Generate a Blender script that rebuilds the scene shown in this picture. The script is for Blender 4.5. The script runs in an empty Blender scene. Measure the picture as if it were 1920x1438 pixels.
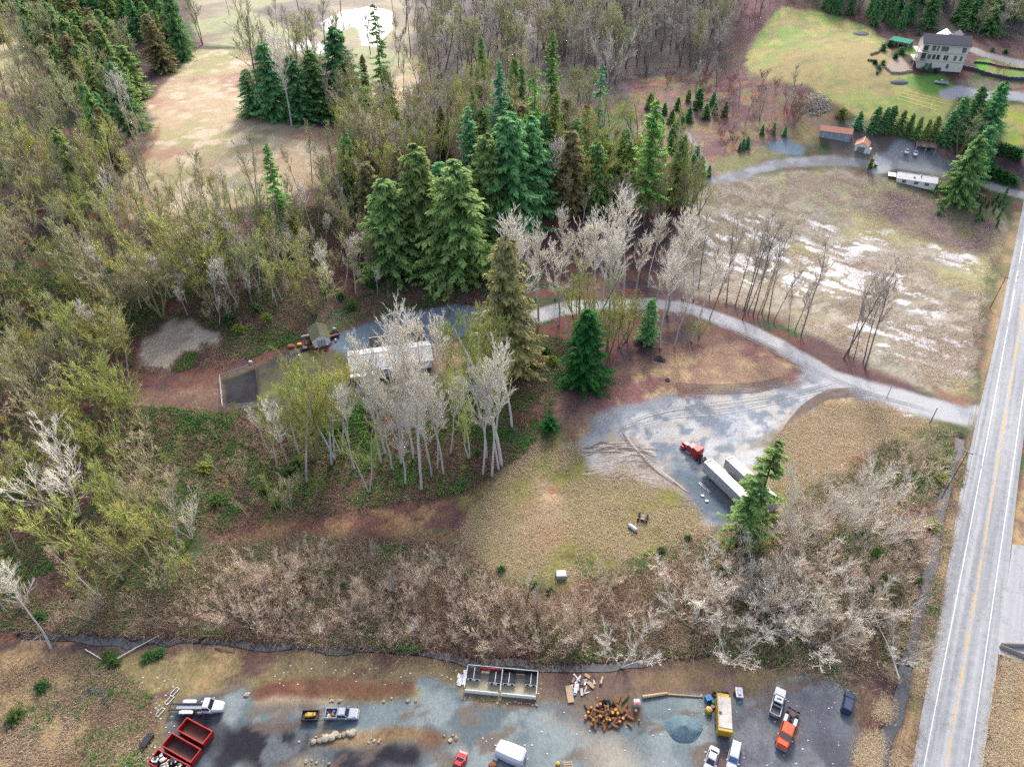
import bpy, math, random
import numpy as np

rng = np.random.default_rng(11)
random.seed(11)
F, TH, CAMH = 1333.0, math.radians(39.5), 128.0
ST, CT = math.sin(TH), math.cos(TH)
COL = bpy.context.scene.collection
SCN = bpy.context.scene


def lin(c):
    c = c / 255.0
    return c / 12.92 if c <= 0.04045 else ((c + 0.055) / 1.055) ** 2.4


ALB = 0.40


def alb(r, g, b, k=None):
    """sRGB as the thing looks in daylight -> surface albedo"""
    k = ALB if k is None else k
    c = [lin(r) * k, lin(g) * k, lin(b) * k]
    m = .3 * c[0] + .6 * c[1] + .1 * c[2]
    return tuple(max(.004, m + (x - m) * 1.12) for x in c)


# ------------------------------------------------------------------ noise
TAB = np.random.default_rng(3).random((256, 256))


def vnoise(x, y, s, seed=0):
    x = np.asarray(x, float) / s + seed * 17.31
    y = np.asarray(y, float) / s + seed * 9.77
    xi = np.floor(x).astype(int)
    yi = np.floor(y).astype(int)
    fx = x - xi
    fy = y - yi
    fx = fx * fx * (3 - 2 * fx)
    fy = fy * fy * (3 - 2 * fy)
    a = TAB[xi & 255, yi & 255]
    b = TAB[(xi + 1) & 255, yi & 255]
    c = TAB[xi & 255, (yi + 1) & 255]
    d = TAB[(xi + 1) & 255, (yi + 1) & 255]
    return (a * (1 - fx) + b * fx) * (1 - fy) + (c * (1 - fx) + d * fx) * fy


def fbm(x, y, s, seed=0, octs=4):
    t = 0
    amp = 0.5
    tot = 0
    for k in range(octs):
        t = t + amp * vnoise(x, y, s / 2 ** k, seed + k * 3.1)
        tot += amp
        amp *= 0.55
    return t / tot


def SS(x, a, b):
    t = np.clip((np.asarray(x, float) - a) / (b - a), 0, 1)
    return t * t * (3 - 2 * t)


# ------------------------------------------------------------------ terrain
def hgt(X, Y):
    X = np.asarray(X, float)
    Y = np.asarray(Y, float)
    h = 5 * SS(Y, 114, 146) * (1 - SS(X, 0, 50))
    h = h + 9 * SS(Y, 165, 192) * (1 - SS(X, -88, -60))
    h = h + 15 * SS(Y, 205, 290) * (1 - SS(X, 60, 140)) * (1 - 0.45 * (1 - SS(X, -88, -60)))
    h = h + 34 * SS(Y, 235, 380) * SS(X, 60, 150)
    h = h + 45 * SS(Y, 370, 600) * SS(X, -40, 120)
    h = h + 0.35 * (fbm(X, Y, 26, 5, 3) - 0.5)
    return h


def rays(px, py):
    px = np.atleast_1d(np.asarray(px, float))
    py = np.atleast_1d(np.asarray(py, float))
    x = (px - 960) / F
    y = -(py - 719) / F
    return np.stack([x, CT + y * ST, -ST + y * CT], -1)


def at_many(px, py):
    d = rays(px, py)
    n = len(d)
    lo = np.full(n, 80.0)
    hi = np.full(n, 1500.0)
    done = np.zeros(n, bool)
    for t in np.arange(90, 1200, 12.0):
        X = d[:, 0] * t
        Y = d[:, 1] * t
        z = CAMH + d[:, 2] * t
        hit = (z <= hgt(X, Y)) & ~done
        hi[hit] = t
        lo[hit] = t - 12
        done |= hit
        if done.all():
            break
    for _ in range(14):
        m = (lo + hi) / 2
        z = CAMH + d[:, 2] * m
        below = z <= hgt(d[:, 0] * m, d[:, 1] * m)
        hi = np.where(below, m, hi)
        lo = np.where(below, lo, m)
    t = (lo + hi) / 2
    X, Y = d[:, 0] * t, d[:, 1] * t
    return np.stack([X, Y, hgt(X, Y)], -1)


def at(px, py):
    return at_many([px], [py])[0]


def proj(P):
    P = np.asarray(P, float)
    z = P[..., 1] * CT - (P[..., 2] - CAMH) * ST
    u = P[..., 1] * ST + (P[..., 2] - CAMH) * CT
    return 960 + P[..., 0] / z * F, 719 - u / z * F


def height_for(base, pytop):
    """how tall something standing at base must be for its top to show at image row pytop"""
    hs = np.linspace(0.2, 70, 600)
    _, y = proj(np.stack([np.full(600, base[0]), np.full(600, base[1]), base[2] + hs], -1))
    return float(hs[np.argmin(abs(y - pytop))])


# ------------------------------------------------------------------ materials
def new_mat(name):
    m = bpy.data.materials.new(name)
    m.use_nodes = True
    nt = m.node_tree
    return m, nt, nt.nodes, nt.links, nt.nodes['Principled BSDF']


def simple(name, col, rough=0.6, metal=0.0, var=0.15, scale=2.0, k=None, spec=0.4, rnd=0.0):
    m, nt, N, L, P = new_mat(name)
    c = alb(*col, k=k)
    tc = N.new('ShaderNodeTexCoord')
    no = N.new('ShaderNodeTexNoise')
    no.inputs['Scale'].default_value = scale
    no.inputs['Detail'].default_value = 6
    L.new(tc.outputs['Object'], no.inputs['Vector'])
    mr = N.new('ShaderNodeMapRange')
    mr.inputs['From Min'].default_value = 0.25
    mr.inputs['From Max'].default_value = 0.75
    mr.inputs['To Min'].default_value = 1 - var
    mr.inputs['To Max'].default_value = 1 + var
    L.new(no.outputs['Fac'], mr.inputs['Value'])
    mx = N.new('ShaderNodeVectorMath')
    mx.operation = 'SCALE'
    mx.inputs[0].default_value = c
    L.new(mr.outputs[0], mx.inputs['Scale'])
    out = mx.outputs[0]
    if rnd:
        oi = N.new('ShaderNodeObjectInfo')
        hs = N.new('ShaderNodeHueSaturation')
        a = N.new('ShaderNodeMapRange')
        a.inputs['To Min'].default_value = 1 - rnd
        a.inputs['To Max'].default_value = 1 + rnd
        L.new(oi.outputs['Random'], a.inputs['Value'])
        L.new(a.outputs[0], hs.inputs['Value'])
        L.new(out, hs.inputs['Color'])
        out = hs.outputs[0]
    L.new(out, P.inputs['Base Color'])
    P.inputs['Roughness'].default_value = rough
    P.inputs['Metallic'].default_value = metal
    P.inputs['Specular IOR Level'].default_value = spec
    return m


def tree_mat(name, inner, outer, rnd=0.25, hue=0.03, k=None, rough=0.85, transl=0.0):
    """colour runs from inner wood (attribute tip = 0) to outer twigs (tip = 1), varied tree by tree"""
    m, nt, N, L, P = new_mat(name)
    at_ = N.new('ShaderNodeAttribute')
    at_.attribute_name = 'tip'
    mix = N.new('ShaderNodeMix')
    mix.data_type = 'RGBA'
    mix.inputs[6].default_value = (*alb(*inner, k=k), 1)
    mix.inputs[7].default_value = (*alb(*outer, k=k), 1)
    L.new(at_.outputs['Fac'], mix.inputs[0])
    oi = N.new('ShaderNodeObjectInfo')
    hs = N.new('ShaderNodeHueSaturation')
    a = N.new('ShaderNodeMapRange')
    a.inputs['To Min'].default_value = 1 - rnd
    a.inputs['To Max'].default_value = 1 + rnd
    L.new(oi.outputs['Random'], a.inputs['Value'])
    L.new(a.outputs[0], hs.inputs['Value'])
    wn = N.new('ShaderNodeTexWhiteNoise')
    wn.noise_dimensions = '1D'
    L.new(oi.outputs['Random'], wn.inputs['W'])
    b = N.new('ShaderNodeMapRange')
    b.inputs['To Min'].default_value = 0.5 - hue
    b.inputs['To Max'].default_value = 0.5 + hue
    L.new(wn.outputs['Value'], b.inputs['Value'])
    L.new(b.outputs[0], hs.inputs['Hue'])
    L.new(mix.outputs[2], hs.inputs['Color'])
    L.new(hs.outputs[0], P.inputs['Base Color'])
    P.inputs['Roughness'].default_value = rough
    P.inputs['Specular IOR Level'].default_value = 0.15
    if transl:
        tr = N.new('ShaderNodeBsdfTranslucent')
        L.new(hs.outputs[0], tr.inputs['Color'])
        ms = N.new('ShaderNodeMixShader')
        ms.inputs[0].default_value = transl
        L.new(P.outputs[0], ms.inputs[1])
        L.new(tr.outputs[0], ms.inputs[2])
        L.new(ms.outputs[0], nt.nodes['Material Output'].inputs['Surface'])
    return m


# ------------------------------------------------------------------ meshes and objects
def np_mesh(name, verts, faces, attr=None, smooth=False, colors=None):
    me = bpy.data.meshes.new(name)
    verts = np.ascontiguousarray(verts, np.float32)
    faces = np.ascontiguousarray(faces, np.int32)
    nf, k = faces.shape
    me.vertices.add(len(verts))
    me.vertices.foreach_set('co', verts.ravel())
    me.loops.add(nf * k)
    me.loops.foreach_set('vertex_index', faces.ravel())
    me.polygons.add(nf)
    me.polygons.foreach_set('loop_start', np.arange(nf, dtype=np.int32) * k)
    me.polygons.foreach_set('use_smooth', np.full(nf, smooth))
    me.update(calc_edges=True)
    if attr:
        for an, vals in attr.items():
            a = me.attributes.new(an, 'FLOAT', 'POINT')
            a.data.foreach_set('value', np.ascontiguousarray(vals, np.float32))
    if colors is not None:
        a = me.attributes.new('tint', 'FLOAT_COLOR', 'POINT')
        c4 = np.concatenate([colors, np.ones((len(colors), 1))], 1).astype(np.float32)
        a.data.foreach_set('color', c4.ravel())
    return me


def link(name, me, mat=None, parent=None):
    o = bpy.data.objects.new(name, me)
    COL.objects.link(o)
    if mat and not me.materials:
        me.materials.append(mat)
    if parent:
        o.parent = parent
    return o


def thing(name, label, cat, loc=(0, 0, 0), yaw=0.0, group=None, scale=None):
    o = bpy.data.objects.new(name, None)
    COL.objects.link(o)
    o.empty_display_size = 0.2
    o.location = tuple(float(v) for v in loc)
    o.rotation_euler = (0, 0, yaw)
    if scale is not None:
        o.scale = scale
    o['label'] = label
    o['category'] = cat
    if group:
        o['group'] = group
    return o


def tag(o, label, cat, group=None):
    o['label'] = label
    o['category'] = cat
    if group:
        o['group'] = group
    return o


def kind(o, k):
    o['kind'] = k
    return o


class MB:
    def __init__(self):
        self.v = []
        self.f = []

    def add(self, vs, fs):
        n = len(self.v)
        self.v += [tuple(map(float, p)) for p in vs]
        self.f += [tuple(i + n for i in f) for f in fs]
        return self

    def box(self, x0, x1, y0, y1, z0, z1):
        return self.add([(x0, y0, z0), (x1, y0, z0), (x1, y1, z0), (x0, y1, z0), (x0, y0, z1), (x1, y0, z1), (x1, y1, z1), (x0, y1, z1)],
                        [(3, 2, 1, 0), (4, 5, 6, 7), (0, 1, 5, 4), (1, 2, 6, 5), (2, 3, 7, 6), (3, 0, 4, 7)])

    def rings(self, rs, caps=True):
        n = len(rs[0])
        vs = [p for r in rs for p in r]
        fs = []
        for i in range(len(rs) - 1):
            for j in range(n):
                k = (j + 1) % n
                fs.append((i * n + j, i * n + k, (i + 1) * n + k, (i + 1) * n + j))
        if caps:
            fs.append(tuple(range(n))[::-1])
            fs.append(tuple(range((len(rs) - 1) * n, len(rs) * n)))
        return self.add(vs, fs)

    def body(self, st, ch=0.12):
        """st: stations (x, half width, z0, z1) of a chamfered-box hull"""
        rs = []
        for x, w, z0, z1 in st:
            c = min(ch, w * 0.4, (z1 - z0) * 0.4)
            rs.append([(x, -w + c, z0), (x, w - c, z0), (x, w, z0 + c), (x, w, z1 - c), (x, w - c, z1), (x, -w + c, z1), (x, -w, z1 - c), (x, -w, z0 + c)])
        return self.rings(rs)

    def tube(self, pts, rad, n=8, caps=True):
        pts = [np.array(p, float) for p in pts]
        if not hasattr(rad, '__len__'):
            rad = [rad] * len(pts)
        rs = []
        for i, p in enumerate(pts):
            d = pts[min(i + 1, len(pts) - 1)] - pts[max(i - 1, 0)]
            d = d / (np.linalg.norm(d) + 1e-9)
            a = np.array([0, 0, 1.0]) if abs(d[2]) < 0.9 else np.array([1.0, 0, 0])
            u = np.cross(d, a)
            u /= np.linalg.norm(u)
            w = np.cross(d, u)
            rs.append([tuple(p + rad[i] * (u * math.cos(2 * math.pi * k / n) + w * math.sin(2 * math.pi * k / n))) for k in range(n)])
        return self.rings(rs, caps)

    def quad(self, a, b, c, d):
        return self.add([a, b, c, d], [(0, 1, 2, 3)])

    def ring(self, c, ro, ri, h, n=14):
        """flat-lying tyre"""
        prof = [(ro, 0), (ro * 1.02, h * 0.5), (ro, h), ((ri + ro) / 2, h * 1.05), (ri, h), (ri, 0)]
        vs = [(c[0] + r * math.cos(2 * math.pi * k / n), c[1] + r * math.sin(2 * math.pi * k / n), c[2] + z) for k in range(n) for r, z in prof]
        m = len(prof)
        return self.add(vs, [(k * m + j, ((k + 1) % n) * m + j, ((k + 1) % n) * m + (j + 1) % m, k * m + (j + 1) % m) for k in range(n) for j in range(m)])

    def mesh(self, name):
        me = bpy.data.meshes.new(name)
        me.from_pydata(self.v, [], self.f)
        me.update()
        return me

    def build(self, name, mat, parent=None, bev=0.0):
        me = self.mesh(name)
        o = link(name, me, mat, parent)
        if bev:
            b = o.modifiers.new('bev', 'BEVEL')
            b.width = bev
            b.segments = 2
            b.limit_method = 'ANGLE'
        return o

# ================================================================== GROUND
def axis(parts):
    out = []
    for a, b, s in parts:
        out += list(np.arange(a, b, s))
    return out


_px = axis([(0, 125, 0.6), (125, 300, 1.1), (300, 480, 2.6)])
_e = 480.0
_s = 4.0
while _e < 2500:
    _px.append(_e)
    _e += _s
    _s *= 1.25
_px = np.array(_px)
XS = np.concatenate([-_px[:0:-1], _px])
_py = axis([(36, 125, 0.5), (125, 260, 0.8), (260, 400, 1.3), (400, 600, 3.0)])
_e = 600.0
_s = 5.0
while _e < 3000:
    _py.append(_e)
    _e += _s
    _s *= 1.25
_pre = [-900.0, -500, -250, -120, -60, -25, -5, 10, 20, 27, 32]
YS = np.array(_pre + _py)
GX, GY = np.meshgrid(XS, YS)
GZ = hgt(GX, GY)
NA = fbm(GX, GY, 7, 21, 4) * 2 - 1
NB = fbm(GX, GY, 7, 44, 4) * 2 - 1
F1 = fbm(GX, GY, 18, 1, 5)
F2 = fbm(GX, GY, 6, 2, 4)
F3 = fbm(GX, GY, 40, 3, 4)
F4 = fbm(GX, GY, 2.6, 4, 3)
FIELDS = {'a': F1, 'b': F2, 'c': F3, 'd': F4, 's': fbm(GX * 0.55 + GY * 0.35, GY * 1.3 - GX * .5, 5, 8, 5)}

TINT = np.zeros(GX.shape + (3,))
RID = np.zeros(GX.shape, int)
ROUGH = np.ones(GX.shape) * 1.0       # how shaggy the surface is
WET = np.zeros(GX.shape)
NAMES = ['ground']


def C(*c):
    return np.array(alb(*c))


def layers(base, var, sl):
    c = np.broadcast_to(np.array(C(*base)), GX[sl].shape + (3,)).copy()
    for col, fk, thr, wd in var:
        f = FIELDS[fk][sl]
        # equalise: fbm sits round 0.5
        m = SS(f, thr - wd, thr + wd)[..., None]
        c = c * (1 - m) + C(*col) * m
    return c


def to_world(poly, sub=6):
    p = np.array(poly, float)
    q = np.roll(p, -1, 0)
    t = np.linspace(0, 1, sub, endpoint=False)[None, :, None]
    pts = (p[:, None] * (1 - t) + q[:, None] * t).reshape(-1, 2)
    return at_many(pts[:, 0], pts[:, 1])[:, :2]


def seg_dist(P, X, Y, closed=True):
    best = np.full(X.shape, 1e9)
    inside = np.zeros(X.shape, bool)
    n = len(P)
    for i in range(n if closed else n - 1):
        a, b = P[i], P[(i + 1) % n]
        d = b - a
        L2 = d @ d + 1e-9
        t = np.clip(((X - a[0]) * d[0] + (Y - a[1]) * d[1]) / L2, 0, 1)
        best = np.minimum(best, (X - a[0] - t * d[0]) ** 2 + (Y - a[1] - t * d[1]) ** 2)
        if closed:
            c = ((a[1] > Y) != (b[1] > Y)) & (X < d[0] * (Y - a[1]) / (d[1] + 1e-12) + a[0])
            inside ^= c
    best = np.sqrt(best)
    return np.where(inside, best, -best) if closed else best


def window(P, mar):
    x0, x1 = np.searchsorted(XS, [P[:, 0].min() - mar, P[:, 0].max() + mar])
    y0, y1 = np.searchsorted(YS, [P[:, 1].min() - mar, P[:, 1].max() + mar])
    return slice(max(y0, 0), y1), slice(max(x0, 0), x1)


def rid_of(name):
    if name not in NAMES:
        NAMES.append(name)
    return NAMES.index(name)


def paint(poly, base, var=(), soft=1.5, warp=2.5, name=None, rough=None, alpha=1.0, wet=None):
    P = to_world(poly)
    sl = window(P, 8 + warp)
    X = GX[sl] + warp * NA[sl]
    Y = GY[sl] + warp * NB[sl]
    sd = seg_dist(P, X, Y)
    w = SS(sd, -soft, soft) * alpha
    _blend(sl, w, sd, base, var, name, rough, wet)


def _blend(sl, w, sd, base, var, name, rough, wet):
    c = layers(base, var, sl)
    TINT[sl] = TINT[sl] * (1 - w[..., None]) + c * w[..., None]
    if name:
        RID[sl] = np.where(sd > 0, rid_of(name), RID[sl])
    if rough is not None:
        ROUGH[sl] = ROUGH[sl] * (1 - w) + rough * w
    if wet is not None:
        WET[sl] = WET[sl] * (1 - w) + wet * w


def trail(line, width, base, var=(), soft=1.0, warp=1.0, name=None, rough=None, alpha=1.0, wet=None):
    p = np.array(line, float)
    t = np.linspace(0, 1, 6, endpoint=False)[None, :, None]
    pts = np.concatenate([(p[:-1, None] * (1 - t) + p[1:, None] * t).reshape(-1, 2), p[-1:]])
    P = at_many(pts[:, 0], pts[:, 1])[:, :2]
    sl = window(P, width + 8)
    X = GX[sl] + warp * NA[sl]
    Y = GY[sl] + warp * NB[sl]
    sd = width / 2 - seg_dist(P, X, Y, False)
    w = SS(sd, -soft, soft) * alpha
    _blend(sl, w, sd, base, var, name, rough, wet)


def blot(px, py, r, base, alpha=0.8, soft=None, rough=None, wet=None, name=None, warp=1.5, sy=1.0):
    c = at(px, py)
    P = np.array([[c[0] - r, c[1] - r], [c[0] + r, c[1] + r]])
    sl = window(P, r + 5)
    X = GX[sl] + warp * NA[sl]
    Y = GY[sl] + warp * NB[sl]
    sd = r - np.hypot(X - c[0], (Y - c[1]) / sy)
    s = soft or r * 0.5
    w = SS(sd, -s, s) * alpha
    _blend(sl, w, sd, base, (), name, rough, wet)


# --- woods floor everywhere, then the places
TINT[:] = layers((116, 86, 86), [((92, 70, 80), 'a', .52, .09), ((134, 106, 92), 'b', .58, .08), ((76, 96, 56), 'c', .57, .06), ((134, 88, 78), 's', .6, .06)], (slice(None), slice(None)))

TINT *= .8
# slopes and undergrowth tones
paint([(430, 440), (560, 470), (900, 520), (1000, 580), (840, 585), (700, 590), (560, 640), (470, 620), (400, 560)], (96, 84, 72), [((72, 96, 60), 'b', .52, .08), ((112, 72, 78), 'a', .55, .06)], soft=5)
paint([(420, 400), (640, 350), (700, 480), (600, 470), (470, 450)], (110, 80, 84), [((130, 100, 95), 'b', .55, .08)], soft=5)
paint([(380, 800), (620, 800), (640, 950), (430, 985), (330, 950)], (88, 82, 72), [((62, 92, 62), 'b', .5, .08), ((104, 70, 82), 'a', .56, .06)], soft=5)
paint([(640, 850), (960, 830), (990, 860), (880, 930), (700, 950), (620, 930)], (90, 60, 68), [((106, 76, 76), 'b', .5, .08), ((76, 92, 56), 'd', .62, .05)], soft=4)
paint([(230, 740), (415, 720), (420, 770), (480, 800), (380, 840), (280, 820)], (132, 104, 90), [((150, 124, 106), 'b', .55, .08)], soft=3)
# bare sandy bank
paint([(262, 668), (275, 640), (300, 615), (330, 603), (368, 606), (392, 622), (410, 628), (415, 650), (392, 655), (372, 650), (378, 664), (345, 655), (315, 690), (290, 695), (268, 690)], (190, 176, 160), [((166, 150, 136), 'b', .6, .1), ((204, 190, 174), 's', .6, .08)], soft=1.2, warp=3, rough=.35, name='sandy_bank')
# meadow path between woods and creek scrub
paint([(380, 985), (640, 945), (900, 930), (1000, 830), (1070, 835), (1000, 960), (880, 1000), (640, 1010), (430, 1030)], (138, 102, 84), [((112, 80, 78), 'a', .5, .08), ((160, 128, 98), 'b', .58, .08)], soft=4)
# creek scrub
paint([(0, 1130), (300, 1110), (420, 1040), (640, 1015), (860, 1010), (930, 1090), (1040, 1120), (1200, 1060), (1320, 1010), (1450, 950), (1560, 890), (1660, 830), (1790, 800), (1800, 840), (1740, 1030), (1700, 1200), (1620, 1290), (1340, 1230), (1000, 1240), (500, 1210), (330, 1190), (0, 1200)],
      (132, 108, 92), [((98, 78, 74), 'a', .5, .08), ((176, 152, 124), 'b', .55, .06), ((88, 104, 62), 'c', .56, .05), ((140, 92, 80), 's', .64, .05)], soft=5)
# tan meadows
TANV = [((160, 136, 96), 'a', .5, .06), ((232, 204, 162), 'b', .55, .06), ((184, 134, 104), 's', .57, .05), ((142, 138, 84), 'c', .58, .05), ((122, 110, 70), 'd', .68, .05)]
paint([(868, 985), (930, 900), (1000, 830), (1085, 825), (1180, 865), (1290, 930), (1340, 985), (1320, 1012), (1210, 1035), (1100, 1085), (1040, 1100), (930, 1080), (850, 1030)], (204, 178, 146), TANV, soft=5, warp=11, name='meadow', rough=.85)
paint([(1415, 865), (1470, 795), (1560, 745), (1640, 748), (1700, 772), (1760, 800), (1690, 820), (1590, 860), (1500, 925), (1450, 950)], (206, 180, 146), TANV, soft=3, warp=5, name='meadow', rough=.85)
paint([(1060, 780), (1120, 720), (1240, 672), (1340, 640), (1430, 652), (1500, 690), (1480, 712), (1330, 738), (1220, 748), (1120, 790), (1075, 830)], (176, 146, 124), [((150, 108, 104), 'a', .52, .09), ((206, 178, 140), 'b', .58, .08)], soft=2.5, warp=4, name='meadow', rough=.9)
paint([(1010, 760), (1100, 715), (1200, 672), (1280, 640), (1330, 610), (1400, 640), (1330, 645), (1240, 680), (1130, 735), (1060, 800)], (126, 98, 92), [((150, 118, 102), 'b', .55, .08)], soft=4)
# upper-left field and what lies beyond
paint([(355, 95), (455, 92), (480, 120), (445, 160), (470, 205), (560, 235), (640, 240), (690, 200), (690, 100), (760, 100), (800, 110), (770, 200), (720, 260), (670, 310), (600, 350), (500, 378), (400, 400), (300, 415), (225, 405), (212, 360), (260, 300), (292, 262), (292, 235), (270, 195), (330, 140)],
      (206, 184, 152), [((190, 156, 134), 'a', .54, .07), ((184, 176, 132), 'c', .56, .06), ((226, 208, 180), 'b', .6, .08)], soft=2, warp=3, name='field', rough=.45)
paint([(300, 232), (268, 300), (262, 320), (290, 270), (302, 245)], (140, 92, 78), soft=1.5, warp=1)
paint([(355, -20), (830, -30), (800, 60), (740, 125), (690, 165), (640, 120), (540, 100), (455, 88), (380, 85), (360, 40)], (188, 178, 150), [((162, 150, 132), 'a', .52, .08), ((180, 182, 142), 'c', .56, .05)], soft=3, name='field', rough=.5)
paint([(-20, 55), (45, 60), (72, 110), (66, 165), (20, 175), (-20, 160)], (214, 200, 152), [((190, 170, 140), 'b', .56, .08)], soft=3, name='field', rough=.5)
paint([(470, 20), (560, 60), (640, 50), (610, 12), (560, 0)], (150, 138, 130), [((120, 108, 100), 'b', .5, .1)], soft=4)
POND = [((210, 210, 216), 'd', .4, .2), ((150, 136, 128), 's', .57, .03)]  # pale tones: reflected sky painted into the pond's colour
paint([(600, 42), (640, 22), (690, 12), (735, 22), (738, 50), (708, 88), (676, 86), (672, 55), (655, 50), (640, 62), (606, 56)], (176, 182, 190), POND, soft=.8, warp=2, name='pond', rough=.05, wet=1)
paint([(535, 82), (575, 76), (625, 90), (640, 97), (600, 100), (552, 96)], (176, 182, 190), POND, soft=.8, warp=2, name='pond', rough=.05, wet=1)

paint([(760, -30), (1940, -60), (1940, 70), (1700, 60), (1560, 5), (1470, 0), (1390, 60), (1340, 150), (1180, 190), (930, 190), (800, 190)], (104, 92, 88), [((86, 78, 80), 'a', .5, .09), ((122, 108, 98), 'b', .58, .08)], soft=5)
# right-hand hillside gardens
paint([(1180, 150), (1400, 130), (1510, 170), (1560, 200), (1560, 260), (1440, 300), (1330, 345), (1230, 320), (1190, 230)], (142, 114, 104), [((120, 84, 92), 'a', .55, .08), ((150, 136, 100), 'b', .55, .08), ((168, 120, 98), 's', .62, .05)], soft=4, name='orchard_ground')
paint([(1340, 300), (1400, 280), (1500, 262), (1480, 290), (1400, 310), (1345, 335)], (168, 158, 124), [((140, 138, 96), 'b', .5, .1)], soft=2)
paint([(1385, -30), (1480, -20), (1470, 20), (1430, 80), (1400, 100), (1380, 50)], (136, 102, 104), soft=5)
LAWN = [((150, 178, 98), 'a', .52, .07), ((200, 188, 126), 'b', .55, .07), ((190, 172, 122), 'c', .57, .05), ((166, 160, 112), 's', .6, .06)]
paint([(1400, 105), (1435, 45), (1470, 12), (1560, 28), (1640, 55), (1668, 90), (1680, 130), (1730, 148), (1800, 160), (1790, 190), (1760, 245), (1700, 245), (1620, 225), (1560, 190), (1500, 160), (1440, 150), (1405, 132)], (178, 186, 114), LAWN, soft=1.6, warp=2.5, name='lawn', rough=.5)
paint([(1700, 145), (1765, 140), (1790, 165), (1768, 182), (1725, 172)], (126, 170, 84), soft=2, warp=1, name='lawn', rough=.4)
paint([(1700, 85), (1720, 90), (1715, 105), (1690, 100)], (150, 180, 90), soft=1.5, warp=1)
paint([(1855, 190), (1930, 203), (1930, 272), (1850, 295), (1835, 270)], (186, 196, 90), LAWN, soft=1.5, name='lawn', rough=.4)
paint([(1832, 112), (1858, 112), (1856, 134), (1834, 138)], (112, 186, 60), soft=1, warp=.6, name='lawn', rough=.3)
paint([(1856, 120), (1930, 118), (1930, 150), (1850, 148)], (172, 164, 106), LAWN, soft=2, name='lawn', rough=.5)
paint([(1790, 150), (1930, 152), (1930, 185), (1800, 180)], (140, 130, 110), soft=2)
paint([(1538, 230), (1640, 225), (1740, 245), (1800, 300), (1810, 350), (1740, 330), (1680, 320), (1620, 310), (1560, 290)], (142, 132, 122), [((122, 112, 104), 'b', .55, .08)], soft=2, name='farmyard', rough=.3)
paint([(1310, 348), (1360, 325), (1420, 308), (1480, 296), (1560, 292), (1640, 300), (1690, 262), (1750, 280), (1790, 310), (1770, 330), (1680, 318), (1600, 312), (1500, 312), (1430, 322), (1350, 352)], (176, 178, 180), [((150, 150, 154), 'b', .56, .08)], soft=1.2, warp=1.5, name='farm_driveway', rough=.2)
paint([(1440, 265), (1470, 258), (1508, 278), (1500, 292), (1445, 288)], (122, 144, 160), soft=1.5, name='farm_driveway', rough=.3)
paint([(1642, 288), (1672, 305), (1668, 322), (1640, 330), (1625, 318), (1634, 305)], (226, 224, 220), soft=.5, warp=.6, name='concrete_pad', rough=.1)
trail([(1284, 245), (1300, 268), (1318, 300), (1335, 340)], 2.4, (164, 170, 168), soft=.7, warp=.8, name='garden_path', rough=.25)
trail([(1930, 122), (1880, 112), (1840, 100), (1815, 90)], 6, (176, 172, 168), soft=.8, warp=.8, name='farm_driveway', rough=.2)
trail([(1930, 185), (1890, 178), (1855, 182), (1800, 170), (1775, 178)], 7, (196, 196, 200), soft=.8, warp=.6, name='farm_driveway', rough=.15)
trail([(1930, 163), (1900, 170), (1868, 171)], 1.2, (150, 66, 70), soft=.5, warp=.4)
trail([(1930, 370), (1860, 350), (1800, 335)], 5, (178, 174, 172), soft=.8, warp=.8, name='farm_driveway', rough=.2)
paint([(1672, 108), (1690, 106), (1708, 128), (1702, 138), (1668, 134), (1660, 126)], (204, 184, 168), soft=.8, warp=.8, name='patio', rough=.15)
# marsh
MARSH = [((174, 164, 140), 'a', .5, .07), ((190, 180, 164), 'b', .52, .08), ((148, 138, 120), 's', .56, .07), ((176, 170, 128), 'c', .66, .05)]
paint([(1300, 352), (1430, 328), (1560, 316), (1680, 334), (1760, 372), (1872, 392), (1886, 430), (1852, 540), (1836, 640), (1822, 745), (1760, 740), (1640, 690), (1560, 650), (1470, 600), (1380, 570), (1280, 545), (1250, 480), (1285, 400)], (168, 165, 148), MARSH, soft=3, warp=3, name='marsh', rough=.9)
paint([(1660, 350), (1760, 372), (1872, 395), (1880, 440), (1840, 480), (1740, 460), (1640, 410)], (140, 122, 108), [((122, 102, 104), 'b', .52, .08), ((138, 132, 92), 'a', .56, .07)], soft=4)
paint([(1490, 330), (1600, 330), (1640, 370), (1560, 395), (1480, 370)], (176, 168, 138), [((160, 142, 128), 'b', .5, .08)], soft=4)
# creek side grass, yard
YARD = [((152, 138, 100), 'a', .52, .08), ((178, 154, 116), 'b', .58, .07), ((112, 108, 72), 'c', .58, .06), ((120, 96, 84), 's', .6, .06)]
paint([(-40, 1225), (200, 1228), (330, 1215), (870, 1238), (1000, 1262), (1150, 1262), (1330, 1232), (1480, 1262), (1600, 1300), (1640, 1438), (1640, 1460), (-40, 1460)], (138, 124, 96), YARD, soft=2, name='rough_grass', rough=.9)
paint([(-40, 1225), (180, 1240), (210, 1300), (180, 1380), (200, 1460), (-40, 1460)], (134, 114, 86), [((112, 90, 76), 'a', .5, .08), ((104, 104, 66), 'c', .55, .06), ((184, 156, 116), 'b', .58, .07)], soft=4, rough=1.1)
paint([(1000, 1260), (1330, 1240), (1480, 1265), (1600, 1295), (1640, 1440), (1560, 1450), (1200, 1310), (1000, 1320)], (126, 104, 96), [((104, 88, 86), 'a', .52, .08), ((140, 126, 98), 'b', .6, .06)], soft=2.5, rough=.6)
paint([(1190, 1262), (1330, 1240), (1340, 1280), (1250, 1296), (1200, 1290)], (146, 126, 98), soft=3)
GRV = [((112, 124, 128), 'a', .5, .08), ((154, 164, 164), 'b', .58, .08), ((128, 120, 112), 's', .6, .05)]
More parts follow.
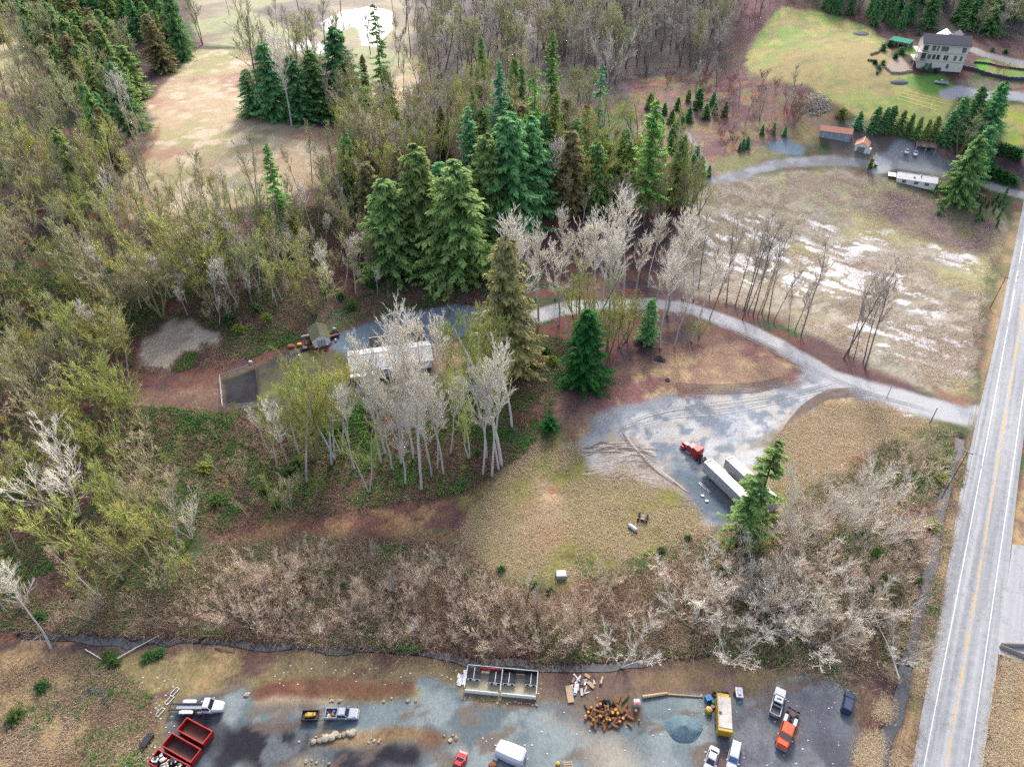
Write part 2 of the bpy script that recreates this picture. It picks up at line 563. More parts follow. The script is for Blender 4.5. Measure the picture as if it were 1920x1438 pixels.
paint([(318, 1345), (342, 1318), (400, 1300), (440, 1282), (480, 1292), (520, 1313), (700, 1318), (782, 1312), (772, 1280), (800, 1270), (860, 1282), (872, 1312), (960, 1322), (1020, 1318), (1060, 1322), (1080, 1340), (1130, 1370), (1200, 1355), (1200, 1312), (1310, 1306), (1345, 1312), (1420, 1300), (1500, 1270), (1540, 1282), (1570, 1280), (1602, 1320), (1598, 1390), (1610, 1460), (270, 1460), (300, 1420)],
      (134, 147, 150), GRV, soft=1.0, warp=1.4, name='gravel_yard', rough=.35)
paint([(1345, 1330), (1420, 1305), (1500, 1272), (1560, 1290), (1598, 1330), (1600, 1460), (1310, 1460), (1330, 1400)], (114, 116, 124), [((96, 98, 106), 'a', .5, .08), ((134, 138, 142), 'b', .6, .07), ((128, 110, 106), 's', .62, .05)], soft=3, rough=.4)
paint([(1020, 1320), (1090, 1326), (1140, 1375), (1160, 1400), (1090, 1370), (1040, 1350)], (132, 122, 118), soft=2.5, rough=.4)
paint([(1085, 1395), (1130, 1390), (1210, 1420), (1260, 1460), (1130, 1460)], (184, 178, 164), [((164, 166, 162), 'b', .55, .08)], soft=3, rough=.3)
paint([(1010, 1345), (1100, 1385), (1150, 1400), (1090, 1380)], (178, 174, 160), soft=1.6, rough=.3)
paint([(340, 1318), (400, 1306), (398, 1345), (420, 1400), (360, 1460), (270, 1460), (300, 1400)], (92, 98, 104), [((70, 72, 80), 'b', .5, .08)], soft=2.5, rough=.4)
paint([(400, 1360), (560, 1365), (585, 1395), (640, 1402), (772, 1392), (778, 1460), (390, 1460)], (48, 47, 55), [((110, 116, 120), 'a', .62, .04), ((38, 37, 46), 'b', .52, .06), ((104, 92, 90), 's', .62, .05)], soft=2, warp=3, name='soil_patch', rough=.6)
paint([(540, 1438), (570, 1424), (610, 1430), (640, 1460), (545, 1460)], (152, 140, 122), soft=1.5)
paint([(468, 1300), (490, 1280), (560, 1270), (640, 1276), (772, 1282), (772, 1304), (700, 1310), (600, 1308), (500, 1312)], (126, 94, 74), [((150, 112, 82), 'b', .54, .06), ((122, 82, 68), 'a', .55, .06)], soft=1.0, warp=1.2, name='mulch_bed', rough=.6)
paint([(480, 1312), (520, 1303), (640, 1310), (640, 1318), (520, 1318)], (182, 164, 140), soft=1, warp=1)
paint([(578, 1392), (600, 1380), (660, 1371), (740, 1364), (800, 1368), (856, 1382), (862, 1392), (800, 1392), (772, 1390), (700, 1396), (640, 1402), (590, 1402)], (142, 118, 88), [((164, 142, 112), 'b', .54, .08)], soft=1, warp=1, name='berm', rough=.8)
blot(800, 1388, 2.2, (118, 88, 74))
# gravel pad by the trucks and its drive
PAD = [((186, 190, 196), 'a', .53, .06), ((150, 158, 168), 'b', .58, .06), ((186, 172, 152), 'c', .6, .05), ((222, 222, 222), 's', .58, .07), ((150, 160, 172), 'd', .64, .06)]
paint([(1072, 832), (1100, 805), (1135, 778), (1190, 755), (1240, 744), (1330, 736), (1440, 730), (1500, 712), (1540, 690), (1600, 712), (1700, 745), (1812, 768), (1824, 800), (1740, 782), (1690, 768), (1640, 746), (1560, 744), (1490, 782), (1440, 825), (1418, 868), (1435, 915), (1470, 965), (1360, 992), (1322, 975), (1296, 940), (1262, 906), (1226, 880), (1190, 845), (1120, 838)],
      (214, 209, 202), PAD, soft=2.6, warp=4, name='gravel_pad', rough=.25)
paint([(1072, 832), (1105, 800), (1140, 778), (1230, 746), (1260, 746), (1180, 780), (1130, 820), (1100, 845)], (148, 154, 164), [((178, 182, 188), 'b', .54, .07)], soft=2.5, rough=.3)
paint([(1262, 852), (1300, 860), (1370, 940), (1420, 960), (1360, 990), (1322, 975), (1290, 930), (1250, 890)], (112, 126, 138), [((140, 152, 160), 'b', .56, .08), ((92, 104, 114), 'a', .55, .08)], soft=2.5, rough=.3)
paint([(1360, 770), (1400, 760), (1400, 800), (1380, 825), (1330, 825), (1330, 795)], (150, 162, 176), [((206, 208, 212), 'd', .52, .08)], soft=2.5)
trail([(985, 600), (1040, 582), (1100, 573), (1230, 570), (1290, 578), (1340, 594), (1400, 617), (1460, 646), (1510, 676), (1560, 704), (1640, 732), (1740, 762), (1835, 782)], 6.2, (184, 184, 188), [((150, 152, 160), 'a', .55, .07), ((206, 204, 204), 'b', .58, .07)], soft=.8, warp=.9, name='driveway', rough=.2)
paint([(1500, 690), (1600, 705), (1740, 745), (1840, 760), (1840, 800), (1760, 790), (1640, 746), (1540, 730)], (202, 202, 204), [((176, 180, 186), 'b', .55, .08)], soft=1.2, warp=1, name='driveway', rough=.2)
# mud churned beside the pad
paint([(1085, 850), (1130, 832), (1180, 822), (1200, 842), (1240, 880), (1290, 925), (1230, 915), (1160, 905), (1100, 880)], (178, 166, 156), [((150, 134, 124), 'd', .52, .08), ((196, 190, 184), 'b', .58, .06)], soft=2, warp=2, rough=.8)
# yard of the house among the trees
paint([(415, 712), (475, 690), (520, 668), (560, 655), (640, 660), (700, 690), (860, 690), (860, 720), (650, 738), (480, 768), (420, 770)], (100, 98, 72), [((78, 72, 78), 'a', .54, .08), ((122, 124, 80), 'b', .58, .08)], soft=1.5, warp=1.5, name='yard_lawn', rough=.6)
paint([(418, 716), (482, 690), (490, 750), (422, 766)], (38, 36, 44), [((54, 52, 58), 'b', .58, .08)], soft=.8, warp=.6, name='dog_run_ground', rough=.5)
paint([(620, 652), (628, 628), (690, 606), (760, 585), (850, 570), (925, 578), (1000, 592), (985, 612), (900, 612), (845, 640), (850, 665), (700, 690), (640, 662)], (112, 130, 144), [((96, 112, 126), 'b', .54, .08), ((130, 144, 154), 'a', .56, .07)], soft=.8, warp=.8, name='driveway', rough=.2)
paint([(605, 612), (670, 592), (672, 605), (612, 628)], (84, 98, 56), soft=1, warp=.8)
paint([(800, 650), (860, 640), (870, 680), (820, 700)], (172, 146, 126), soft=2)
# verges and the field across the road
VER = [((140, 128, 92), 'a', .52, .08), ((190, 160, 124), 'b', .58, .08)]
paint([(1640, 1460), (1668, 1400), (1700, 1280), (1735, 1130), (1770, 980), (1800, 850), (1836, 790), (1850, 640), (1880, 470), (1900, 400), (1925, 400), (1895, 560), (1850, 720), (1822, 800), (1780, 1060), (1735, 1290), (1712, 1460)], (176, 150, 116), VER, soft=1.2, warp=1, name='verge', rough=.7)
paint([(1815, 740), (1770, 730), (1740, 712), (1760, 745), (1810, 760)], (150, 118, 100), soft=1.5)
paint([(1836, 1460), (1850, 1380), (1876, 1215), (1990, 1240), (1990, 1460)], (196, 168, 124), [((166, 140, 104), 'b', .55, .08), ((140, 128, 84), 'a', .58, .06)], soft=1, warp=1, name='verge', rough=.9)
paint([(1896, 1025), (1904, 960), (1925, 850), (2100, 850), (2100, 1060), (1930, 1060)], (150, 126, 106), VER, soft=1, warp=.6, name='verge', rough=.8)

# sky reflections on the marsh pools, painted into the tint as pale streaks
def sky_glint(poly, thr, amp=1.0):
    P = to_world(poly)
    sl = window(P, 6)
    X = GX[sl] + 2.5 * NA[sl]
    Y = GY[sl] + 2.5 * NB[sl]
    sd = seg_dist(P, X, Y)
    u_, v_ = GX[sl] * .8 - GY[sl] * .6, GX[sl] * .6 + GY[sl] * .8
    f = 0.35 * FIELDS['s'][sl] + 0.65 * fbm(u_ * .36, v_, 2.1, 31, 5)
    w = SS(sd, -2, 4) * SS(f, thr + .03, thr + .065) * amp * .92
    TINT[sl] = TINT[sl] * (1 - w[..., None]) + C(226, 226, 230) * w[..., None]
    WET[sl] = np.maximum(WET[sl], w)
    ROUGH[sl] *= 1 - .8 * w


sky_glint([(1420, 480), (1500, 440), (1560, 480), (1620, 505), (1700, 510), (1760, 560), (1800, 600), (1740, 600), (1640, 560), (1560, 560), (1480, 510)], .49)
sky_glint([(1500, 395), (1540, 395), (1580, 440), (1680, 430), (1650, 470), (1590, 500), (1520, 450)], .515)
sky_glint([(1738, 462), (1790, 458), (1830, 470), (1842, 520), (1800, 510), (1745, 485)], .45)
sky_glint([(1310, 400), (1440, 400), (1500, 480), (1560, 560), (1480, 560), (1400, 540), (1310, 480)], .53)
sky_glint([(1560, 590), (1700, 590), (1820, 620), (1818, 720), (1720, 700), (1600, 640)], .525)
sky_glint([(1610, 450), (1660, 440), (1680, 470), (1630, 490)], .47)

# ditches carved in, with water lying in them
DITCHES = [
    ([(1655, 1450), (1662, 1403), (1680, 1340), (1690, 1290), (1705, 1238), (1714, 1198), (1732, 1128), (1748, 1060), (1762, 995), (1785, 875), (1800, 838), (1806, 822)], 1.5),
    ([(1868, 1450), (1877, 1403), (1882, 1340), (1889, 1278), (1892, 1240)], 1.7),
    ([(40, 1182), (120, 1196), (180, 1202), (240, 1204), (300, 1198), (350, 1200), (480, 1206), (600, 1214), (700, 1216), (780, 1222), (860, 1232), (940, 1242), (1000, 1248), (1080, 1250), (1140, 1248), (1200, 1236), (1260, 1222), (1330, 1216), (1400, 1222)], .9),
]
DW = []
for line, w in DITCHES:
    p = np.array(line, float)
    t = np.linspace(0, 1, 5, endpoint=False)[None, :, None]
    pts = np.concatenate([(p[:-1, None] * (1 - t) + p[1:, None] * t).reshape(-1, 2), p[-1:]])
    P = at_many(pts[:, 0], pts[:, 1])
    P[:, :2] += (np.stack([vnoise(np.arange(len(P)), 0 * P[:, 0], 3, 5), vnoise(np.arange(len(P)), 0 * P[:, 0], 3, 9)], -1) - .5) * 1.4
    DW.append((P, w))
    sl = window(P[:, :2], 5)
    d = seg_dist(P[:, :2], GX[sl], GY[sl], False)
    GZ[sl] -= 0.9 * (1 - SS(d, w * .45, w * .5 + 1.0))
    m = (1 - SS(d, w * .5, w * .5 + 1.6))[..., None] * .8
    TINT[sl] = TINT[sl] * (1 - m) + C(74, 66, 66) * m

# ground sheet cut along the regions: one mesh each, edge to edge
gm, nt, N, L, P_ = new_mat('ground_cover')
a_t = N.new('ShaderNodeAttribute')
a_t.attribute_name = 'tint'
a_r = N.new('ShaderNodeAttribute')
a_r.attribute_name = 'shag'
a_w = N.new('ShaderNodeAttribute')
a_w.attribute_name = 'wet'
geo = N.new('ShaderNodeNewGeometry')


def noise(scale, detail=5, rough=.65, stretch=None):
    n = N.new('ShaderNodeTexNoise')
    n.inputs['Scale'].default_value = scale
    n.inputs['Detail'].default_value = detail
    n.inputs['Roughness'].default_value = rough
    if stretch:
        mp = N.new('ShaderNodeMapping')
        mp.inputs['Scale'].default_value = stretch
        mp.inputs['Rotation'].default_value = (0, 0, .5)
        L.new(geo.outputs['Position'], mp.inputs['Vector'])
        L.new(mp.outputs[0], n.inputs['Vector'])
    else:
        L.new(geo.outputs['Position'], n.inputs['Vector'])
    return n


def math_(op, a, b=None, c=None):
    n = N.new('ShaderNodeMath')
    n.operation = op
    for i, x in enumerate((a, b, c)):
        if x is None:
            continue
        if isinstance(x, (int, float)):
            n.inputs[i].default_value = x
        else:
            L.new(x, n.inputs[i])
    return n.outputs[0]


n1 = noise(1.3, 6, .75)
n2 = noise(.28, 5, .6)
n3 = noise(3.2, 4, .7, (1, .35, 1))
v = math_('ADD', math_('MULTIPLY', math_('SUBTRACT', n1.outputs['Fac'], .5), 1.7), math_('MULTIPLY', math_('SUBTRACT', n3.outputs['Fac'], .5), 1.5))
n5 = noise(5.5, 3, .7)
v = math_('ADD', v, math_('MULTIPLY', math_('SUBTRACT', n5.outputs['Fac'], .5), 1.0))
v = math_('ADD', v, math_('MULTIPLY', math_('SUBTRACT', n2.outputs['Fac'], .5), .8))
amp = math_('ADD', math_('MULTIPLY', a_r.outputs['Fac'], .95), .22)
fac = math_('ADD', math_('MULTIPLY', v, amp), 1.0)
fac = math_('MAXIMUM', fac, .18)
mul = N.new('ShaderNodeVectorMath')
mul.operation = 'SCALE'
L.new(a_t.outputs['Color'], mul.inputs[0])
L.new(fac, mul.inputs['Scale'])
hs = N.new('ShaderNodeHueSaturation')
n4 = noise(.8, 3)
L.new(math_('ADD', math_('MULTIPLY', math_('SUBTRACT', n4.outputs['Fac'], .5), math_('MULTIPLY', a_r.outputs['Fac'], .12)), .5), hs.inputs['Hue'])
L.new(mul.outputs[0], hs.inputs['Color'])
L.new(hs.outputs[0], P_.inputs['Base Color'])
L.new(math_('SUBTRACT', .92, math_('MULTIPLY', a_w.outputs['Fac'], .6)), P_.inputs['Roughness'])
P_.inputs['Specular IOR Level'].default_value = .25
bp = N.new('ShaderNodeBump')
bp.inputs['Distance'].default_value = .5
L.new(math_('MULTIPLY', a_r.outputs['Fac'], .22), bp.inputs['Strength'])
L.new(math_('ADD', n1.outputs['Fac'], n3.outputs['Fac']), bp.inputs['Height'])
L.new(bp.outputs[0], P_.inputs['Normal'])

ny, nx = GX.shape
VI = np.arange(ny * nx).reshape(ny, nx)
QUADS = np.stack([VI[:-1, :-1], VI[:-1, 1:], VI[1:, 1:], VI[1:, :-1]], -1).reshape(-1, 4)
QID = RID[:-1, :-1].ravel()
V3 = np.stack([GX, GY, GZ], -1).reshape(-1, 3)
T3, R1, W1 = TINT.reshape(-1, 3), ROUGH.ravel(), WET.ravel()
for i, nm in enumerate(NAMES):
    q = QUADS[QID == i]
    if not len(q):
        continue
    u, inv = np.unique(q, return_inverse=True)
    me = np_mesh(nm, V3[u], inv.reshape(q.shape), {'shag': R1[u], 'wet': W1[u]}, True, T3[u])
    kind(link(nm, me, gm), 'structure')

wm, nt, N, L, P_ = new_mat('ditch_water')
P_.inputs['Base Color'].default_value = (.03, .032, .036, 1)
P_.inputs['Roughness'].default_value = .06
for P, w in DW:
    d = np.gradient(P[:, :2], axis=0)
    d /= np.linalg.norm(d, axis=1, keepdims=True)
    nrm = np.stack([-d[:, 1], d[:, 0]], -1)
    ww = (w * .5 + .35)
    z = P[:, 2] - .42
    A = np.concatenate([P[:, :2] + nrm * ww, z[:, None]], 1)
    B = np.concatenate([P[:, :2] - nrm * ww, z[:, None]], 1)
    n = len(P)
    i = np.arange(n - 1)
    kind(link('ditch_water', np_mesh('ditch_water', np.concatenate([A, B]), np.stack([i, i + n, i + n + 1, i + 1], -1)), wm), 'structure')

# ------------------------------------------------------------------ road
def strip(name, lpx, rpx, mat, dz, sub=10, kindname='structure'):
    def dens(l):
        p = np.array(l, float)
        t = np.linspace(0, 1, sub, endpoint=False)[None, :, None]
        return np.concatenate([(p[:-1, None] * (1 - t) + p[1:, None] * t).reshape(-1, 2), p[-1:]])
    a, b = dens(lpx), dens(rpx)
    A, B = at_many(a[:, 0], a[:, 1])[:, :2], at_many(b[:, 0], b[:, 1])[:, :2]
    m = 7
    t = np.linspace(0, 1, m)[None, :, None]
    G = A[:, None] * (1 - t) + B[:, None] * t
    z = hgt(G[..., 0], G[..., 1]) + dz
    V = np.concatenate([G, z[..., None]], -1).reshape(-1, 3)
    I = np.arange(len(A) * m).reshape(len(A), m)
    Q = np.stack([I[:-1, :-1], I[:-1, 1:], I[1:, 1:], I[1:, :-1]], -1).reshape(-1, 4)
    return kind(link(name, np_mesh(name, V, Q, None, True), mat), kindname)


def asphalt(name, col, dark, tracks=True):
    m, nt, N, L, P = new_mat(name)
    geo = N.new('ShaderNodeNewGeometry')
    mp = N.new('ShaderNodeMapping')
    mp.inputs['Rotation'].default_value = (0, 0, math.radians(33))
    L.new(geo.outputs['Position'], mp.inputs['Vector'])
    mp2 = N.new('ShaderNodeMapping')
    mp2.inputs['Scale'].default_value = (1, .02, 1)
    L.new(mp.outputs[0], mp2.inputs['Vector'])
    n1 = N.new('ShaderNodeTexNoise')
    n1.inputs['Scale'].default_value = .9
    n1.inputs['Detail'].default_value = 3
    L.new(mp2.outputs[0], n1.inputs['Vector'])
    n2 = N.new('ShaderNodeTexNoise')
    n2.inputs['Scale'].default_value = .7
    n2.inputs['Detail'].default_value = 4
    L.new(geo.outputs['Position'], n2.inputs['Vector'])
    vo = N.new('ShaderNodeTexVoronoi')
    vo.feature = 'DISTANCE_TO_EDGE'
    vo.inputs['Scale'].default_value = .12
    wob = N.new('ShaderNodeVectorMath')
    wob.operation = 'ADD'
    sc = N.new('ShaderNodeVectorMath')
    sc.operation = 'SCALE'
    sc.inputs['Scale'].default_value = 5
    L.new(n2.outputs['Color'], sc.inputs[0])
    L.new(geo.outputs['Position'], wob.inputs[0])
    L.new(sc.outputs[0], wob.inputs[1])
    L.new(wob.outputs[0], vo.inputs['Vector'])
    cr = N.new('ShaderNodeMapRange')
    cr.inputs['From Max'].default_value = .012
    cr.inputs['To Min'].default_value = .6
    L.new(vo.outputs['Distance'], cr.inputs['Value'])
    ad = N.new('ShaderNodeMath')
    ad.operation = 'ADD'
    w1 = N.new('ShaderNodeMath')
    w1.operation = 'MULTIPLY'
    w1.inputs[1].default_value = 1.5
    L.new(n1.outputs['Fac'], w1.inputs[0])
    w2 = N.new('ShaderNodeMath')
    w2.operation = 'MULTIPLY'
    w2.inputs[1].default_value = .5
    L.new(n2.outputs['Fac'], w2.inputs[0])
    L.new(w1.outputs[0], ad.inputs[0])
    L.new(w2.outputs[0], ad.inputs[1])
    mr = N.new('ShaderNodeMapRange')
    mr.inputs['From Min'].default_value = .75
    mr.inputs['From Max'].default_value = 1.25
    L.new(ad.outputs[0], mr.inputs['Value'])
    mx = N.new('ShaderNodeMix')
    mx.data_type = 'RGBA'
    mx.inputs[6].default_value = (*alb(*dark), 1)
    mx.inputs[7].default_value = (*alb(*col), 1)
    L.new(mr.outputs[0], mx.inputs[0])
    vm = N.new('ShaderNodeVectorMath')
    vm.operation = 'SCALE'
    L.new(mx.outputs[2], vm.inputs[0])
    L.new(cr.outputs[0], vm.inputs['Scale'])
    L.new(vm.outputs[0], P.inputs['Base Color'])
    P.inputs['Roughness'].default_value = .85
    return m


LW = [(1721, 1500), (1732, 1438), (1767, 1258), (1802, 1078), (1837, 895), (1870, 720), (1890, 610), (1917, 460), (1930, 385), (1944, 300)]
RW = [(1807, 1500), (1816, 1438), (1843, 1258), (1869, 1078), (1896, 895), (1920, 728), (1937, 610), (1958, 460), (1968, 385), (1980, 300)]
LE = [(1698, 1500), (1710, 1438), (1740, 1270), (1770, 1103), (1800, 925), (1835, 770), (1866, 640), (1903, 460), (1918, 385), (1933, 300)]
RE = [(1832, 1500), (1842, 1438), (1868, 1258), (1890, 1078), (1910, 895), (1931, 728), (1947, 610), (1967, 460), (1977, 385), (1990, 300)]
strip('road', LE, RE, asphalt('road_asphalt', (194, 195, 197), (150, 153, 158)), .03)
strip('side_road', [(1862, 1222), (1885, 1120), (1898, 1020)], [(2150, 1330), (2150, 1180), (2150, 1060)], asphalt('side_asphalt', (196, 196, 199), (174, 176, 180)), .024)
stripe = simple('mown_stripe', (226, 214, 132), .9, var=.15, scale=.5)
for p0, p1 in (((1695, 169), (1776, 190)), ((1690, 174), (1775, 195)), ((1687, 180), (1762, 200)), ((1682, 185), (1759, 207)), ((1754, 181), (1744, 202))):
    strip('mown_stripe', [p0, p1], [(p0[0] - .2, p0[1] + 1.6), (p1[0] - .2 + (2 if p0[0] == 1754 else 0), p1[1] + 1.6)], stripe, .06)
white = simple('road_paint_white', (245, 245, 245), .7, var=.1, scale=1.5)
yellow = simple('road_paint_yellow', (238, 188, 96), .7, var=.12, scale=1.5)


def mid(A, B, t):
    return [(a[0] * (1 - t) + b[0] * t, a[1] * (1 - t) + b[1] * t) for a, b in zip(A, B)]


def shift(line, d):
    return [(x + d, y) for x, y in line]


strip('edge_line', shift(LW, -1.0), shift(LW, 1.0), white, .038)
strip('edge_line', shift(RW, -1.0), shift(RW, 1.0), white, .038)
YM = mid(LW, RW, .51)
strip('centre_line', shift(YM, -.6), shift(YM, .6), yellow, .038)
yp = np.array(YM[1:])
for y in range(1425, 560, -68):
    seg = [(float(np.interp(-yy, -yp[:, 1], yp[:, 0])) - 2.2, yy) for yy in (y, y - 20, y - 38)]
    strip('lane_dash', shift(seg, -.7), shift(seg, .7), yellow, .038)

# wheel ruts churned into the pad's edges
rut = simple('rut_mud', (128, 112, 102), .95, var=.3, scale=.8)
rutl = simple('rut_pale', (208, 200, 194), .95, var=.2, scale=.8)


def ruts(name, curves, mat, w):
    mb_v, mb_f = [], []
    for cpx in curves:
        p = np.array(cpx, float)
        k = np.linspace(0, len(p) - 1, 26)
        xs = np.interp(k, range(len(p)), p[:, 0])
        ys = np.interp(k, range(len(p)), p[:, 1])
        for _ in range(3):
            xs[1:-1] = (xs[:-2] + xs[1:-1] * 2 + xs[2:]) / 4
            ys[1:-1] = (ys[:-2] + ys[1:-1] * 2 + ys[2:]) / 4
        P = at_many(xs, ys)
        d = np.gradient(P[:, :2], axis=0)
        d /= np.linalg.norm(d, axis=1, keepdims=True) + 1e-9
        nr = np.stack([-d[:, 1], d[:, 0]], -1)
        wd = w * (.35 + .9 * vnoise(np.arange(26), 0 * P[:, 0], 4, random.random() * 50))[:, None] * np.clip(np.minimum(np.arange(26), 25 - np.arange(26)) / 4, .05, 1)[:, None]
        A = P[:, :2] + nr * wd
        B = P[:, :2] - nr * wd
        b = len(mb_v)
        zz = hgt(P[:, 0], P[:, 1]) + .035 + random.random() * .006
        for a_, b_, z in zip(A, B, zz):
            mb_v += [(a_[0], a_[1], z), (b_[0], b_[1], z)]
        mb_f += [(b + 2 * i, b + 2 * i + 1, b + 2 * i + 3, b + 2 * i + 2) for i in range(25)]
    kind(link(name, np_mesh(name, np.array(mb_v), np.array(mb_f)), mat), 'structure')


crv = []
for i in range(13):
    o = i * 2.6 + random.uniform(-1, 1)
    crv.append([(1432 + o * .7, 872 + o * .2 - i * 1.5), (1448 + o * .5, 826 - o * .4), (1490 + o * .2, 786 - o * .7), (1550, 746 - o * .55), (1640 - o, 742 - o * .5)])
for i in range(10):
    o = random.uniform(-14, 14)
    crv.append([(1170 + o * .4, 822 + o), (1195 + o * .6, 846 + o * .5), (1235 + o, 884 + o * .4), (1290 + o * .5, 925 + o * .3)])
for i in range(16):
    a, b = random.uniform(1085, 1150), random.uniform(835, 905)
    crv.append([(a, b), (a + random.uniform(20, 40), b - random.uniform(0, 14)), (a + random.uniform(60, 110), b - random.uniform(-12, 24))])
for i in range(7):
    o = i * 3
    crv.append([(1250 + o, 716 + o), (1330, 722 + o), (1420, 718 + o), (1490, 700 + o)])
ruts('wheel_ruts', crv, rut, .22)
crv = []
for i in range(12):
    o = random.uniform(-12, 12)
    crv.append([(1172 + o * .4, 816 + o), (1200 + o * .6, 850 + o * .5), (1240 + o, 886 + o * .4), (1285 + o * .5, 920 + o * .3)])
for i in range(14):
    a, b = random.uniform(1085, 1160), random.uniform(835, 900)
    crv.append([(a, b), (a + random.uniform(20, 40), b - random.uniform(0, 10)), (a + random.uniform(60, 100), b - random.uniform(-10, 20))])
ruts('wheel_ruts', crv, rutl, .2)

crv = []
for i in range(6):
    o = i * 5 + random.uniform(-2, 2)
    crv.append([(1120 + o, 815), (1230 + o, 770 + o * .5), (1360, 752 + o), (1480 + o, 738 + o * .3), (1580, 712 + o * .5)])
for i in range(4):
    o = i * 3
    crv.append([(1300 + o, 590 + o * .6), (1400, 624 + o), (1500, 678 + o), (1620, 733 + o * .7), (1760, 772 + o * .5)])
ruts('wheel_ruts', crv, simple('rut_grey', (176, 176, 172), .95, var=.25, scale=.8), .1)

# ================================================================== TREES
def tubes(S, n):
    """S: (m, 10) rows p0 p1 r0 r1 tip0 tip1 -> verts, faces, tip"""
    S = np.array(S, float)
    p0, p1 = S[:, 0:3], S[:, 3:6]
    d = p1 - p0
    d /= np.linalg.norm(d, axis=1, keepdims=True) + 1e-9
    a = np.where(abs(d[:, 2:3]) < .9, np.array([[0, 0, 1.0]]), np.array([[1.0, 0, 0]]))
    u = np.cross(d, a)
    u /= np.linalg.norm(u, axis=1, keepdims=True)
    w = np.cross(d, u)
    ang = 2 * np.pi * np.arange(n) / n
    c = u[:, None] * np.cos(ang)[None, :, None] + w[:, None] * np.sin(ang)[None, :, None]
    A = p0[:, None] + c * S[:, 6][:, None, None]
    B = p1[:, None] + c * S[:, 7][:, None, None]
    V = np.concatenate([A, B], 1).reshape(-1, 3)
    m = len(S)
    j = np.arange(n)
    base = (np.arange(m) * 2 * n)[:, None]
    k = (j + 1) % n
    Fc = np.stack([base + j, base + k, base + k + n, base + j + n], -1).reshape(-1, 4)
    tip = np.concatenate([np.repeat(S[:, 8][:, None], n, 1), np.repeat(S[:, 9][:, None], n, 1)], 1).ravel()
    return V, Fc, tip


def unit(v):
    return v / (np.linalg.norm(v) + 1e-9)


def bare_proto(name, seed, Ht, stems=1, lean=.1, start=.35, nb=20, l1=.32, up=.5, ang=.9, n2=6, n3=4, n4=2, r0=.28, rt=1.0, wob=.12, prof='top', trop=.25):
    g = np.random.default_rng(seed)

    def nrm(v):
        return v / (np.linalg.norm(v, axis=-1, keepdims=True) + 1e-9)

    def shoot(p, d, ln, r, t0, t1, segs, wb):
        """N branches at once -> their points (N, segs + 1, 3) and segment rows"""
        n = len(p)
        pts, rows = [p], []
        ln = np.broadcast_to(ln, (n,))
        r = np.broadcast_to(r, (n,))
        for i in range(segs):
            d = d + g.normal(0, wb, (n, 3))
            d[:, 2] += trop * (1 - abs(d[:, 2])) / segs * 2
            d = nrm(d)
            q = pts[-1] + d * (ln / segs)[:, None]
            f0, f1 = i / segs, (i + 1) / segs
            rows.append(np.concatenate([pts[-1], q, (r * (1 - f0 * .75))[:, None], (r * (1 - f1 * .75))[:, None], np.full((n, 1), t0 + (t1 - t0) * f0), np.full((n, 1), t0 + (t1 - t0) * f1)], 1))
            pts.append(q)
        return np.stack(pts, 1), np.concatenate(rows)

    def sprout(pts, per, f0, f1, a0, a1, upk):
        """per side shoots from each of N branches: points, directions, parent index, place along it"""
        n, s = pts.shape[0], pts.shape[1] - 1
        idx = np.repeat(np.arange(n), per)
        f = g.uniform(f0, f1, n * per)
        k = np.minimum((f * s).astype(int), s - 1)
        A, B = pts[idx, k], pts[idx, k + 1]
        p = A + (B - A) * (f * s - k)[:, None]
        d = nrm(B - A)
        x = nrm(np.cross(d, g.normal(size=(n * per, 3))))
        a = g.uniform(a0, a1, n * per)[:, None]
        d1 = d * np.cos(a) + x * np.sin(a)
        d1[:, 2] += upk
        return p, nrm(d1), idx, f

    th = 2 * np.pi * (np.arange(stems) + g.random(stems) * .5) / max(stems, 1)
    d0 = nrm(np.stack([np.cos(th) * lean, np.sin(th) * lean, np.ones(stems)], -1))
    p0 = np.stack([np.cos(th), np.sin(th), 0 * th], -1) * (.25 * r0 * stems if stems > 1 else 0)
    T, trows = shoot(p0, d0, Ht * g.uniform(.82, 1, stems), r0 * (1 if stems == 1 else .75), 0, .35, 9, wob * .5)
    per = nb if stems == 1 else int(nb / stems ** .6)
    p, d, idx, f = sprout(T, per, start, .995, ang * .6, ang * 1.15, up)
    gg = (f - start) / (1 - start)
    L = Ht * l1 * {'top': .45 + .55 * np.sin(np.pi * np.minimum(1, gg * .75 + .25)), 'spread': 1.05 - .45 * gg}[prof] * g.uniform(.6, 1.12, len(p))
    b1, r1 = shoot(p, d, L, r0 * .24 * (1 - .5 * gg), .15, .6, 4, wob)
    p, d, idx, f = sprout(b1, n2, .2, 1, .3, .85, up * .5)
    L2 = L[idx] * g.uniform(.3, .55, len(p)) * (1.1 - .35 * f)
    b2, r2 = shoot(p, d, L2, .040 * rt, .4, .8, 3, wob)
    p, d, idx, f = sprout(b2, n3, .15, 1, .25, .7, up * .45)
    L3 = L2[idx] * g.uniform(.35, .65, len(p))
    b3, r3 = shoot(p, d, L3, .026 * rt, .65, 1, 2, wob)
    p, d, idx, f = sprout(b3, n4, .1, 1, .2, .65, up * .3)
    L4 = L3[idx] * g.uniform(.35, .7, len(p))
    b4, r4 = shoot(p, d, L4, .018 * rt, .9, 1, 1, wob)
    tv, tf, tt = tubes(trows, 7)
    cv, cf, ct = tubes(np.concatenate([r1, r2, r3, r4]), 3)
    return (np_mesh(name + '_trunk', tv, tf, {'tip': tt}, True), np_mesh(name + '_crown', cv, cf, {'tip': ct}, True), Ht)


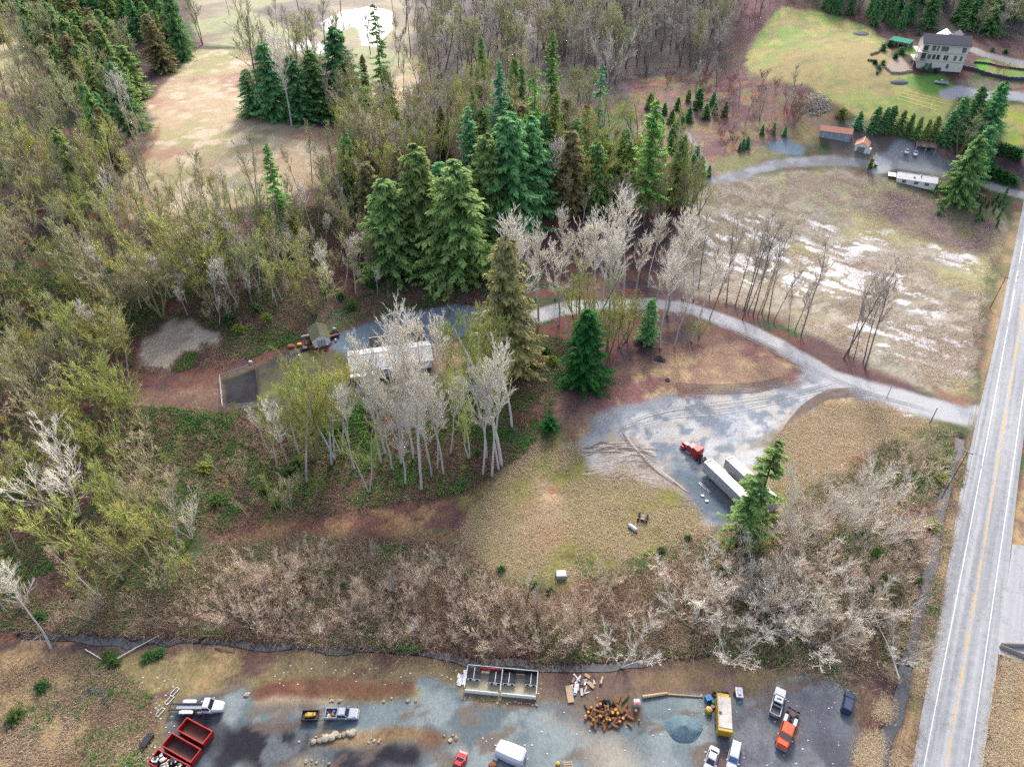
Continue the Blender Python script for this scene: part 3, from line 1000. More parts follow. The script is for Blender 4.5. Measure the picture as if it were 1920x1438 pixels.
def conifer_proto(name, seed, Ht, R0, step=.5, nb=7, droop=.35, uptick=.25, base=.06, fr=.95, fw=.34, power=.8, dens=9, gap=0.0, ragged=.2, hang=.3, tipgrad=1.0, r0=.38):
    g = np.random.default_rng(seed)
    zs = np.arange(base * Ht, Ht * .985, step)
    B = []
    for z in zs:
        k = max(3, int(nb * (1 - .3 * z / Ht)))
        for b in range(k):
            if g.random() < gap:
                continue
            f = 1 - (z / Ht - base) / (1 - base)
            L = R0 * (f ** power) * g.uniform(1 - ragged * 1.6, 1 + ragged) + .25
            B.append((z + g.uniform(-.5, .5), g.random() * 2 * np.pi, L, g.uniform(.7, 1.3)))
    B = np.array(B)
    m = len(B)
    t = np.linspace(0.1, 1.0, dens)
    rad = B[:, 2:3] * t
    dz = B[:, 2:3] * (-droop * B[:, 3:4] * t + uptick * t ** 2.2) + .35 * B[:, 2:3] * 0
    swirl = B[:, 1:2] + .12 * g.standard_normal((m, 1)) * t
    px, py, pz = rad * np.cos(swirl), rad * np.sin(swirl), np.maximum(B[:, 0:1] + dz, .1)
    V, Fc, T = [], [], []
    # sprays left and right of each branch node, and one hanging
    dirx, diry = np.cos(swirl), np.sin(swirl)
    for sgn in (-1, 1, 0):
        n = m * dens
        l = fr * (.55 + .45 * np.sin(np.pi * t))[None, :] * g.uniform(.6, 1.2, (m, dens)) * np.minimum(1, B[:, 2:3] / 2.0 + .35)
        a = 0.75 * sgn + .35 * g.standard_normal((m, dens))
        if sgn == 0:
            a = .5 * g.standard_normal((m, dens))
        dx = dirx * np.cos(a) - diry * np.sin(a)
        dy = dirx * np.sin(a) + diry * np.cos(a)
        dzz = -hang * g.uniform(.3, 1.5, (m, dens)) if sgn else -hang * 2.2 * g.uniform(.2, 1.2, (m, dens)) + .15
        p = np.stack([px, py, pz], -1)
        e = p + np.stack([dx * l, dy * l, dzz * l], -1)
        w = fw * g.uniform(.6, 1.2, (m, dens))
        sx, sy = -dy * w, dx * w
        sz = g.uniform(-.35, .35, (m, dens)) * w
        mid_ = p * .55 + e * .45 + np.array([0, 0, .06])
        A = mid_ + np.stack([sx, sy, sz], -1)
        D = mid_ - np.stack([sx, sy, sz], -1)
        q = np.stack([p, A, e, D], 2).reshape(-1, 3)
        V.append(q)
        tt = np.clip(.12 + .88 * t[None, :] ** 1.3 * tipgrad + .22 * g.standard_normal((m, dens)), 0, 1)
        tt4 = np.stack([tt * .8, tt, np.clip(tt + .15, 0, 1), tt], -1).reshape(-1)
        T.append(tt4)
    V = np.concatenate(V)
    T = np.concatenate(T)
    Q = np.arange(len(V)).reshape(-1, 4)
    # limbs
    S = []
    for i in range(0, m):
        S.append([0, 0, B[i, 0], px[i, -2], py[i, -2], pz[i, -2], .05 + .012 * B[i, 2], .02, 0, 0])
    cv, cf, ct = tubes(S, 3)
    Vall = np.concatenate([V, cv])
    Qall = np.concatenate([Q, cf + len(V)])
    Tall = np.concatenate([T, np.zeros(len(cv))])
    crown = np_mesh(name + '_crown', Vall, Qall, {'tip': Tall}, False)
    h = np.linspace(0, Ht, 9)
    ts = [[.06 * math.sin(a), .05 * math.cos(a * 1.3), a, .06 * math.sin(b), .05 * math.cos(b * 1.3), b, r0 * (1 - a / Ht) + .03, r0 * (1 - b / Ht) + .03, 0, 0] for a, b in zip(h[:-1], h[1:])]
    tv, tf, tt = tubes(ts, 8)
    return (np_mesh(name + '_trunk', tv, tf, {'tip': tt}, True), crown, Ht)


M_BARK_PALE = tree_mat('pale_bark', (206, 198, 190), (236, 228, 218), .12, .01, k=.62)
M_BARK_GREY = tree_mat('grey_bark', (140, 128, 120), (178, 166, 156), .15, .015, k=.5)
M_BARK_MOSS = tree_mat('mossy_bark', (158, 150, 112), (176, 168, 94), .18, .02, k=.55)
M_BARK_FIR = tree_mat('conifer_bark', (104, 86, 78), (104, 86, 78), .15, .01)
M_T_PALE = tree_mat('pale_twigs', (190, 180, 164), (248, 240, 224), .14, .012, k=.74)
M_T_MOSS = tree_mat('mossy_twigs', (132, 136, 56), (210, 212, 136), .24, .03, k=.66)
M_T_MOSS2 = tree_mat('pale_mossy_twigs', (146, 138, 96), (224, 212, 176), .2, .02, k=.62)
M_T_GREY = tree_mat('grey_twigs', (150, 140, 128), (214, 204, 188), .16, .02, k=.7)
M_T_BROWN = tree_mat('brown_twigs', (156, 132, 114), (222, 200, 176), .2, .02, k=.66)
M_T_OLIVE = tree_mat('olive_grey_twigs', (136, 136, 96), (202, 198, 156), .22, .03, k=.66)
M_T_RED = tree_mat('red_brown_twigs', (146, 102, 96), (196, 150, 134), .2, .02, k=.55)
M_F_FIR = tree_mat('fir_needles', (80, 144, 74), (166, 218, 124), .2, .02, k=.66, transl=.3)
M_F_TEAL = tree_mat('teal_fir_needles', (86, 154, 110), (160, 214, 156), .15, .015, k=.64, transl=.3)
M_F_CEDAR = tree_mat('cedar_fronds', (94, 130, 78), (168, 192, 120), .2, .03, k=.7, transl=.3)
M_F_BROWN = tree_mat('brown_cedar_fronds', (112, 110, 74), (190, 176, 126), .15, .02, k=.62, transl=.3)
M_F_DARK = tree_mat('dark_green_fronds', (84, 132, 88), (144, 188, 122), .18, .02, k=.68, transl=.25)
M_F_GREEN = tree_mat('bright_leaves', (42, 100, 56), (92, 156, 84), .15, .02, k=.55, transl=.3)
M_F_LIME = tree_mat('lime_leaves', (112, 134, 56), (190, 200, 110), .15, .02, k=.6, transl=.3)

M_F_SPARSE = tree_mat('yellowish_fir_needles', (84, 116, 72), (168, 188, 116), .1, .02, k=.6, transl=.3)
M_F_MUTED = tree_mat('muted_leaves', (58, 92, 54), (116, 144, 84), .25, .04, k=.5, transl=.25)
PROTO = {}


def mk(key, n, fn, bark, leaf):
    PROTO[key] = [(fn(i), bark, leaf) for i in range(n)]


mk('maple', 5, lambda i: bare_proto('maple', 100 + i, 18, stems=[2, 3, 2, 4, 3][i], lean=[.28, .3, .22, .34, .38][i], start=.25, nb=24, l1=.30, up=.34, ang=.9, n2=6, r0=.30, rt=1.2, wob=.14, prof='spread', trop=.15), M_BARK_MOSS, M_T_MOSS)
mk('alder', 5, lambda i: bare_proto('alder', 200 + i, 22, stems=1, lean=.05, start=[.4, .5, .34, .45, .55][i], nb=26, l1=.21, up=.45, ang=.85, n2=6, n3=4, n4=2, r0=.22, rt=1.1, wob=.09, prof='top'), M_BARK_PALE, M_T_PALE)
mk('mossalder', 3, lambda i: bare_proto('mossalder', 240 + i, 22, stems=[1, 2, 1][i], lean=.14, start=.32, nb=24, l1=.22, up=.42, ang=.82, n2=6, r0=.24, rt=1.15, wob=.09, prof='top'), M_BARK_PALE, M_T_MOSS)
mk('grey', 4, lambda i: bare_proto('grey', 300 + i, 20, stems=[1, 1, 2, 1][i], lean=.12, start=.3, nb=24, l1=.22, up=.5, ang=.8, n2=6, r0=.22, rt=1.2, wob=.1, prof='top'), M_BARK_GREY, M_T_GREY)
mk('olive', 4, lambda i: bare_proto('olive', 330 + i, 20, stems=[1, 2, 2, 1][i], lean=.16, start=.25, nb=26, l1=.24, up=.45, ang=.8, n2=6, r0=.22, rt=1.25, wob=.1, prof='top'), M_BARK_GREY, M_T_OLIVE)
mk('slim', 3, lambda i: bare_proto('slim', 360 + i, 20, stems=1, lean=.05, start=.42, nb=18, l1=.17, up=.6, ang=.7, n2=6, n3=4, n4=2, r0=.14, rt=.9, wob=.07, prof='top'), M_BARK_GREY, M_T_GREY)
mk('willow', 4, lambda i: bare_proto('willow', 400 + i, 14, stems=[3, 4, 5, 3][i], lean=[.5, .6, .7, .42][i], start=.22, nb=26, l1=.36, up=.42, ang=.7, n2=6, r0=.17, rt=.85, wob=.07, prof='spread', trop=.1), M_BARK_PALE, M_T_PALE)
mk('scrub', 5, lambda i: bare_proto('scrub', 500 + i, 7, stems=[5, 7, 4, 6, 8][i], lean=[.35, .5, .3, .6, .45][i], start=.2, nb=20, l1=.36, up=.45, ang=.62, n2=5, n3=4, n4=2, r0=.06, rt=.62, wob=.09, prof='spread'), M_BARK_GREY, M_T_BROWN)
mk('redscrub', 2, lambda i: bare_proto('redscrub', 540 + i, 7, stems=[6, 7][i], lean=.5, start=.2, nb=22, l1=.36, up=.45, ang=.7, n2=6, n3=4, n4=2, r0=.06, rt=.75, wob=.1, prof='spread'), M_BARK_GREY, M_T_RED)
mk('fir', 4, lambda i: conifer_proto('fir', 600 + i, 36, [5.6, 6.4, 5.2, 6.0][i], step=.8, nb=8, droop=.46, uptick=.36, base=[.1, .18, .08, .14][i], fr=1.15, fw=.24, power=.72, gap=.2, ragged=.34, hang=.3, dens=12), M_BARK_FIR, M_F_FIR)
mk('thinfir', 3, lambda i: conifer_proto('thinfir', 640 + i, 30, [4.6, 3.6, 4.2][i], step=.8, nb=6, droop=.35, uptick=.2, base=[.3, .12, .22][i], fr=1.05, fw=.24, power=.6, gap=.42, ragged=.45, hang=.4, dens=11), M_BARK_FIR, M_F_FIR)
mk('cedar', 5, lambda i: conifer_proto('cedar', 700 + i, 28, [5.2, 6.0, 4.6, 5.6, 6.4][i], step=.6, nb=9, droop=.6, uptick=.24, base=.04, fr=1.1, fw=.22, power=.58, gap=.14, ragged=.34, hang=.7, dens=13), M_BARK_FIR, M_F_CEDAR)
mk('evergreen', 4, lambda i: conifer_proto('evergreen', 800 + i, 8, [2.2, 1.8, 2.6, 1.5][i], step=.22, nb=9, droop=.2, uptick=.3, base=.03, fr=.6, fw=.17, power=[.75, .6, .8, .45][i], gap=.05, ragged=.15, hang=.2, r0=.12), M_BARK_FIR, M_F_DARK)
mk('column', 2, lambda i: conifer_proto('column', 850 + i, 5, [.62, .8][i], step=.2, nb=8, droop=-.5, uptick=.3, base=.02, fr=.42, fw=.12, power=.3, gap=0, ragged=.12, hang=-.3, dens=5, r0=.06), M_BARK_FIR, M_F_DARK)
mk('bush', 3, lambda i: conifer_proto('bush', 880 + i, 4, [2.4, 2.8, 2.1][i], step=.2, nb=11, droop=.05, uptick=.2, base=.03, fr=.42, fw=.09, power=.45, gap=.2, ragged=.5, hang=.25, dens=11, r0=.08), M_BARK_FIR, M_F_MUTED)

KIND = {  # object name, phrase, category
    'maple': ('mossy_maple', 'bare spreading maple coated in olive moss', 'maple'),
    'alder': ('pale_alder', 'tall bare alder with pale grey trunk', 'alder'),
    'mossalder': ('mossy_alder', 'bare alder with yellowish mossy twigs', 'alder'),
    'grey': ('grey_bare_tree', 'leafless grey brown tree', 'tree'),
    'olive': ('olive_bare_tree', 'leafless olive grey tree', 'tree'),
    'slim': ('slender_bare_tree', 'slender leafless tree with thin trunk', 'tree'),
    'willow': ('pale_willow', 'pale bare willow with fanned stems', 'willow'),
    'scrub': ('bare_shrub', 'leafless tan brown shrub', 'shrub'),
    'redscrub': ('reddish_shrub', 'leafless reddish brown shrub', 'shrub'),
    'fir': ('douglas_fir', 'green pointed fir', 'fir'),
    'thinfir': ('sparse_fir', 'sparse fir with gaps between limbs', 'fir'),
    'cedar': ('cedar_tree', 'dense drooping cedar', 'cedar'),
    'evergreen': ('small_evergreen', 'small dark green evergreen', 'evergreen'),
    'column': ('columnar_conifer', 'narrow upright columnar conifer', 'conifer'),
    'bush': ('evergreen_bush', 'leafy green bush', 'bush'),
}
LANDMARKS = [((330, 645), 'the bare sandy bank'), ((598, 632), 'the mossy roofed garden shed'), ((720, 680), 'the white roofed house'), ((450, 725), 'the dark fenced dog run'),
             ((250, 395), 'the tan field\'s lower tip'), ((440, 385), 'the tan field\'s lower edge'), ((690, 50), 'the pale pond'), ((440, 95), 'the tan field\'s far corner'), ((300, 160), 'the tan field\'s curved wood edge'), ((560, 235), 'the grove in the tan field'),
             ((1295, 850), 'the red lorry'), ((1080, 830), 'the gravel pad\'s blunt end'), ((838, 575), 'the crossarm pole'), ((765, 606), 'the white saloon car'), ((735, 590), 'the two wheelie bins'), ((1240, 672), 'the heap of tyres by the trees'),
             ((1330, 595), 'the driveway\'s bend'), ((1100, 573), 'the driveway\'s wooded stretch'), ((1560, 704), 'the driveway fork'), ((1780, 770), 'the driveway mouth'), ((1480, 610), 'the marsh\'s driveway edge'), ((1500, 400), 'the glinting marsh'), ((1790, 485), 'the striped glint patch'),
             ((1565, 255), 'the orange roofed barn'), ((1617, 280), 'the small orange roofed garage'), ((1765, 120), 'the three storey house'), ((1520, 190), 'the brush pile'), ((1410, 115), 'the lawn\'s narrow end'), ((1540, 20), 'the lawn\'s wooded top'), ((1090, 700), 'the big rounded bright cedar'),
             ((940, 1280), 'the black roofed kennels'), ((1140, 1335), 'the log heap'), ((1353, 1350), 'the yellow box trailer'), ((1187, 992), 'the white tank'), ((1052, 1074), 'the white crate'), ((172, 1300), 'the black plastic sheet'), ((385, 1322), 'the white hook truck'), ((1590, 1315), 'the dark blue van'),
             ((620, 1290), 'the orange mulch bed'), ((1890, 1120), 'the side road junction'), ((1203, 405), 'the lone bright fir'), ((1025, 235), 'the tallest fir'), ((1715, 340), 'the bungalow with white roof'), ((1320, 300), 'the garden path'), ((1470, 275), 'the blue gravel patch'), ((1780, 880), 'the roadside power pole'),
             ((1430, 950), 'the white trailers'), ((640, 990), 'the meadow path'), ((180, 1205), 'the creek\'s open pool'), ((700, 1216), 'the creek by the long verge'), ((1290, 1222), 'the creek\'s dark pool'), ((1720, 1190), 'the roadside ditch'), ((1480, 300), 'the farm driveway')]
LMW = at_many([l[0][0] for l in LANDMARKS], [l[0][1] for l in LANDMARKS])
ALLTREES = []   # (root, kind, position, fixed label, cat, group)
COUNTK = {}


def plant(key, pos, height, label=None, cat=None, group=None, sx=1.0, leaf=None, yaw=None, name=None, tilt=0.0, phrase=None, var=None):
    lst = PROTO[key]
    i = COUNTK.get(key, 0) if var is None else var
    COUNTK[key] = COUNTK.get(key, 0) + 1
    (tm, cm, H0), bark, lf = lst[i % len(lst)]
    s = height / H0
    o = bpy.data.objects.new(name or KIND[key][0], None)
    COL.objects.link(o)
    o.empty_display_size = .3
    o.location = (float(pos[0]), float(pos[1]), float(pos[2]) - .12)
    o.rotation_euler = (tilt * random.gauss(0, 1), tilt * random.gauss(0, 1), random.uniform(0, 6.28) if yaw is None else yaw)
    o.scale = (s * sx, s * sx, s)
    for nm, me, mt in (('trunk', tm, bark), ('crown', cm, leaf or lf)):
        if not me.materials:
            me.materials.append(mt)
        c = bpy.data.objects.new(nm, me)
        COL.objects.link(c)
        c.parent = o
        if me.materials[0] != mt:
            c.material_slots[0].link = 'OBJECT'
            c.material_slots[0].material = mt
    ALLTREES.append([o, key, np.array(pos, float), label, cat or KIND[key][2], group, phrase])
    return o


def tree_px(key, bx, by, ty, **kw):
    """tree standing at image point (bx, by) on the ground, its top at image row ty"""
    p = at(bx, by)
    return plant(key, p, height_for(p, ty), **kw)


def inside_px(poly, n, rnd, mind, tries=40):
    """n points spread through an image polygon, evenly by ground distance"""
    xs = [p[0] for p in poly]
    ys = [p[1] for p in poly]
    out, pts = [], []
    P = np.array(poly, float)
    k = 0
    while len(out) < n and k < n * tries:
        k += 1
        x, y = rnd.uniform(min(xs), max(xs)), rnd.uniform(min(ys), max(ys))
        c = False
        j = len(P) - 1
        for i in range(len(P)):
            if (P[i][1] > y) != (P[j][1] > y) and x < (P[j][0] - P[i][0]) * (y - P[i][1]) / (P[j][1] - P[i][1]) + P[i][0]:
                c = not c
            j = i
        if not c:
            continue
        if any((x - a) ** 2 + ((y - b) * 1.3) ** 2 < mind ** 2 for a, b in out):
            continue
        out.append((x, y))
    return out


def wood(poly, n, mix, hrange, mind=18, seed=1, tilt=.04, leafmix=None, sx=(.85, 1.15)):
    rnd = random.Random(seed)
    pts = inside_px(poly, n, rnd, mind)
    if not pts:
        return
    W = at_many([p[0] for p in pts], [p[1] for p in pts])
    keys = [k for k, w in mix for _ in range(w)]
    for w in W:
        k = rnd.choice(keys)
        h = rnd.uniform(*hrange)
        leaf = phrase = None
        if k in ('maple', 'mossalder') and rnd.random() < .4:
            leaf = M_T_MOSS2
        if leafmix and k in leafmix:
            leaf, phrase = rnd.choice(leafmix[k])
        if k in ('scrub', 'redscrub'):
            h *= .42
        if k in ('bush', 'evergreen'):
            h *= .3
        plant(k, w, h, tilt=tilt, leaf=leaf, sx=rnd.uniform(*sx), phrase=phrase)


CED = {'cedar': [(M_F_CEDAR, 'dense drooping olive green cedar'), (M_F_CEDAR, 'dense drooping olive green cedar'), (M_F_CEDAR, 'dense drooping olive green cedar'), (M_F_BROWN, 'drooping cedar browned at its tips'), (M_F_DARK, 'dense deep green cedar')]}
random.seed(5)
# --- notable conifers
T = tree_px
T('fir', 1204, 408, 182, label='lone bright green fir, tall and ragged, at the wood\'s edge by the marsh', var=1, sx=1.05)
T('fir', 1030, 255, 52, label='tallest bright green fir, its top above every other in the middle wood', var=0, sx=.9)
T('thinfir', 1000, 330, 132, label='fir with bare spiky top beside the tallest fir', var=0)
T('fir', 1036, 345, 165, label='yellowish green fir in front of the tallest fir', leaf=M_F_LIME, var=2, sx=.95)
T('thinfir', 1118, 275, 118, label='pale feathery fir alone among grey bare trees', leaf=M_F_TEAL, var=1)
T('fir', 938, 305, 112, label='pale teal fir behind the lower teal fir', leaf=M_F_TEAL, var=3, sx=.95)
T('fir', 882, 335, 196, label='broad teal fir with pointed top in the middle wood', leaf=M_F_TEAL, var=1, sx=1.15)
T('fir', 538, 452, 262, label='slim bright fir standing alone at the tan field\'s lower edge', var=2, sx=.9)
T('evergreen', 556, 460, 402, label='small yellow green conifer below the slim fir on the slope', leaf=M_F_LIME, sx=1.4)
T('thinfir', 722, 212, 2, label='very tall narrow fir standing beside the pale pond', var=1, sx=.85)
T('cedar', 1094, 716, 578, label='big rounded bright green cedar below the wooded driveway', leaf=M_F_GREEN, var=1, sx=1.4)
T('thinfir', 1400, 1010, 822, label='sparse green fir standing before the white trailers', leaf=M_F_SPARSE, var=1, sx=1.15)
T('thinfir', 1378, 1030, 868, label='lower thin fir beside the sparse fir before the trailers', leaf=M_F_SPARSE, var=2, sx=1.1)
T('cedar', 1212, 642, 556, label='dark cedar standing in the driveway\'s bend near the tyres', leaf=M_F_DARK, var=2, sx=1.2)
plant('bush', at(1030, 806), 4.2, label='bright green bush at the gravel pad\'s blunt end', leaf=M_F_GREEN, sx=1.0)
T('cedar', 950, 688, 438, label='cedar with tan dead top between the house and the driveway', leaf=M_F_BROWN, var=3, sx=1.15)
T('cedar', 740, 505, 332, label='broad green cedar hung with bare mossy branches on the slope', var=1, sx=1.75)
T('cedar', 862, 515, 300, label='broad olive cedar beside the dark driveway slope', leaf=M_F_CEDAR, var=4, sx=1.7)
T('cedar', 795, 485, 270, label='tall olive cedar behind the two broad cedars', leaf=M_F_CEDAR, var=0, sx=1.5)
T('cedar', 955, 425, 205, label='tall dark cedar below the teal firs', leaf=M_F_DARK, var=3, sx=1.5)
T('cedar', 915, 430, 248, label='dark green cedar, middle one of three below the teal firs', var=1, sx=1.5)
T('cedar', 993, 395, 218, label='bluish green cedar below the spiky topped fir', leaf=M_F_DARK, var=0, sx=1.5)
T('cedar', 1065, 392, 240, label='olive cedar between the lone fir and the spiky topped fir', leaf=M_F_BROWN, var=2, sx=1.5)
T('cedar', 1110, 388, 262, label='grey green cedar left of the lone bright fir', leaf=M_F_CEDAR, var=1, sx=1.5)
T('cedar', 1160, 360, 250, label='small cedar tucked close behind the lone bright fir', var=4)
for bx, by, ty in [(700, 420, 300), (830, 420, 300), (880, 440, 310), (930, 350, 240), (1020, 380, 260), (1075, 330, 220), (980, 300, 190), (1130, 330, 250), (770, 380, 290), (905, 300, 200), (1060, 270, 180)]:
    T('cedar', bx, by, ty, leaf=random.choice([M_F_CEDAR, M_F_BROWN, M_F_DARK]), sx=1.5, phrase='broad cedar crowded among mossy trees')
# grove in the tan field
G = 'conifers of the grove in the tan field'
T('cedar', 478, 216, 128, label='low dark conifer at the grove\'s end, standing apart on the tan field', leaf=M_F_DARK, var=1, sx=1.7, name='dark_conifer')
T('cedar', 520, 222, 75, label='dark conifer behind the pale double trunk in the grove', leaf=M_F_DARK, var=2, sx=1.7)
T('cedar', 565, 225, 100, label='lower green conifer in the middle of the grove', var=0, leaf=M_F_DARK, sx=1.6)
T('cedar', 598, 215, 92, label='green conifer in the grove with a bare tree before it', var=3, sx=1.6)
T('cedar', 648, 212, 48, label='tallest dark conifer of the grove, next to the pond', leaf=M_F_DARK, var=4, sx=1.5)
T('cedar', 690, 196, 100, label='thin conifer on the pond side of the grove', leaf=M_F_BROWN, var=2, sx=.8)
T('alder', 547, 236, 62, label='pale double trunked bare tree before the grove', sx=1.2)
T('olive', 500, 225, 30, sx=1.2)
T('olive', 580, 205, 10, sx=1.2)
T('olive', 610, 200, 15, sx=1.2)
T('grey', 625, 225, 120)
T('olive', 672, 225, 95)
# upper left ridge
wood([(0, 0), (330, -10), (362, 60), (355, 108), (300, 165), (262, 205), (250, 250), (205, 235), (150, 200), (80, 140)], 84, [('cedar', 7), ('olive', 2)], (20, 28), 13, 31, .03, CED, sx=(1.1, 1.6))
T('cedar', 346, 112, -40, label='dark conifer at the wood\'s corner by the tan field', leaf=M_F_DARK, var=0, sx=.9)
T('cedar', 222, 312, 196, label='green cedar with browned side leaning over the tan field\'s curve', leaf=M_F_BROWN, var=1, sx=1.1)
T('cedar', 205, 300, 150, leaf=M_F_CEDAR, sx=.9)
T('alder', 268, 250, 122, label='pair of silvery alders, taller one at the tan field\'s curve', sx=1.1)
T('alder', 250, 262, 135, label='pair of silvery alders, lower one at the tan field\'s curve', sx=1.0)
wood([(-30, 20), (80, 120), (150, 200), (230, 270), (215, 420), (0, 340), (-30, 200)], 80, [('olive', 4), ('mossalder', 3), ('cedar', 1), ('maple', 2)], (18, 26), 13, 33, .05, CED)
# slope woods on the left
wood([(-40, 330), (0, 340), (215, 420), (330, 415), (420, 400), (440, 470), (400, 560), (300, 600), (255, 650), (240, 760), (-30, 780), (-40, 500)], 112, [('maple', 5), ('mossalder', 5), ('olive', 3), ('alder', 1)], (16, 24), 16, 35, .05)
wood([(-40, 770), (240, 765), (275, 800), (290, 900), (350, 960), (400, 1070), (300, 1110), (120, 1130), (-40, 1150)], 44, [('maple', 6), ('mossalder', 3)], (14, 19), 22, 37, .06)
T('willow', 150, 965, 815, label='whitish bare tree with a mossy foot on the dark woodland floor', sx=1.0, var=0)
T('willow', 95, 890, 838, label='whitish bare crown behind the white tree on the woodland floor', var=2)
T('maple', 300, 1080, 930, label='yellow mossy maple above the meadow path\'s shaded end', sx=1.1, var=4)
T('maple', 235, 1085, 950, sx=1.1)
T('alder', 95, 1215, 1090, label='grey alder leaning beside the creek\'s open pool', tilt=.03)
T('willow', 360, 1010, 930, sx=.6)
T('maple', 205, 780, 690)
T('maple', 270, 800, 640)
# tan field's lower edge row
for bx, by, ty in [(300, 395, 245), (347, 405, 290), (392, 395, 272), (435, 400, 330), (482, 382, 255), (502, 380, 300), (560, 362, 262), (586, 345, 222), (628, 335, 225), (655, 350, 212), (690, 330, 210)]:
    T(random.choice(['slim', 'grey', 'mossalder']), bx, by, ty, leaf=M_T_OLIVE, phrase='leafless greenish grey tree')
# far trees round the pond
for bx, by, ty in [(380, 85, -40), (430, 30, -60), (452, 40, -60), (470, 80, -20), (770, 108, -60), (760, 60, -80), (740, 45, -70), (800, 175, 50), (812, 178, 40), (640, 30, -70), (560, 20, -50), (520, 60, -30), (540, 110, 10), (590, 100, 5), (610, 95, -20)]:
    T(random.choice(['slim', 'olive', 'grey']), bx, by, ty)
wood([(460, 60), (560, 70), (620, 100), (560, 130), (470, 130)], 12, [('grey', 2), ('scrub', 2), ('olive', 1)], (14, 20), 14, 39)
# middle wood
wood([(640, 240), (720, 235), (830, 180), (930, 160), (1100, 200), (1200, 260), (1300, 370), (1240, 410), (1130, 420), (990, 330), (900, 340), (760, 400), (650, 380)], 130, [('olive', 3), ('mossalder', 6), ('cedar', 2), ('grey', 1), ('maple', 4)], (19, 27), 11, 41, .04, CED)
wood([(640, 300), (700, 310), (720, 400), (650, 450), (600, 440), (590, 380)], 14, [('mossalder', 3), ('olive', 2), ('maple', 1)], (14, 20), 16, 42)
for bx, by, ty in [(1265, 395, 310), (1290, 405, 318), (1240, 420, 330), (1310, 400, 322)]:
    T('maple', bx, by, ty, sx=1.1)
T('alder', 1035, 385, 255, label='pale bare tree standing out before dark cedars of the middle wood', sx=1.3)
T('willow', 1140, 165, 50, label='whitish round bare crown before the grey hill wood', sx=.75, var=1)
wood([(690, 100), (760, 60), (830, 40), (830, 170), (760, 200)], 12, [('olive', 2), ('grey', 2), ('slim', 1)], (18, 26), 16, 44)
wood([(420, 440), (560, 480), (700, 500), (760, 540), (650, 580), (500, 600), (430, 560)], 26, [('alder', 2), ('slim', 2), ('scrub', 4), ('mossalder', 1)], (9, 14), 20, 59, .08)
# back wood on the hill
wood([(770, 20), (900, 0), (1100, -20), (1300, -25), (1400, 0), (1390, 60), (1330, 130), (1200, 160), (1060, 150), (930, 140), (820, 160)], 190, [('olive', 4), ('grey', 5), ('alder', 1), ('slim', 1)], (22, 31), 9.5, 43, sx=(1.1, 1.7))
wood([(1440, -45), (1940, -45), (1940, 60), (1850, 80), (1790, 40), (1700, 60), (1640, 30), (1560, 5), (1470, -5)], 130, [('grey', 4), ('olive', 3), ('cedar', 2)], (17, 25), 9.5, 45, .03, sx=(1.0, 1.5), leafmix= {'cedar': [(M_F_DARK, 'dense deep green cedar')]})
wood([(1540, 10), (1640, 30), (1700, 50), (1690, 62), (1620, 45), (1550, 22)], 9, [('cedar', 1)], (12, 16), 12, 46, .03, {'cedar': [(M_F_DARK, 'dense deep green cedar')]})
wood([(1390, 5), (1460, -10), (1440, 40), (1400, 70)], 10, [('redscrub', 2), ('grey', 1)], (12, 17), 12, 47)
# hillside garden
rr = random.Random(8)
for x, y, h, s in [(1245, 215, 5, 1), (1258, 232, 6, 1), (1238, 250, 6.5, 1), (1262, 262, 7, 1.1), (1275, 240, 6.5, 1.1), (1290, 228, 6, 1), (1308, 205, 9, 1), (1322, 222, 6, 1.1), (1358, 218, 6, .9), (1268, 290, 6, 1), (1282, 300, 6, 1), (1258, 280, 5.5, 1), (1298, 315, 5.5, 1), (1312, 322, 6, 1), (1305, 300, 5.5, 1), (1328, 330, 4, .9), (1225, 235, 7, 1), (1232, 270, 6, 1), (1340, 215, 5, 1), (1218, 205, 7, 1), (1392, 280, 4.5, .8), (1400, 277, 4.5, .8), (1386, 284, 3.5, .8), (1428, 252, 4, .8), (1450, 250, 4, .8), (1470, 255, 4, .8), (1335, 200, 6, 1), (1270, 205, 5, 1), (1290, 190, 5, 1)]:
    plant('evergreen', at(x, y), h * 1.1, sx=s * 1.15, leaf=rr.choice([M_F_DARK, M_F_DARK, M_F_CEDAR, M_F_TEAL]))
wood([(1180, 150), (1400, 140), (1500, 180), (1500, 240), (1420, 270), (1330, 240), (1250, 190)], 36, [('redscrub', 3), ('scrub', 2), ('grey', 1)], (12, 18), 15, 51)
for x, y in [(1375, 275), (1395, 262), (1352, 262), (1370, 258), (1360, 280)]:
    plant('redscrub', at(x, y), 5)
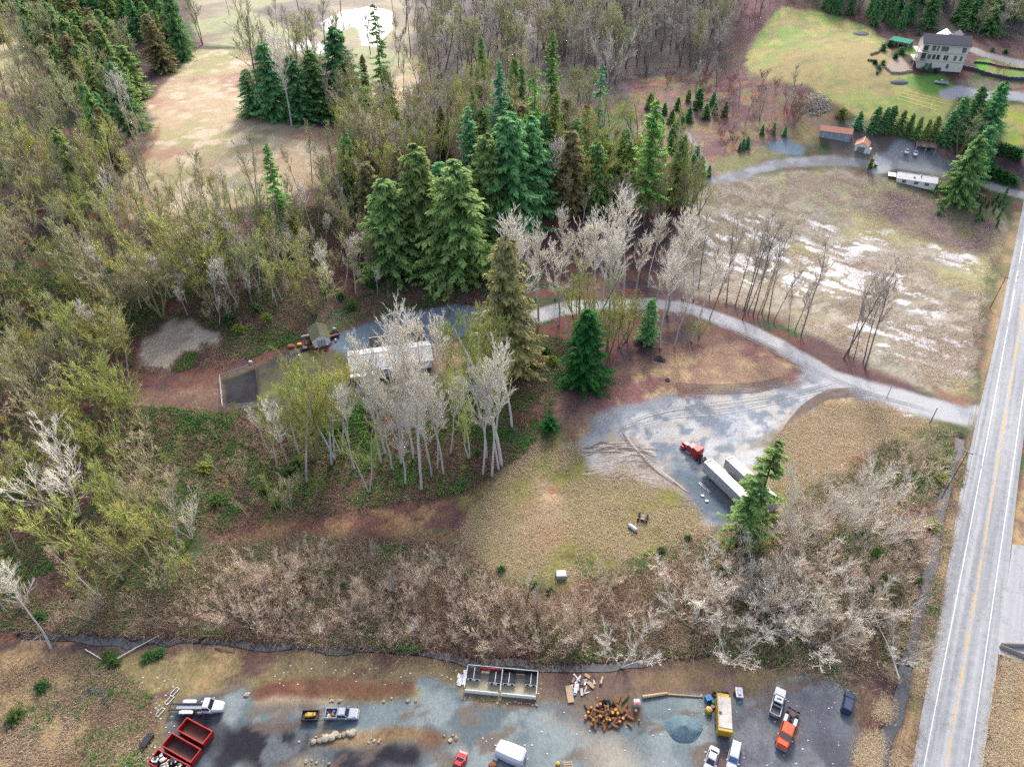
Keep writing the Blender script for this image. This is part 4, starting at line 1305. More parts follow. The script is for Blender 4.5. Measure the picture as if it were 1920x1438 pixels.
# farm and house plantings
T('evergreen', 1607, 241, 209, label='small blue spruce behind the small orange roofed garage', leaf=M_F_TEAL, sx=1.1)
for x, y, ty, lb in [(1636, 246, 198, 'first tall clipped cedar after the blue spruce'), (1652, 248, 200, 'second clipped cedar after the blue spruce'), (1664, 246, 196, 'third clipped cedar after the blue spruce, narrow')]:
    T('cedar', x, y, ty, label=lb + ' in the row behind the farmyard', leaf=M_F_DARK, sx=1.6)
for x, y, ty in [(1684, 250, 206), (1700, 254, 212), (1716, 258, 218), (1732, 262, 222), (1746, 262, 215)]:
    T('cedar', x, y, ty, leaf=M_F_CEDAR, sx=1.35)
T('bush', 1578, 220, 203, label='pale round bush above the orange roofed barn', leaf=M_F_LIME)
T('bush', 1665, 252, 238, label='pale bush at the foot of the clipped cedars', leaf=M_F_LIME)
for x, y, ty, lf, lb in [(1792, 375, 252, M_F_CEDAR, 'huge cedar standing against the bungalow with white roof'), (1818, 340, 232, M_F_DARK, 'dark cedar just behind the huge cedar by the bungalow'), (1838, 268, 150, M_F_DARK, 'dark blue green cedar rising above the bright roadside lawn'), (1808, 255, 158, M_F_DARK, 'middle dark cedar of the clump below the three storey house'), (1782, 262, 178, M_F_DARK, 'dark cedar of the clump nearest the striped lawn'), (1850, 235, 152, M_F_CEDAR, 'cedar at the back of the clump below the three storey house'), (1768, 268, 205, M_F_DARK, 'low dark cedar beside the open carport')]:
    T('cedar', x, y, ty, label=lb, leaf=lf, sx=1.35)
T('maple', 1795, 292, 214, label='round bare tree with fine grey twigs between two cedar clumps', leaf=M_T_OLIVE, sx=1.1, var=3)
T('redscrub', 1768, 305, 280)
for i, (x, y) in enumerate([(1868, 290), (1876, 292), (1884, 294), (1892, 296), (1900, 299), (1907, 302)]):
    plant('column', at(x, y), 5.0, sx=1.7, group='hedge conifers beside the bright lawn', label='tight hedge conifer in the short row below the bright roadside lawn')
for x, y, h in [(1842, 322, 4), (1855, 328, 4.2), (1868, 333, 4), (1882, 337, 3.6), (1896, 342, 3.6), (1852, 312, 4), (1838, 300, 4)]:
    plant('bush', at(x, y), h, leaf=M_F_GREEN, sx=1.2, group='glossy shrubs beside the farm lane', label='glossy bright green shrub in the bank beside the farm lane')
for x, y in [(1832, 378), (1844, 382), (1838, 392), (1850, 390), (1860, 384), (1868, 376), (1872, 388), (1880, 378), (1834, 405), (1862, 398), (1876, 402), (1885, 366), (1870, 412), (1868, 425), (1882, 392)]:
    plant('column', at(x, y), 3.2, sx=.9, group='young columnar conifers on the brown plot', label='young columnar conifer planted on the brown plot by the farm lane')
for x, y, h in [(1838, 411, 2.2), (1832, 416, 2), (1765, 392, 2), (1760, 402, 2)]:
    plant('bush', at(x, y), h, leaf=M_F_DARK)
plant('column', at(1630, 318), 4.5, sx=1.3, label='single clipped column conifer at the edge of the concrete pad', leaf=M_F_CEDAR)
for x, y, h in [(1655, 95, 3), (1668, 88, 3), (1690, 100, 3), (1678, 110, 2.4), (1655, 122, 2.2), (1648, 130, 2), (1730, 134, 2.2), (1742, 135, 2.2), (1752, 136, 2), (1722, 66, 2.2), (1860, 96, 1.8), (1885, 100, 1.8), (1640, 120, 2)]:
    plant('bush', at(x, y), h, leaf=M_F_DARK if rr.random() < .6 else M_F_GREEN, sx=1.1)
for x, y in [(1870, 138), (1882, 135)]:
    plant('redscrub', at(x, y), 4)
# alders on the slope above the house drive
wood([(420, 400), (520, 400), (700, 400), (760, 470), (720, 540), (610, 520), (480, 560), (400, 560), (420, 470)], 40, [('slim', 3), ('alder', 1), ('mossalder', 4), ('olive', 1)], (14, 19), 17, 55, .06)
T('maple', 590, 590, 456, label='yellow mossy maple with many stems above the garden shed', sx=1.05, var=3)
T('mossalder', 745, 500, 370)
T('mossalder', 860, 500, 380)
wood([(330, 480), (470, 500), (480, 600), (430, 640), (350, 590)], 16, [('alder', 2), ('slim', 2), ('scrub', 3)], (10, 15), 18, 57, .08)
# trees below the house
for bx, by, ty, k in [(575, 905, 740, 'mossalder'), (622, 872, 700, 'mossalder'), (628, 862, 690, 'mossalder'), (600, 800, 665, 'maple'), (540, 870, 730, 'alder'), (520, 880, 770, 'mossalder'), (505, 850, 750, 'alder'), (585, 780, 680, 'mossalder'), (665, 880, 718, 'alder'), (692, 925, 800, 'mossalder'), (715, 868, 640, 'alder'), (722, 850, 645, 'alder'), (760, 908, 735, 'alder'), (790, 918, 660, 'alder'), (788, 880, 600, 'alder'), (810, 895, 745, 'alder'), (820, 880, 720, 'alder'), (775, 860, 640, 'alder'), (745, 835, 690, 'alder'), (905, 890, 690, 'alder'), (922, 892, 655, 'alder'), (940, 872, 600, 'mossalder'), (935, 880, 675, 'alder'), (860, 800, 690, 'alder'), (850, 770, 660, 'maple'), (835, 740, 590, 'mossalder'), (870, 730, 575, 'mossalder'), (890, 760, 600, 'mossalder'), (700, 790, 640, 'alder'), (760, 780, 605, 'alder'), (800, 760, 590, 'alder'), (640, 760, 660, 'mossalder'), (540, 820, 760, 'mossalder'), (960, 800, 610, 'mossalder'), (935, 760, 585, 'mossalder'), (690, 760, 620, 'alder'), (735, 880, 700, 'alder'), (752, 870, 660, 'alder'), (805, 870, 650, 'alder'), (832, 890, 690, 'alder'), (845, 850, 700, 'alder'), (912, 860, 660, 'alder'), (640, 850, 690, 'mossalder'), (655, 830, 660, 'mossalder'), (560, 850, 720, 'mossalder'), (590, 860, 680, 'maple'), (880, 860, 700, 'mossalder'), (770, 820, 610, 'alder'), (820, 800, 600, 'alder'), (980, 690, 610, 'mossalder')]:
    T(k, bx, by, ty, sx=.85 if k == 'alder' else .95, tilt=.03)
plant('scrub', at(600, 932), 7.5, label='yellow green bamboo like bush on the dark woodland edge', cat='bush', leaf=M_F_LIME, sx=.9, name='lime_bush', var=4)
# pale trees above and along the drive
for bx, by, ty, k in [(988, 670, 395, 'alder'), (1010, 610, 400, 'alder'), (1048, 610, 440, 'alder'), (1005, 560, 470, 'alder'), (960, 590, 440, 'alder'), (1085, 600, 405, 'alder'), (1115, 600, 378, 'alder'), (1130, 560, 385, 'alder'), (1150, 600, 400, 'alder'), (1165, 580, 372, 'alder'), (1190, 570, 430, 'alder'), (1140, 650, 420, 'alder'), (1228, 575, 440, 'alder'), (1250, 590, 375, 'alder'), (1238, 652, 470, 'alder'), (1264, 650, 520, 'alder'), (1295, 640, 455, 'alder'), (1280, 560, 390, 'alder'), (1300, 560, 385, 'alder'), (1310, 540, 400, 'slim'), (1215, 540, 400, 'alder'), (1060, 520, 385, 'alder'), (1040, 560, 420, 'alder'), (1330, 600, 480, 'slim')]:
    T(k, bx, by, ty, sx=1.05, tilt=.02)
for bx, by, ty in [(1100, 650, 505), (1118, 660, 520), (1140, 668, 560), (1160, 650, 560), (1080, 620, 520), (1175, 640, 545), (1290, 645, 590), (1310, 635, 590)]:
    T('maple', bx, by, ty, sx=1.0)
# row on the marsh's edge
for bx, by, ty in [(1362, 570, 395), (1378, 575, 430), (1395, 582, 400), (1402, 588, 452), (1412, 592, 410), (1420, 595, 470), (1392, 600, 398), (1440, 600, 445), (1345, 560, 420), (1330, 560, 430), (1428, 588, 430), (1450, 605, 490), (1490, 622, 500), (1502, 630, 455), (1478, 618, 530), (1582, 672, 470), (1590, 665, 505), (1618, 682, 520), (1622, 690, 490), (1500, 640, 560), (1600, 676, 560)]:
    T('slim', bx, by, ty, sx=1.0, tilt=.03)
for x, y in [(1850, 470), (1862, 500), (1848, 540), (1840, 570), (1836, 600), (1856, 450), (1830, 640), (1842, 585), (1852, 520)]:
    plant('scrub', at(x, y), random.uniform(3, 4.5), leaf=M_T_OLIVE)
# creek band shrubs
wood([(410, 1080), (560, 1060), (760, 1060), (900, 1090), (1010, 1130), (1100, 1150), (1100, 1230), (900, 1225), (640, 1205), (440, 1195)], 84, [('scrub', 9), ('slim', 1)], (8, 15), 19, 61, .12, sx=(.9, 1.4))
wood([(0, 1130), (120, 1150), (300, 1120), (420, 1120), (420, 1195), (300, 1190), (60, 1180)], 10, [('scrub', 3)], (9, 13), 26, 63, .12)
# pale thicket in the corner by the road
wood([(1230, 1090), (1330, 1050), (1420, 1010), (1540, 960), (1620, 900), (1730, 850), (1770, 850), (1740, 1000), (1700, 1130), (1670, 1230), (1560, 1240), (1440, 1200), (1300, 1200), (1230, 1180)], 62, [('scrub', 7)], (10, 16), 25, 65, .12, sx=(1.1, 1.7))
for bx, by, ty, s, lb in [(1165, 1268, 1098, 1.25, 'big whitish willow fanned over the creek behind the log heap'), (1365, 1262, 1168, 1.0, 'willow spreading whitish limbs behind the row of four tyres'), (1410, 1160, 1022, 1.0, 'whitish willow in the thicket below the sparse fir'), (1450, 1120, 1030, .95, 'whitish willow closest to the trailers in the thicket'), (1520, 1180, 1060, 1.1, 'wide willow in the middle of the corner thicket'), (1600, 1190, 1070, 1.15, 'wide willow beside the roadside ditch'), (1480, 1200, 1090, .9, 'low willow at the thicket\'s yard edge'), (1320, 1150, 1060, .8, 'small willow beside the creek bend'), (1580, 1030, 790, .62, 'tall pale tree in a clump of three, its crown nearest the driveway mouth'), (1605, 1040, 800, .62, 'tall pale tree in a clump of three, the middle one'), (1620, 1045, 860, .7, 'pale tree in a clump of three, leaning to the road'), (1478, 1040, 895, .7, 'pale bare tree beside the trailers\' tail'), (1535, 960, 880, .8, 'pale low willow on the tan meadow\'s edge'), (1680, 1260, 1130, .9, 'pale willow leaning above the roadside ditch')]:
    plant('willow', at(bx, by - 18), 11.5 * s if s > .75 else 30 * s, label=lb, sx=1.0 if s > .75 else .75)
M_T_TAN = tree_mat('tan_twigs', (176, 152, 130), (240, 220, 194), .12, .015, k=.72)
wood([(1240, 1090), (1340, 1050), (1420, 1020), (1540, 970), (1620, 910), (1730, 860), (1760, 880), (1730, 1000), (1700, 1120), (1660, 1215), (1560, 1230), (1440, 1190), (1300, 1190), (1240, 1170)], 34, [('willow', 1)], (7.5, 12.5), 40, 66, .08, {'willow': [(M_T_TAN, 'tan bare willow with fanned stems'), (M_T_PALE, 'pale bare willow with fanned stems')]}, sx=(.95, 1.25))
wood([(420, 1080), (640, 1060), (1000, 1120), (1200, 1090), (1240, 1180), (1100, 1225), (640, 1200), (430, 1185)], 70, [('willow', 2), ('scrub', 1)], (6.0, 9.5), 21, 67, .08, {'willow': [(M_T_TAN, 'small tan bare willow with fanned stems')]}, sx=(.75, 1.0))
wood([(250, 770), (420, 790), (560, 830), (620, 930), (560, 980), (400, 980), (320, 940)], 26, [('mossalder', 2), ('scrub', 3), ('maple', 1)], (7, 12), 24, 68, .12)
wood([(400, 380), (520, 400), (640, 400), (740, 470), (700, 560), (560, 580), (440, 580), (400, 500)], 56, [('alder', 2), ('slim', 2), ('mossalder', 5), ('olive', 3)], (14, 20), 13, 69, .08)
wood([(230, 430), (400, 420), (430, 560), (360, 590), (250, 600)], 22, [('mossalder', 3), ('maple', 3), ('alder', 1)], (12, 17), 17, 70, .08)
wood([(640, 200), (720, 230), (830, 190), (900, 240), (880, 330), (760, 360), (660, 330)], 40, [('olive', 3), ('mossalder', 3), ('grey', 1)], (17, 24), 12, 71, .05, sx=(1.1, 1.5))
wood([(205, 300), (262, 290), (300, 250), (292, 300), (262, 330), (240, 410), (330, 395), (440, 390), (470, 410), (330, 430), (210, 430)], 30, [('olive', 3), ('mossalder', 3), ('grey', 1), ('slim', 1)], (12, 18), 14, 73, .05)
wood([(1170, 330), (1240, 340), (1320, 380), (1300, 420), (1230, 440), (1150, 440), (1060, 430), (1060, 400)], 26, [('olive', 3), ('mossalder', 3), ('alder', 1)], (13, 19), 14, 74, .05)
wood([(-30, 1040), (110, 1080), (300, 1100), (410, 1060), (430, 1100), (300, 1150), (-30, 1150)], 12, [('mossalder', 2), ('scrub', 3), ('maple', 1)], (8, 13), 28, 72, .1)
for x, y, ty in [(1390, 1020, 985), (1360, 1030, 1000), (1420, 1020, 990), (1340, 1015, 995)]:
    T('maple', x, y, ty, sx=1.4)
for x, y, h in [(940, 1070, 1.8), (1000, 1100, 1.6), (1030, 1110, 2), (1130, 1085, 1.6), (1220, 1040, 1.8), (1240, 1035, 2), (1290, 1010, 1.6), (370, 490, 4), (430, 600, 3.5), (385, 880, 3), (410, 940, 3.4), (560, 870, 3), (545, 890, 3), (640, 810, 3), (700, 800, 2.6), (20, 880, 4), (80, 1160, 2.6), (80, 1290, 2.4), (215, 1245, 2), (280, 1232, 2), (300, 1226, 2), (30, 1345, 2.6), (205, 1230, 2.2), (1770, 870, 2.4), (1765, 900, 2.6), (1745, 985, 2.6), (1720, 1090, 2), (895, 850, 1.6), (870, 880, 1.4), (760, 915, 1.4), (800, 920, 1.4), (690, 915, 1.5), (640, 560, 3), (700, 540, 2.6), (660, 580, 3), (610, 545, 3), (840, 520, 2.4), (480, 580, 3), (500, 600, 3), (450, 620, 3), (1020, 660, 3), (1035, 680, 3), (520, 950, 2.4), (500, 920, 2.6), (640, 1100, 1.8), (690, 1080, 1.8)]:
    plant('bush', at(x, y), h * .7, leaf=M_F_MUTED if rr.random() < .8 else M_F_LIME, sx=1.5, phrase='leafy green bush low on the ground')

# --- labels: what each is and where it stands
ORD = ['first', 'second', 'third', 'fourth', 'fifth', 'sixth', 'seventh', 'eighth', 'ninth', 'tenth']
SHORT = {'small tan bare willow with fanned stems': 'small tan willow', 'bare spreading maple coated in olive moss': 'mossy maple', 'tall bare alder with pale grey trunk': 'pale trunked alder', 'bare alder with yellowish mossy twigs': 'mossy alder',
         'leafless grey brown tree': 'grey leafless tree', 'leafless olive grey tree': 'olive grey leafless tree', 'leafless tan brown shrub': 'tan leafless shrub', 'dense drooping olive green cedar': 'olive green cedar',
         'dense deep green cedar': 'deep green cedar', 'slender leafless tree with thin trunk': 'slender leafless tree', 'small dark green evergreen': 'small evergreen', 'leafless reddish brown shrub': 'reddish shrub'}
buck = {}
for t in ALLTREES:
    if t[3]:
        continue
    d = np.hypot(*(LMW[:, :2] - t[2][:2]).T)
    j = int(np.argmin(d))
    ph = t[6] or KIND[t[1]][1]
    buck.setdefault((ph, j), []).append((float(d[j]), t))
for (ph, j), lst in buck.items():
    lst.sort(key=lambda q: q[0])
    where = LANDMARKS[j][1]
    for i, (d, t) in enumerate(lst):
        if len(lst) == 1:
            t[3] = f'{ph}, alone near {where}'
        elif i < 10:
            t[3] = f'{ph}, {ORD[i]} such from {where}'
        else:
            dd = np.hypot(*(LMW[:, :2] - t[2][:2]).T)
            w2 = LANDMARKS[int(np.argsort(dd)[1])][1]
            t[3] = f'{SHORT.get(ph, ph)} between {where} and {w2}'
            t[5] = t[3]
for o, key, p, lb, cat, grp, ph in ALLTREES:
    for cut in ('tall ', 'dense ', 'bare ', 'leafless ', 'spreading ', 'drooping ', 'standing ', 'just ', ', its top', 'ragged ', 'bright '):
        if len(lb.replace(chr(39), '').split()) > 15:
            lb = lb.replace(cut, '', 1)
    tag(o, lb, cat, grp or {'alder': 'bare alders', 'willow': 'pale willows', 'maple': 'mossy maples', 'cedar': 'cedars', 'fir': 'firs', 'shrub': 'bare shrubs', 'bush': 'green bushes', 'evergreen': 'small evergreens', 'conifer': 'columnar conifers', 'tree': 'bare trees'}[cat])
print('TREES', len(ALLTREES), COUNTK)

# ------------------------------------------------------------------ low growth nobody could count
def scatter(name, polys, n, size, mat, seed, kindof='twig', up=.6, width=.05, thr=.4):
    g = np.random.default_rng(seed)
    PX = []
    per = n // len(polys)
    for poly in polys:
        P = np.array(poly, float)
        x = g.uniform(P[:, 0].min(), P[:, 0].max(), per * 4)
        y = g.uniform(P[:, 1].min(), P[:, 1].max(), per * 4)
        ins = np.zeros(len(x), bool)
        j = len(P) - 1
        for i in range(len(P)):
            cc = ((P[i, 1] > y) != (P[j, 1] > y)) & (x < (P[j, 0] - P[i, 0]) * (y - P[i, 1]) / (P[j, 1] - P[i, 1] + 1e-9) + P[i, 0])
            ins ^= cc
            j = i
        PX.append(np.stack([x[ins][:per], y[ins][:per]], -1))
    PX = np.concatenate(PX)
    W = at_many(PX[:, 0], PX[:, 1])
    f = fbm(W[:, 0], W[:, 1], 9, seed, 4)
    bare = [NAMES.index(q) for q in ('sandy_bank', 'gravel_pad', 'driveway', 'gravel_yard', 'dog_run_ground', 'field', 'yard_lawn', 'mulch_bed', 'soil_patch') if q in NAMES]
    rid = RID[np.clip(np.searchsorted(YS, W[:, 1]) - 1, 0, len(YS) - 1), np.clip(np.searchsorted(XS, W[:, 0]) - 1, 0, len(XS) - 1)]
    W = W[(f + g.normal(0, .05, len(f)) > thr) & ~np.isin(rid, bare)]
    k = {'twig': 3, 'leaf': 6, 'grass': 3}[kindof]
    spread = {'twig': .55, 'leaf': .45, 'grass': .9}[kindof]
    sz = np.repeat(g.lognormal(0, .35, len(W)), k)
    W = np.repeat(W, k, 0)
    m = len(W)
    W[:, :2] += g.normal(0, size * spread, (m, 2))
    W[:, 2] = hgt(W[:, 0], W[:, 1])
    a = g.uniform(0, 2 * np.pi, m)
    el = (g.uniform(.1, 1.0, m) if kindof != 'leaf' else g.uniform(-.1, .7, m)) * up * 1.5
    L = size * sz * g.uniform(.5, 1.2, m)
    d = np.stack([np.cos(a) * np.cos(el), np.sin(a) * np.cos(el), np.sin(el)], -1)
    s = np.stack([-np.sin(a), np.cos(a), 0 * a], -1) * width * g.uniform(.6, 1.3, (m, 1))
    if kindof == 'leaf':
        W[:, 2] += g.uniform(0, size * .7, m)
    mid_ = W + d * (L * .55)[:, None] + np.array([0, 0, .08]) * size
    e = W + d * L[:, None] - np.array([0, 0, .2]) * size * g.uniform(0, 1, (m, 1))
    V = np.stack([W, mid_ + s, e, mid_ - s], 1).reshape(-1, 3)
    Q = np.arange(4 * m).reshape(-1, 4)
    tip = np.repeat(g.uniform(0, 1, m), 4)
    return kind(link(name, np_mesh(name, V, Q, {'tip': tip}), mat), 'stuff')


M_U_BROWN = tree_mat('undergrowth_stems', (116, 94, 82), (196, 166, 140), 0, .0, k=.44)
M_U_RED = tree_mat('bramble_stems', (96, 62, 64), (150, 106, 98), 0, .0, k=.36)
M_U_GREEN = tree_mat('undergrowth_leaves', (48, 96, 50), (112, 158, 80), 0, .0, k=.55, transl=.2)
LEFTWOOD = [(-40, 330), (0, 340), (215, 420), (420, 400), (440, 470), (400, 560), (260, 640), (240, 760), (300, 800), (380, 980), (300, 1110), (-40, 1150)]
SLOPE = [(420, 400), (640, 380), (900, 500), (1000, 560), (840, 575), (700, 590), (560, 640), (420, 690), (250, 700), (400, 560)]
BELOW = [(260, 760), (420, 775), (620, 765), (860, 720), (1000, 620), (1060, 640), (1030, 800), (980, 850), (880, 920), (640, 960), (400, 1000), (300, 880)]
CREEK = [(0, 1130), (300, 1110), (420, 1010), (640, 1010), (860, 1010), (930, 1090), (1040, 1120), (1200, 1060), (1320, 1010), (1330, 1225), (1000, 1240), (500, 1200), (330, 1190), (0, 1180)]
CORNER = [(1320, 1010), (1450, 960), (1560, 890), (1660, 830), (1790, 800), (1795, 840), (1740, 1030), (1690, 1220), (1600, 1280), (1340, 1225)]
MEAD = [(868, 985), (930, 900), (1000, 830), (1085, 830), (1180, 870), (1290, 935), (1340, 985), (1320, 1012), (1210, 1035), (1100, 1085), (930, 1080), (850, 1030)]
MEAD2 = [(1425, 870), (1475, 800), (1560, 755), (1640, 755), (1700, 775), (1760, 800), (1690, 820), (1590, 860), (1500, 925), (1450, 945)]
MARSHP = [(1300, 360), (1430, 335), (1560, 325), (1680, 340), (1872, 395), (1884, 440), (1850, 540), (1820, 735), (1640, 690), (1470, 600), (1290, 545), (1260, 480)]
M_STRAW = tree_mat('straw', (200, 174, 140), (232, 212, 180), 0, .0, k=.46)
scatter('undergrowth', [LEFTWOOD, SLOPE, BELOW], 60000, 1.5, M_U_BROWN, 71, 'twig', .5, .03)
scatter('bramble', [LEFTWOOD, SLOPE, BELOW, CREEK], 40000, 1.2, M_U_RED, 72, 'twig', .4, .05, .45)
scatter('fern_cover', [SLOPE, BELOW, LEFTWOOD], 40000, .65, M_U_GREEN, 73, 'leaf', .4, .1, .5)
scatter('fern_cover', [BELOW, CREEK, CORNER], 36000, .6, M_U_GREEN, 76, 'leaf', .5, .09, .51)
scatter('dry_grass', [CREEK, CORNER, SLOPE], 40000, .9, M_STRAW, 81, 'grass', .5, .022, .56)
scatter('creek_brush', [CREEK, CORNER, CREEK], 46000, 1.6, M_U_BROWN, 74, 'twig', .6, .028)
scatter('creek_brush', [CREEK, CORNER], 20000, 1.9, M_T_BROWN, 75, 'twig', .7, .022, .46)
YARDG = [(-30, 1235), (200, 1240), (300, 1320), (270, 1440), (-30, 1440)]
VERGE = [(1712, 1290), (1740, 1140), (1775, 985), (1800, 860), (1812, 870), (1775, 1060), (1735, 1290), (1710, 1440), (1672, 1440)]
VERGE2 = [(1845, 1440), (1880, 1230), (1920, 1240), (1925, 1440)]
DBANK = [(1600, 1440), (1640, 1340), (1660, 1270), (1680, 1240), (1672, 1320), (1650, 1400), (1640, 1440)]
scatter('dry_grass', [MEAD, MEAD2], 60000, .8, M_STRAW, 77, 'grass', .45, .022, .38)
scatter('dry_grass', [VERGE, VERGE2, DBANK, YARDG], 26000, .7, M_STRAW, 78, 'grass', .5, .022, .42)
scatter('weed_tuft', [YARDG, YARDG, VERGE], 36000, .6, M_U_BROWN, 80, 'grass', .5, .025, .5)
scatter('weed_leaf', [YARDG, VERGE], 3500, .5, M_U_GREEN, 82, 'leaf', .4, .07, .6)
scatter('marsh_grass', [MARSHP], 40000, 1.0, M_T_BROWN, 79, 'grass', .6, .03, .46)

# ================================================================== THINGS
WHITEP = simple('white_paint', (236, 238, 242), .35, var=.05, scale=1, spec=.5)
SILVER = simple('silver_paint', (196, 200, 212), .35, .3, var=.06, spec=.5)
REDP = simple('red_paint', (206, 44, 52), .4, var=.12, scale=1.2)
REDW = simple('worn_red_steel', (192, 50, 50), .55, var=.22, scale=1.4)
ORANGEP = simple('orange_paint', (244, 104, 52), .4, var=.1, scale=1)
YELLOWP = simple('yellow_paint', (222, 184, 84), .5, var=.15, scale=1)
BLUEP = simple('dark_blue_paint', (44, 66, 104), .3, var=.1)
DARKP = simple('dark_paint', (46, 50, 60), .4, var=.15)
GLASS = simple('tinted_glass', (40, 50, 62), .08, var=.1, spec=.8)
BLUEGLASS = simple('blue_glass', (80, 122, 168), .08, var=.1, spec=.8)
TYRE = simple('tyre_rubber', (38, 38, 42), .85, var=.2, scale=3)
RIM = simple('rim_alloy', (190, 192, 198), .4, .6, var=.05)
STEEL = simple('dark_steel', (70, 70, 76), .6, .3, var=.25, scale=3)
RUST = simple('rusty_steel', (126, 84, 68), .8, var=.3, scale=1.5)
RUSTD = simple('dirty_floor', (92, 68, 66), .9, var=.4, scale=1.2)
LAMP = simple('lamp_lens', (226, 226, 220), .2, var=.02)
TAIL = simple('tail_lens', (150, 30, 34), .3, var=.02)
GALV = simple('galvanised', (190, 196, 202), .5, .4, var=.1)
WOOD = simple('grey_wood', (150, 130, 112), .85, var=.25, scale=3)
WOODL = simple('pale_wood', (212, 184, 148), .8, var=.2, scale=3)
BLACKR = simple('black_shingle', (36, 39, 50), .85, var=.2, scale=4)
NAVYR = simple('slate_roof', (56, 62, 82), .85, var=.12, scale=5)
ORANGER = simple('rusty_orange_roof', (216, 150, 122), .8, var=.18, scale=1.0)
GREYW = simple('weathered_siding', (186, 200, 212), .8, var=.14, scale=.9)
WHITEW = simple('white_siding', (234, 232, 226), .75, var=.07, scale=1, k=.7)
CREAMW = simple('cream_stucco', (236, 222, 210), .8, var=.06, scale=1, k=.62)
TRIM = simple('white_trim', (236, 230, 224), .6, var=.04)
PANE = simple('window_pane', (116, 132, 132), .1, var=.25, scale=.6, spec=.7)
DKPANE = simple('dark_pane', (60, 74, 74), .1, var=.2, spec=.7)
WHITER = simple('white_metal_roof', (226, 226, 228), .55, var=.07, scale=.7)
CONC = simple('pale_concrete', (206, 200, 192), .9, var=.1, scale=1)
ROCK = simple('pale_rock', (192, 180, 160), .9, var=.22, scale=1.3, rnd=.25)
DKROCK = simple('dark_rock', (96, 98, 108), .9, var=.3, scale=1.3, rnd=.25)
BARK = simple('log_bark', (124, 100, 82), .9, var=.3, scale=3, rnd=.3)
CUT = simple('cut_wood', (224, 164, 96), .85, var=.2, scale=4, rnd=.25)
ORW = simple('orange_wood', (172, 116, 82), .9, var=.25, scale=2, rnd=.25)
TARPW = simple('white_sheeting', (240, 241, 244), .5, var=.04, scale=.6)
TARPB = simple('black_plastic', (46, 48, 58), .35, var=.25, scale=1)
GREENP = simple('green_cover', (66, 172, 136), .8, var=.12, scale=.5, k=.34, spec=.1)
BLUEPL = simple('blue_plastic', (60, 140, 196), .4, var=.1)
GREENPL = simple('green_plastic', (40, 140, 104), .4, var=.1)
PINK = simple('red_plastic', (214, 84, 96), .5, var=.1)
MOSSR = simple('mossy_shingle', (102, 104, 78), .9, var=.3, scale=.9)
CABLE = simple('black_cable', (70, 70, 74), .6, var=.05)
SAND = simple('kennel_sand', (196, 188, 164), .95, var=.15, scale=.8)


def pose(rear, front, dz=0.0):
    a, b = at(*rear), at(*front)
    c = (a + b) / 2
    d = b - a
    c[2] = min(a[2], b[2]) * .5 + max(a[2], b[2]) * .5 + dz
    return c, math.atan2(d[1], d[0]), float(np.hypot(d[0], d[1]))


def wheel(par, x, y, r, w, name='wheel'):
    s = 1 if y > 0 else -1
    t = MB().tube([(x, y - w / 2 * s, r), (x, y + w / 2 * s, r)], r, 16).build(name, TYRE, par)
    MB().tube([(x, y + w / 2 * s, r), (x, y + (w / 2 + .02) * s, r)], r * .58, 12).build('rim', RIM, t)


def cab(par, x0, x1, tx0, tx1, hw, tw, z0, z1, paint, glass=GLASS, rear_win=True, roof_panel=None):
    """greenhouse: painted pillars and roof with panes set in each face"""
    b = [(x0, -hw, z0), (x1, -hw, z0), (x1, hw, z0), (x0, hw, z0)]
    t = [(tx0, -tw, z1), (tx1, -tw, z1), (tx1, tw, z1), (tx0, tw, z1)]
    m = MB()
    m.rings([b, [(q[0] * .97 + p[0] * .03, q[1] * .97 + p[1] * .03, q[2] - .06) for p, q in zip(b, t)], [(q[0] * .96 + (tx0 + tx1) / 2 * .04, q[1] * .93, q[2]) for q in t]])
    m.build('cabin', paint, par)
    roofm = MB().rings([[(q[0] * .9 + (tx0 + tx1) / 2 * .1, q[1] * .88, q[2] + .004) for q in t], [(q[0] * .8 + (tx0 + tx1) / 2 * .2, q[1] * .8, q[2] + .05) for q in t]])
    roofm.build('roof', roof_panel or paint, par)
    names = {1: 'windshield', 3: 'rear_window', 0: 'side_window', 2: 'side_window'}
    for i in range(4):
        if i == 3 and not rear_win:
            continue
        p, q, r_, s = [np.array(v, float) for v in (b[i], b[(i + 1) % 4], t[(i + 1) % 4], t[i])]
        n = unit(np.cross(q - p, s - p))

        def pt(u, v):
            return (p * (1 - u) + q * u) * (1 - v) + (s * (1 - u) + r_ * u) * v + n * .02
        if i in (0, 2):
            for u0, u1 in ((.06, .47), (.53, .94)):
                MB().quad(pt(u0, .16), pt(u1, .16), pt(u1, .86), pt(u0, .86)).build(names[i], glass, par)
        else:
            MB().quad(pt(.07, .08), pt(.93, .08), pt(.93, .9), pt(.07, .9)).build(names[i], glass, par)


def lamps(par, xf, xr, hw, z):
    for s in (-1, 1):
        MB().box(xf - .12, xf + .02, s * hw - .17, s * hw + .17, z - .08, z + .1).build('headlight', LAMP, par)
        MB().box(xr - .02, xr + .1, s * hw - .12, s * hw + .12, z - .05, z + .2).build('tail_light', TAIL, par)


def mirrors(par, x, hw, z, paint):
    for s in (-1, 1):
        MB().box(x - .1, x + .08, min(s * hw, s * (hw + .24)), max(s * hw, s * (hw + .24)), z, z + .2).build('mirror', paint, par, .03)


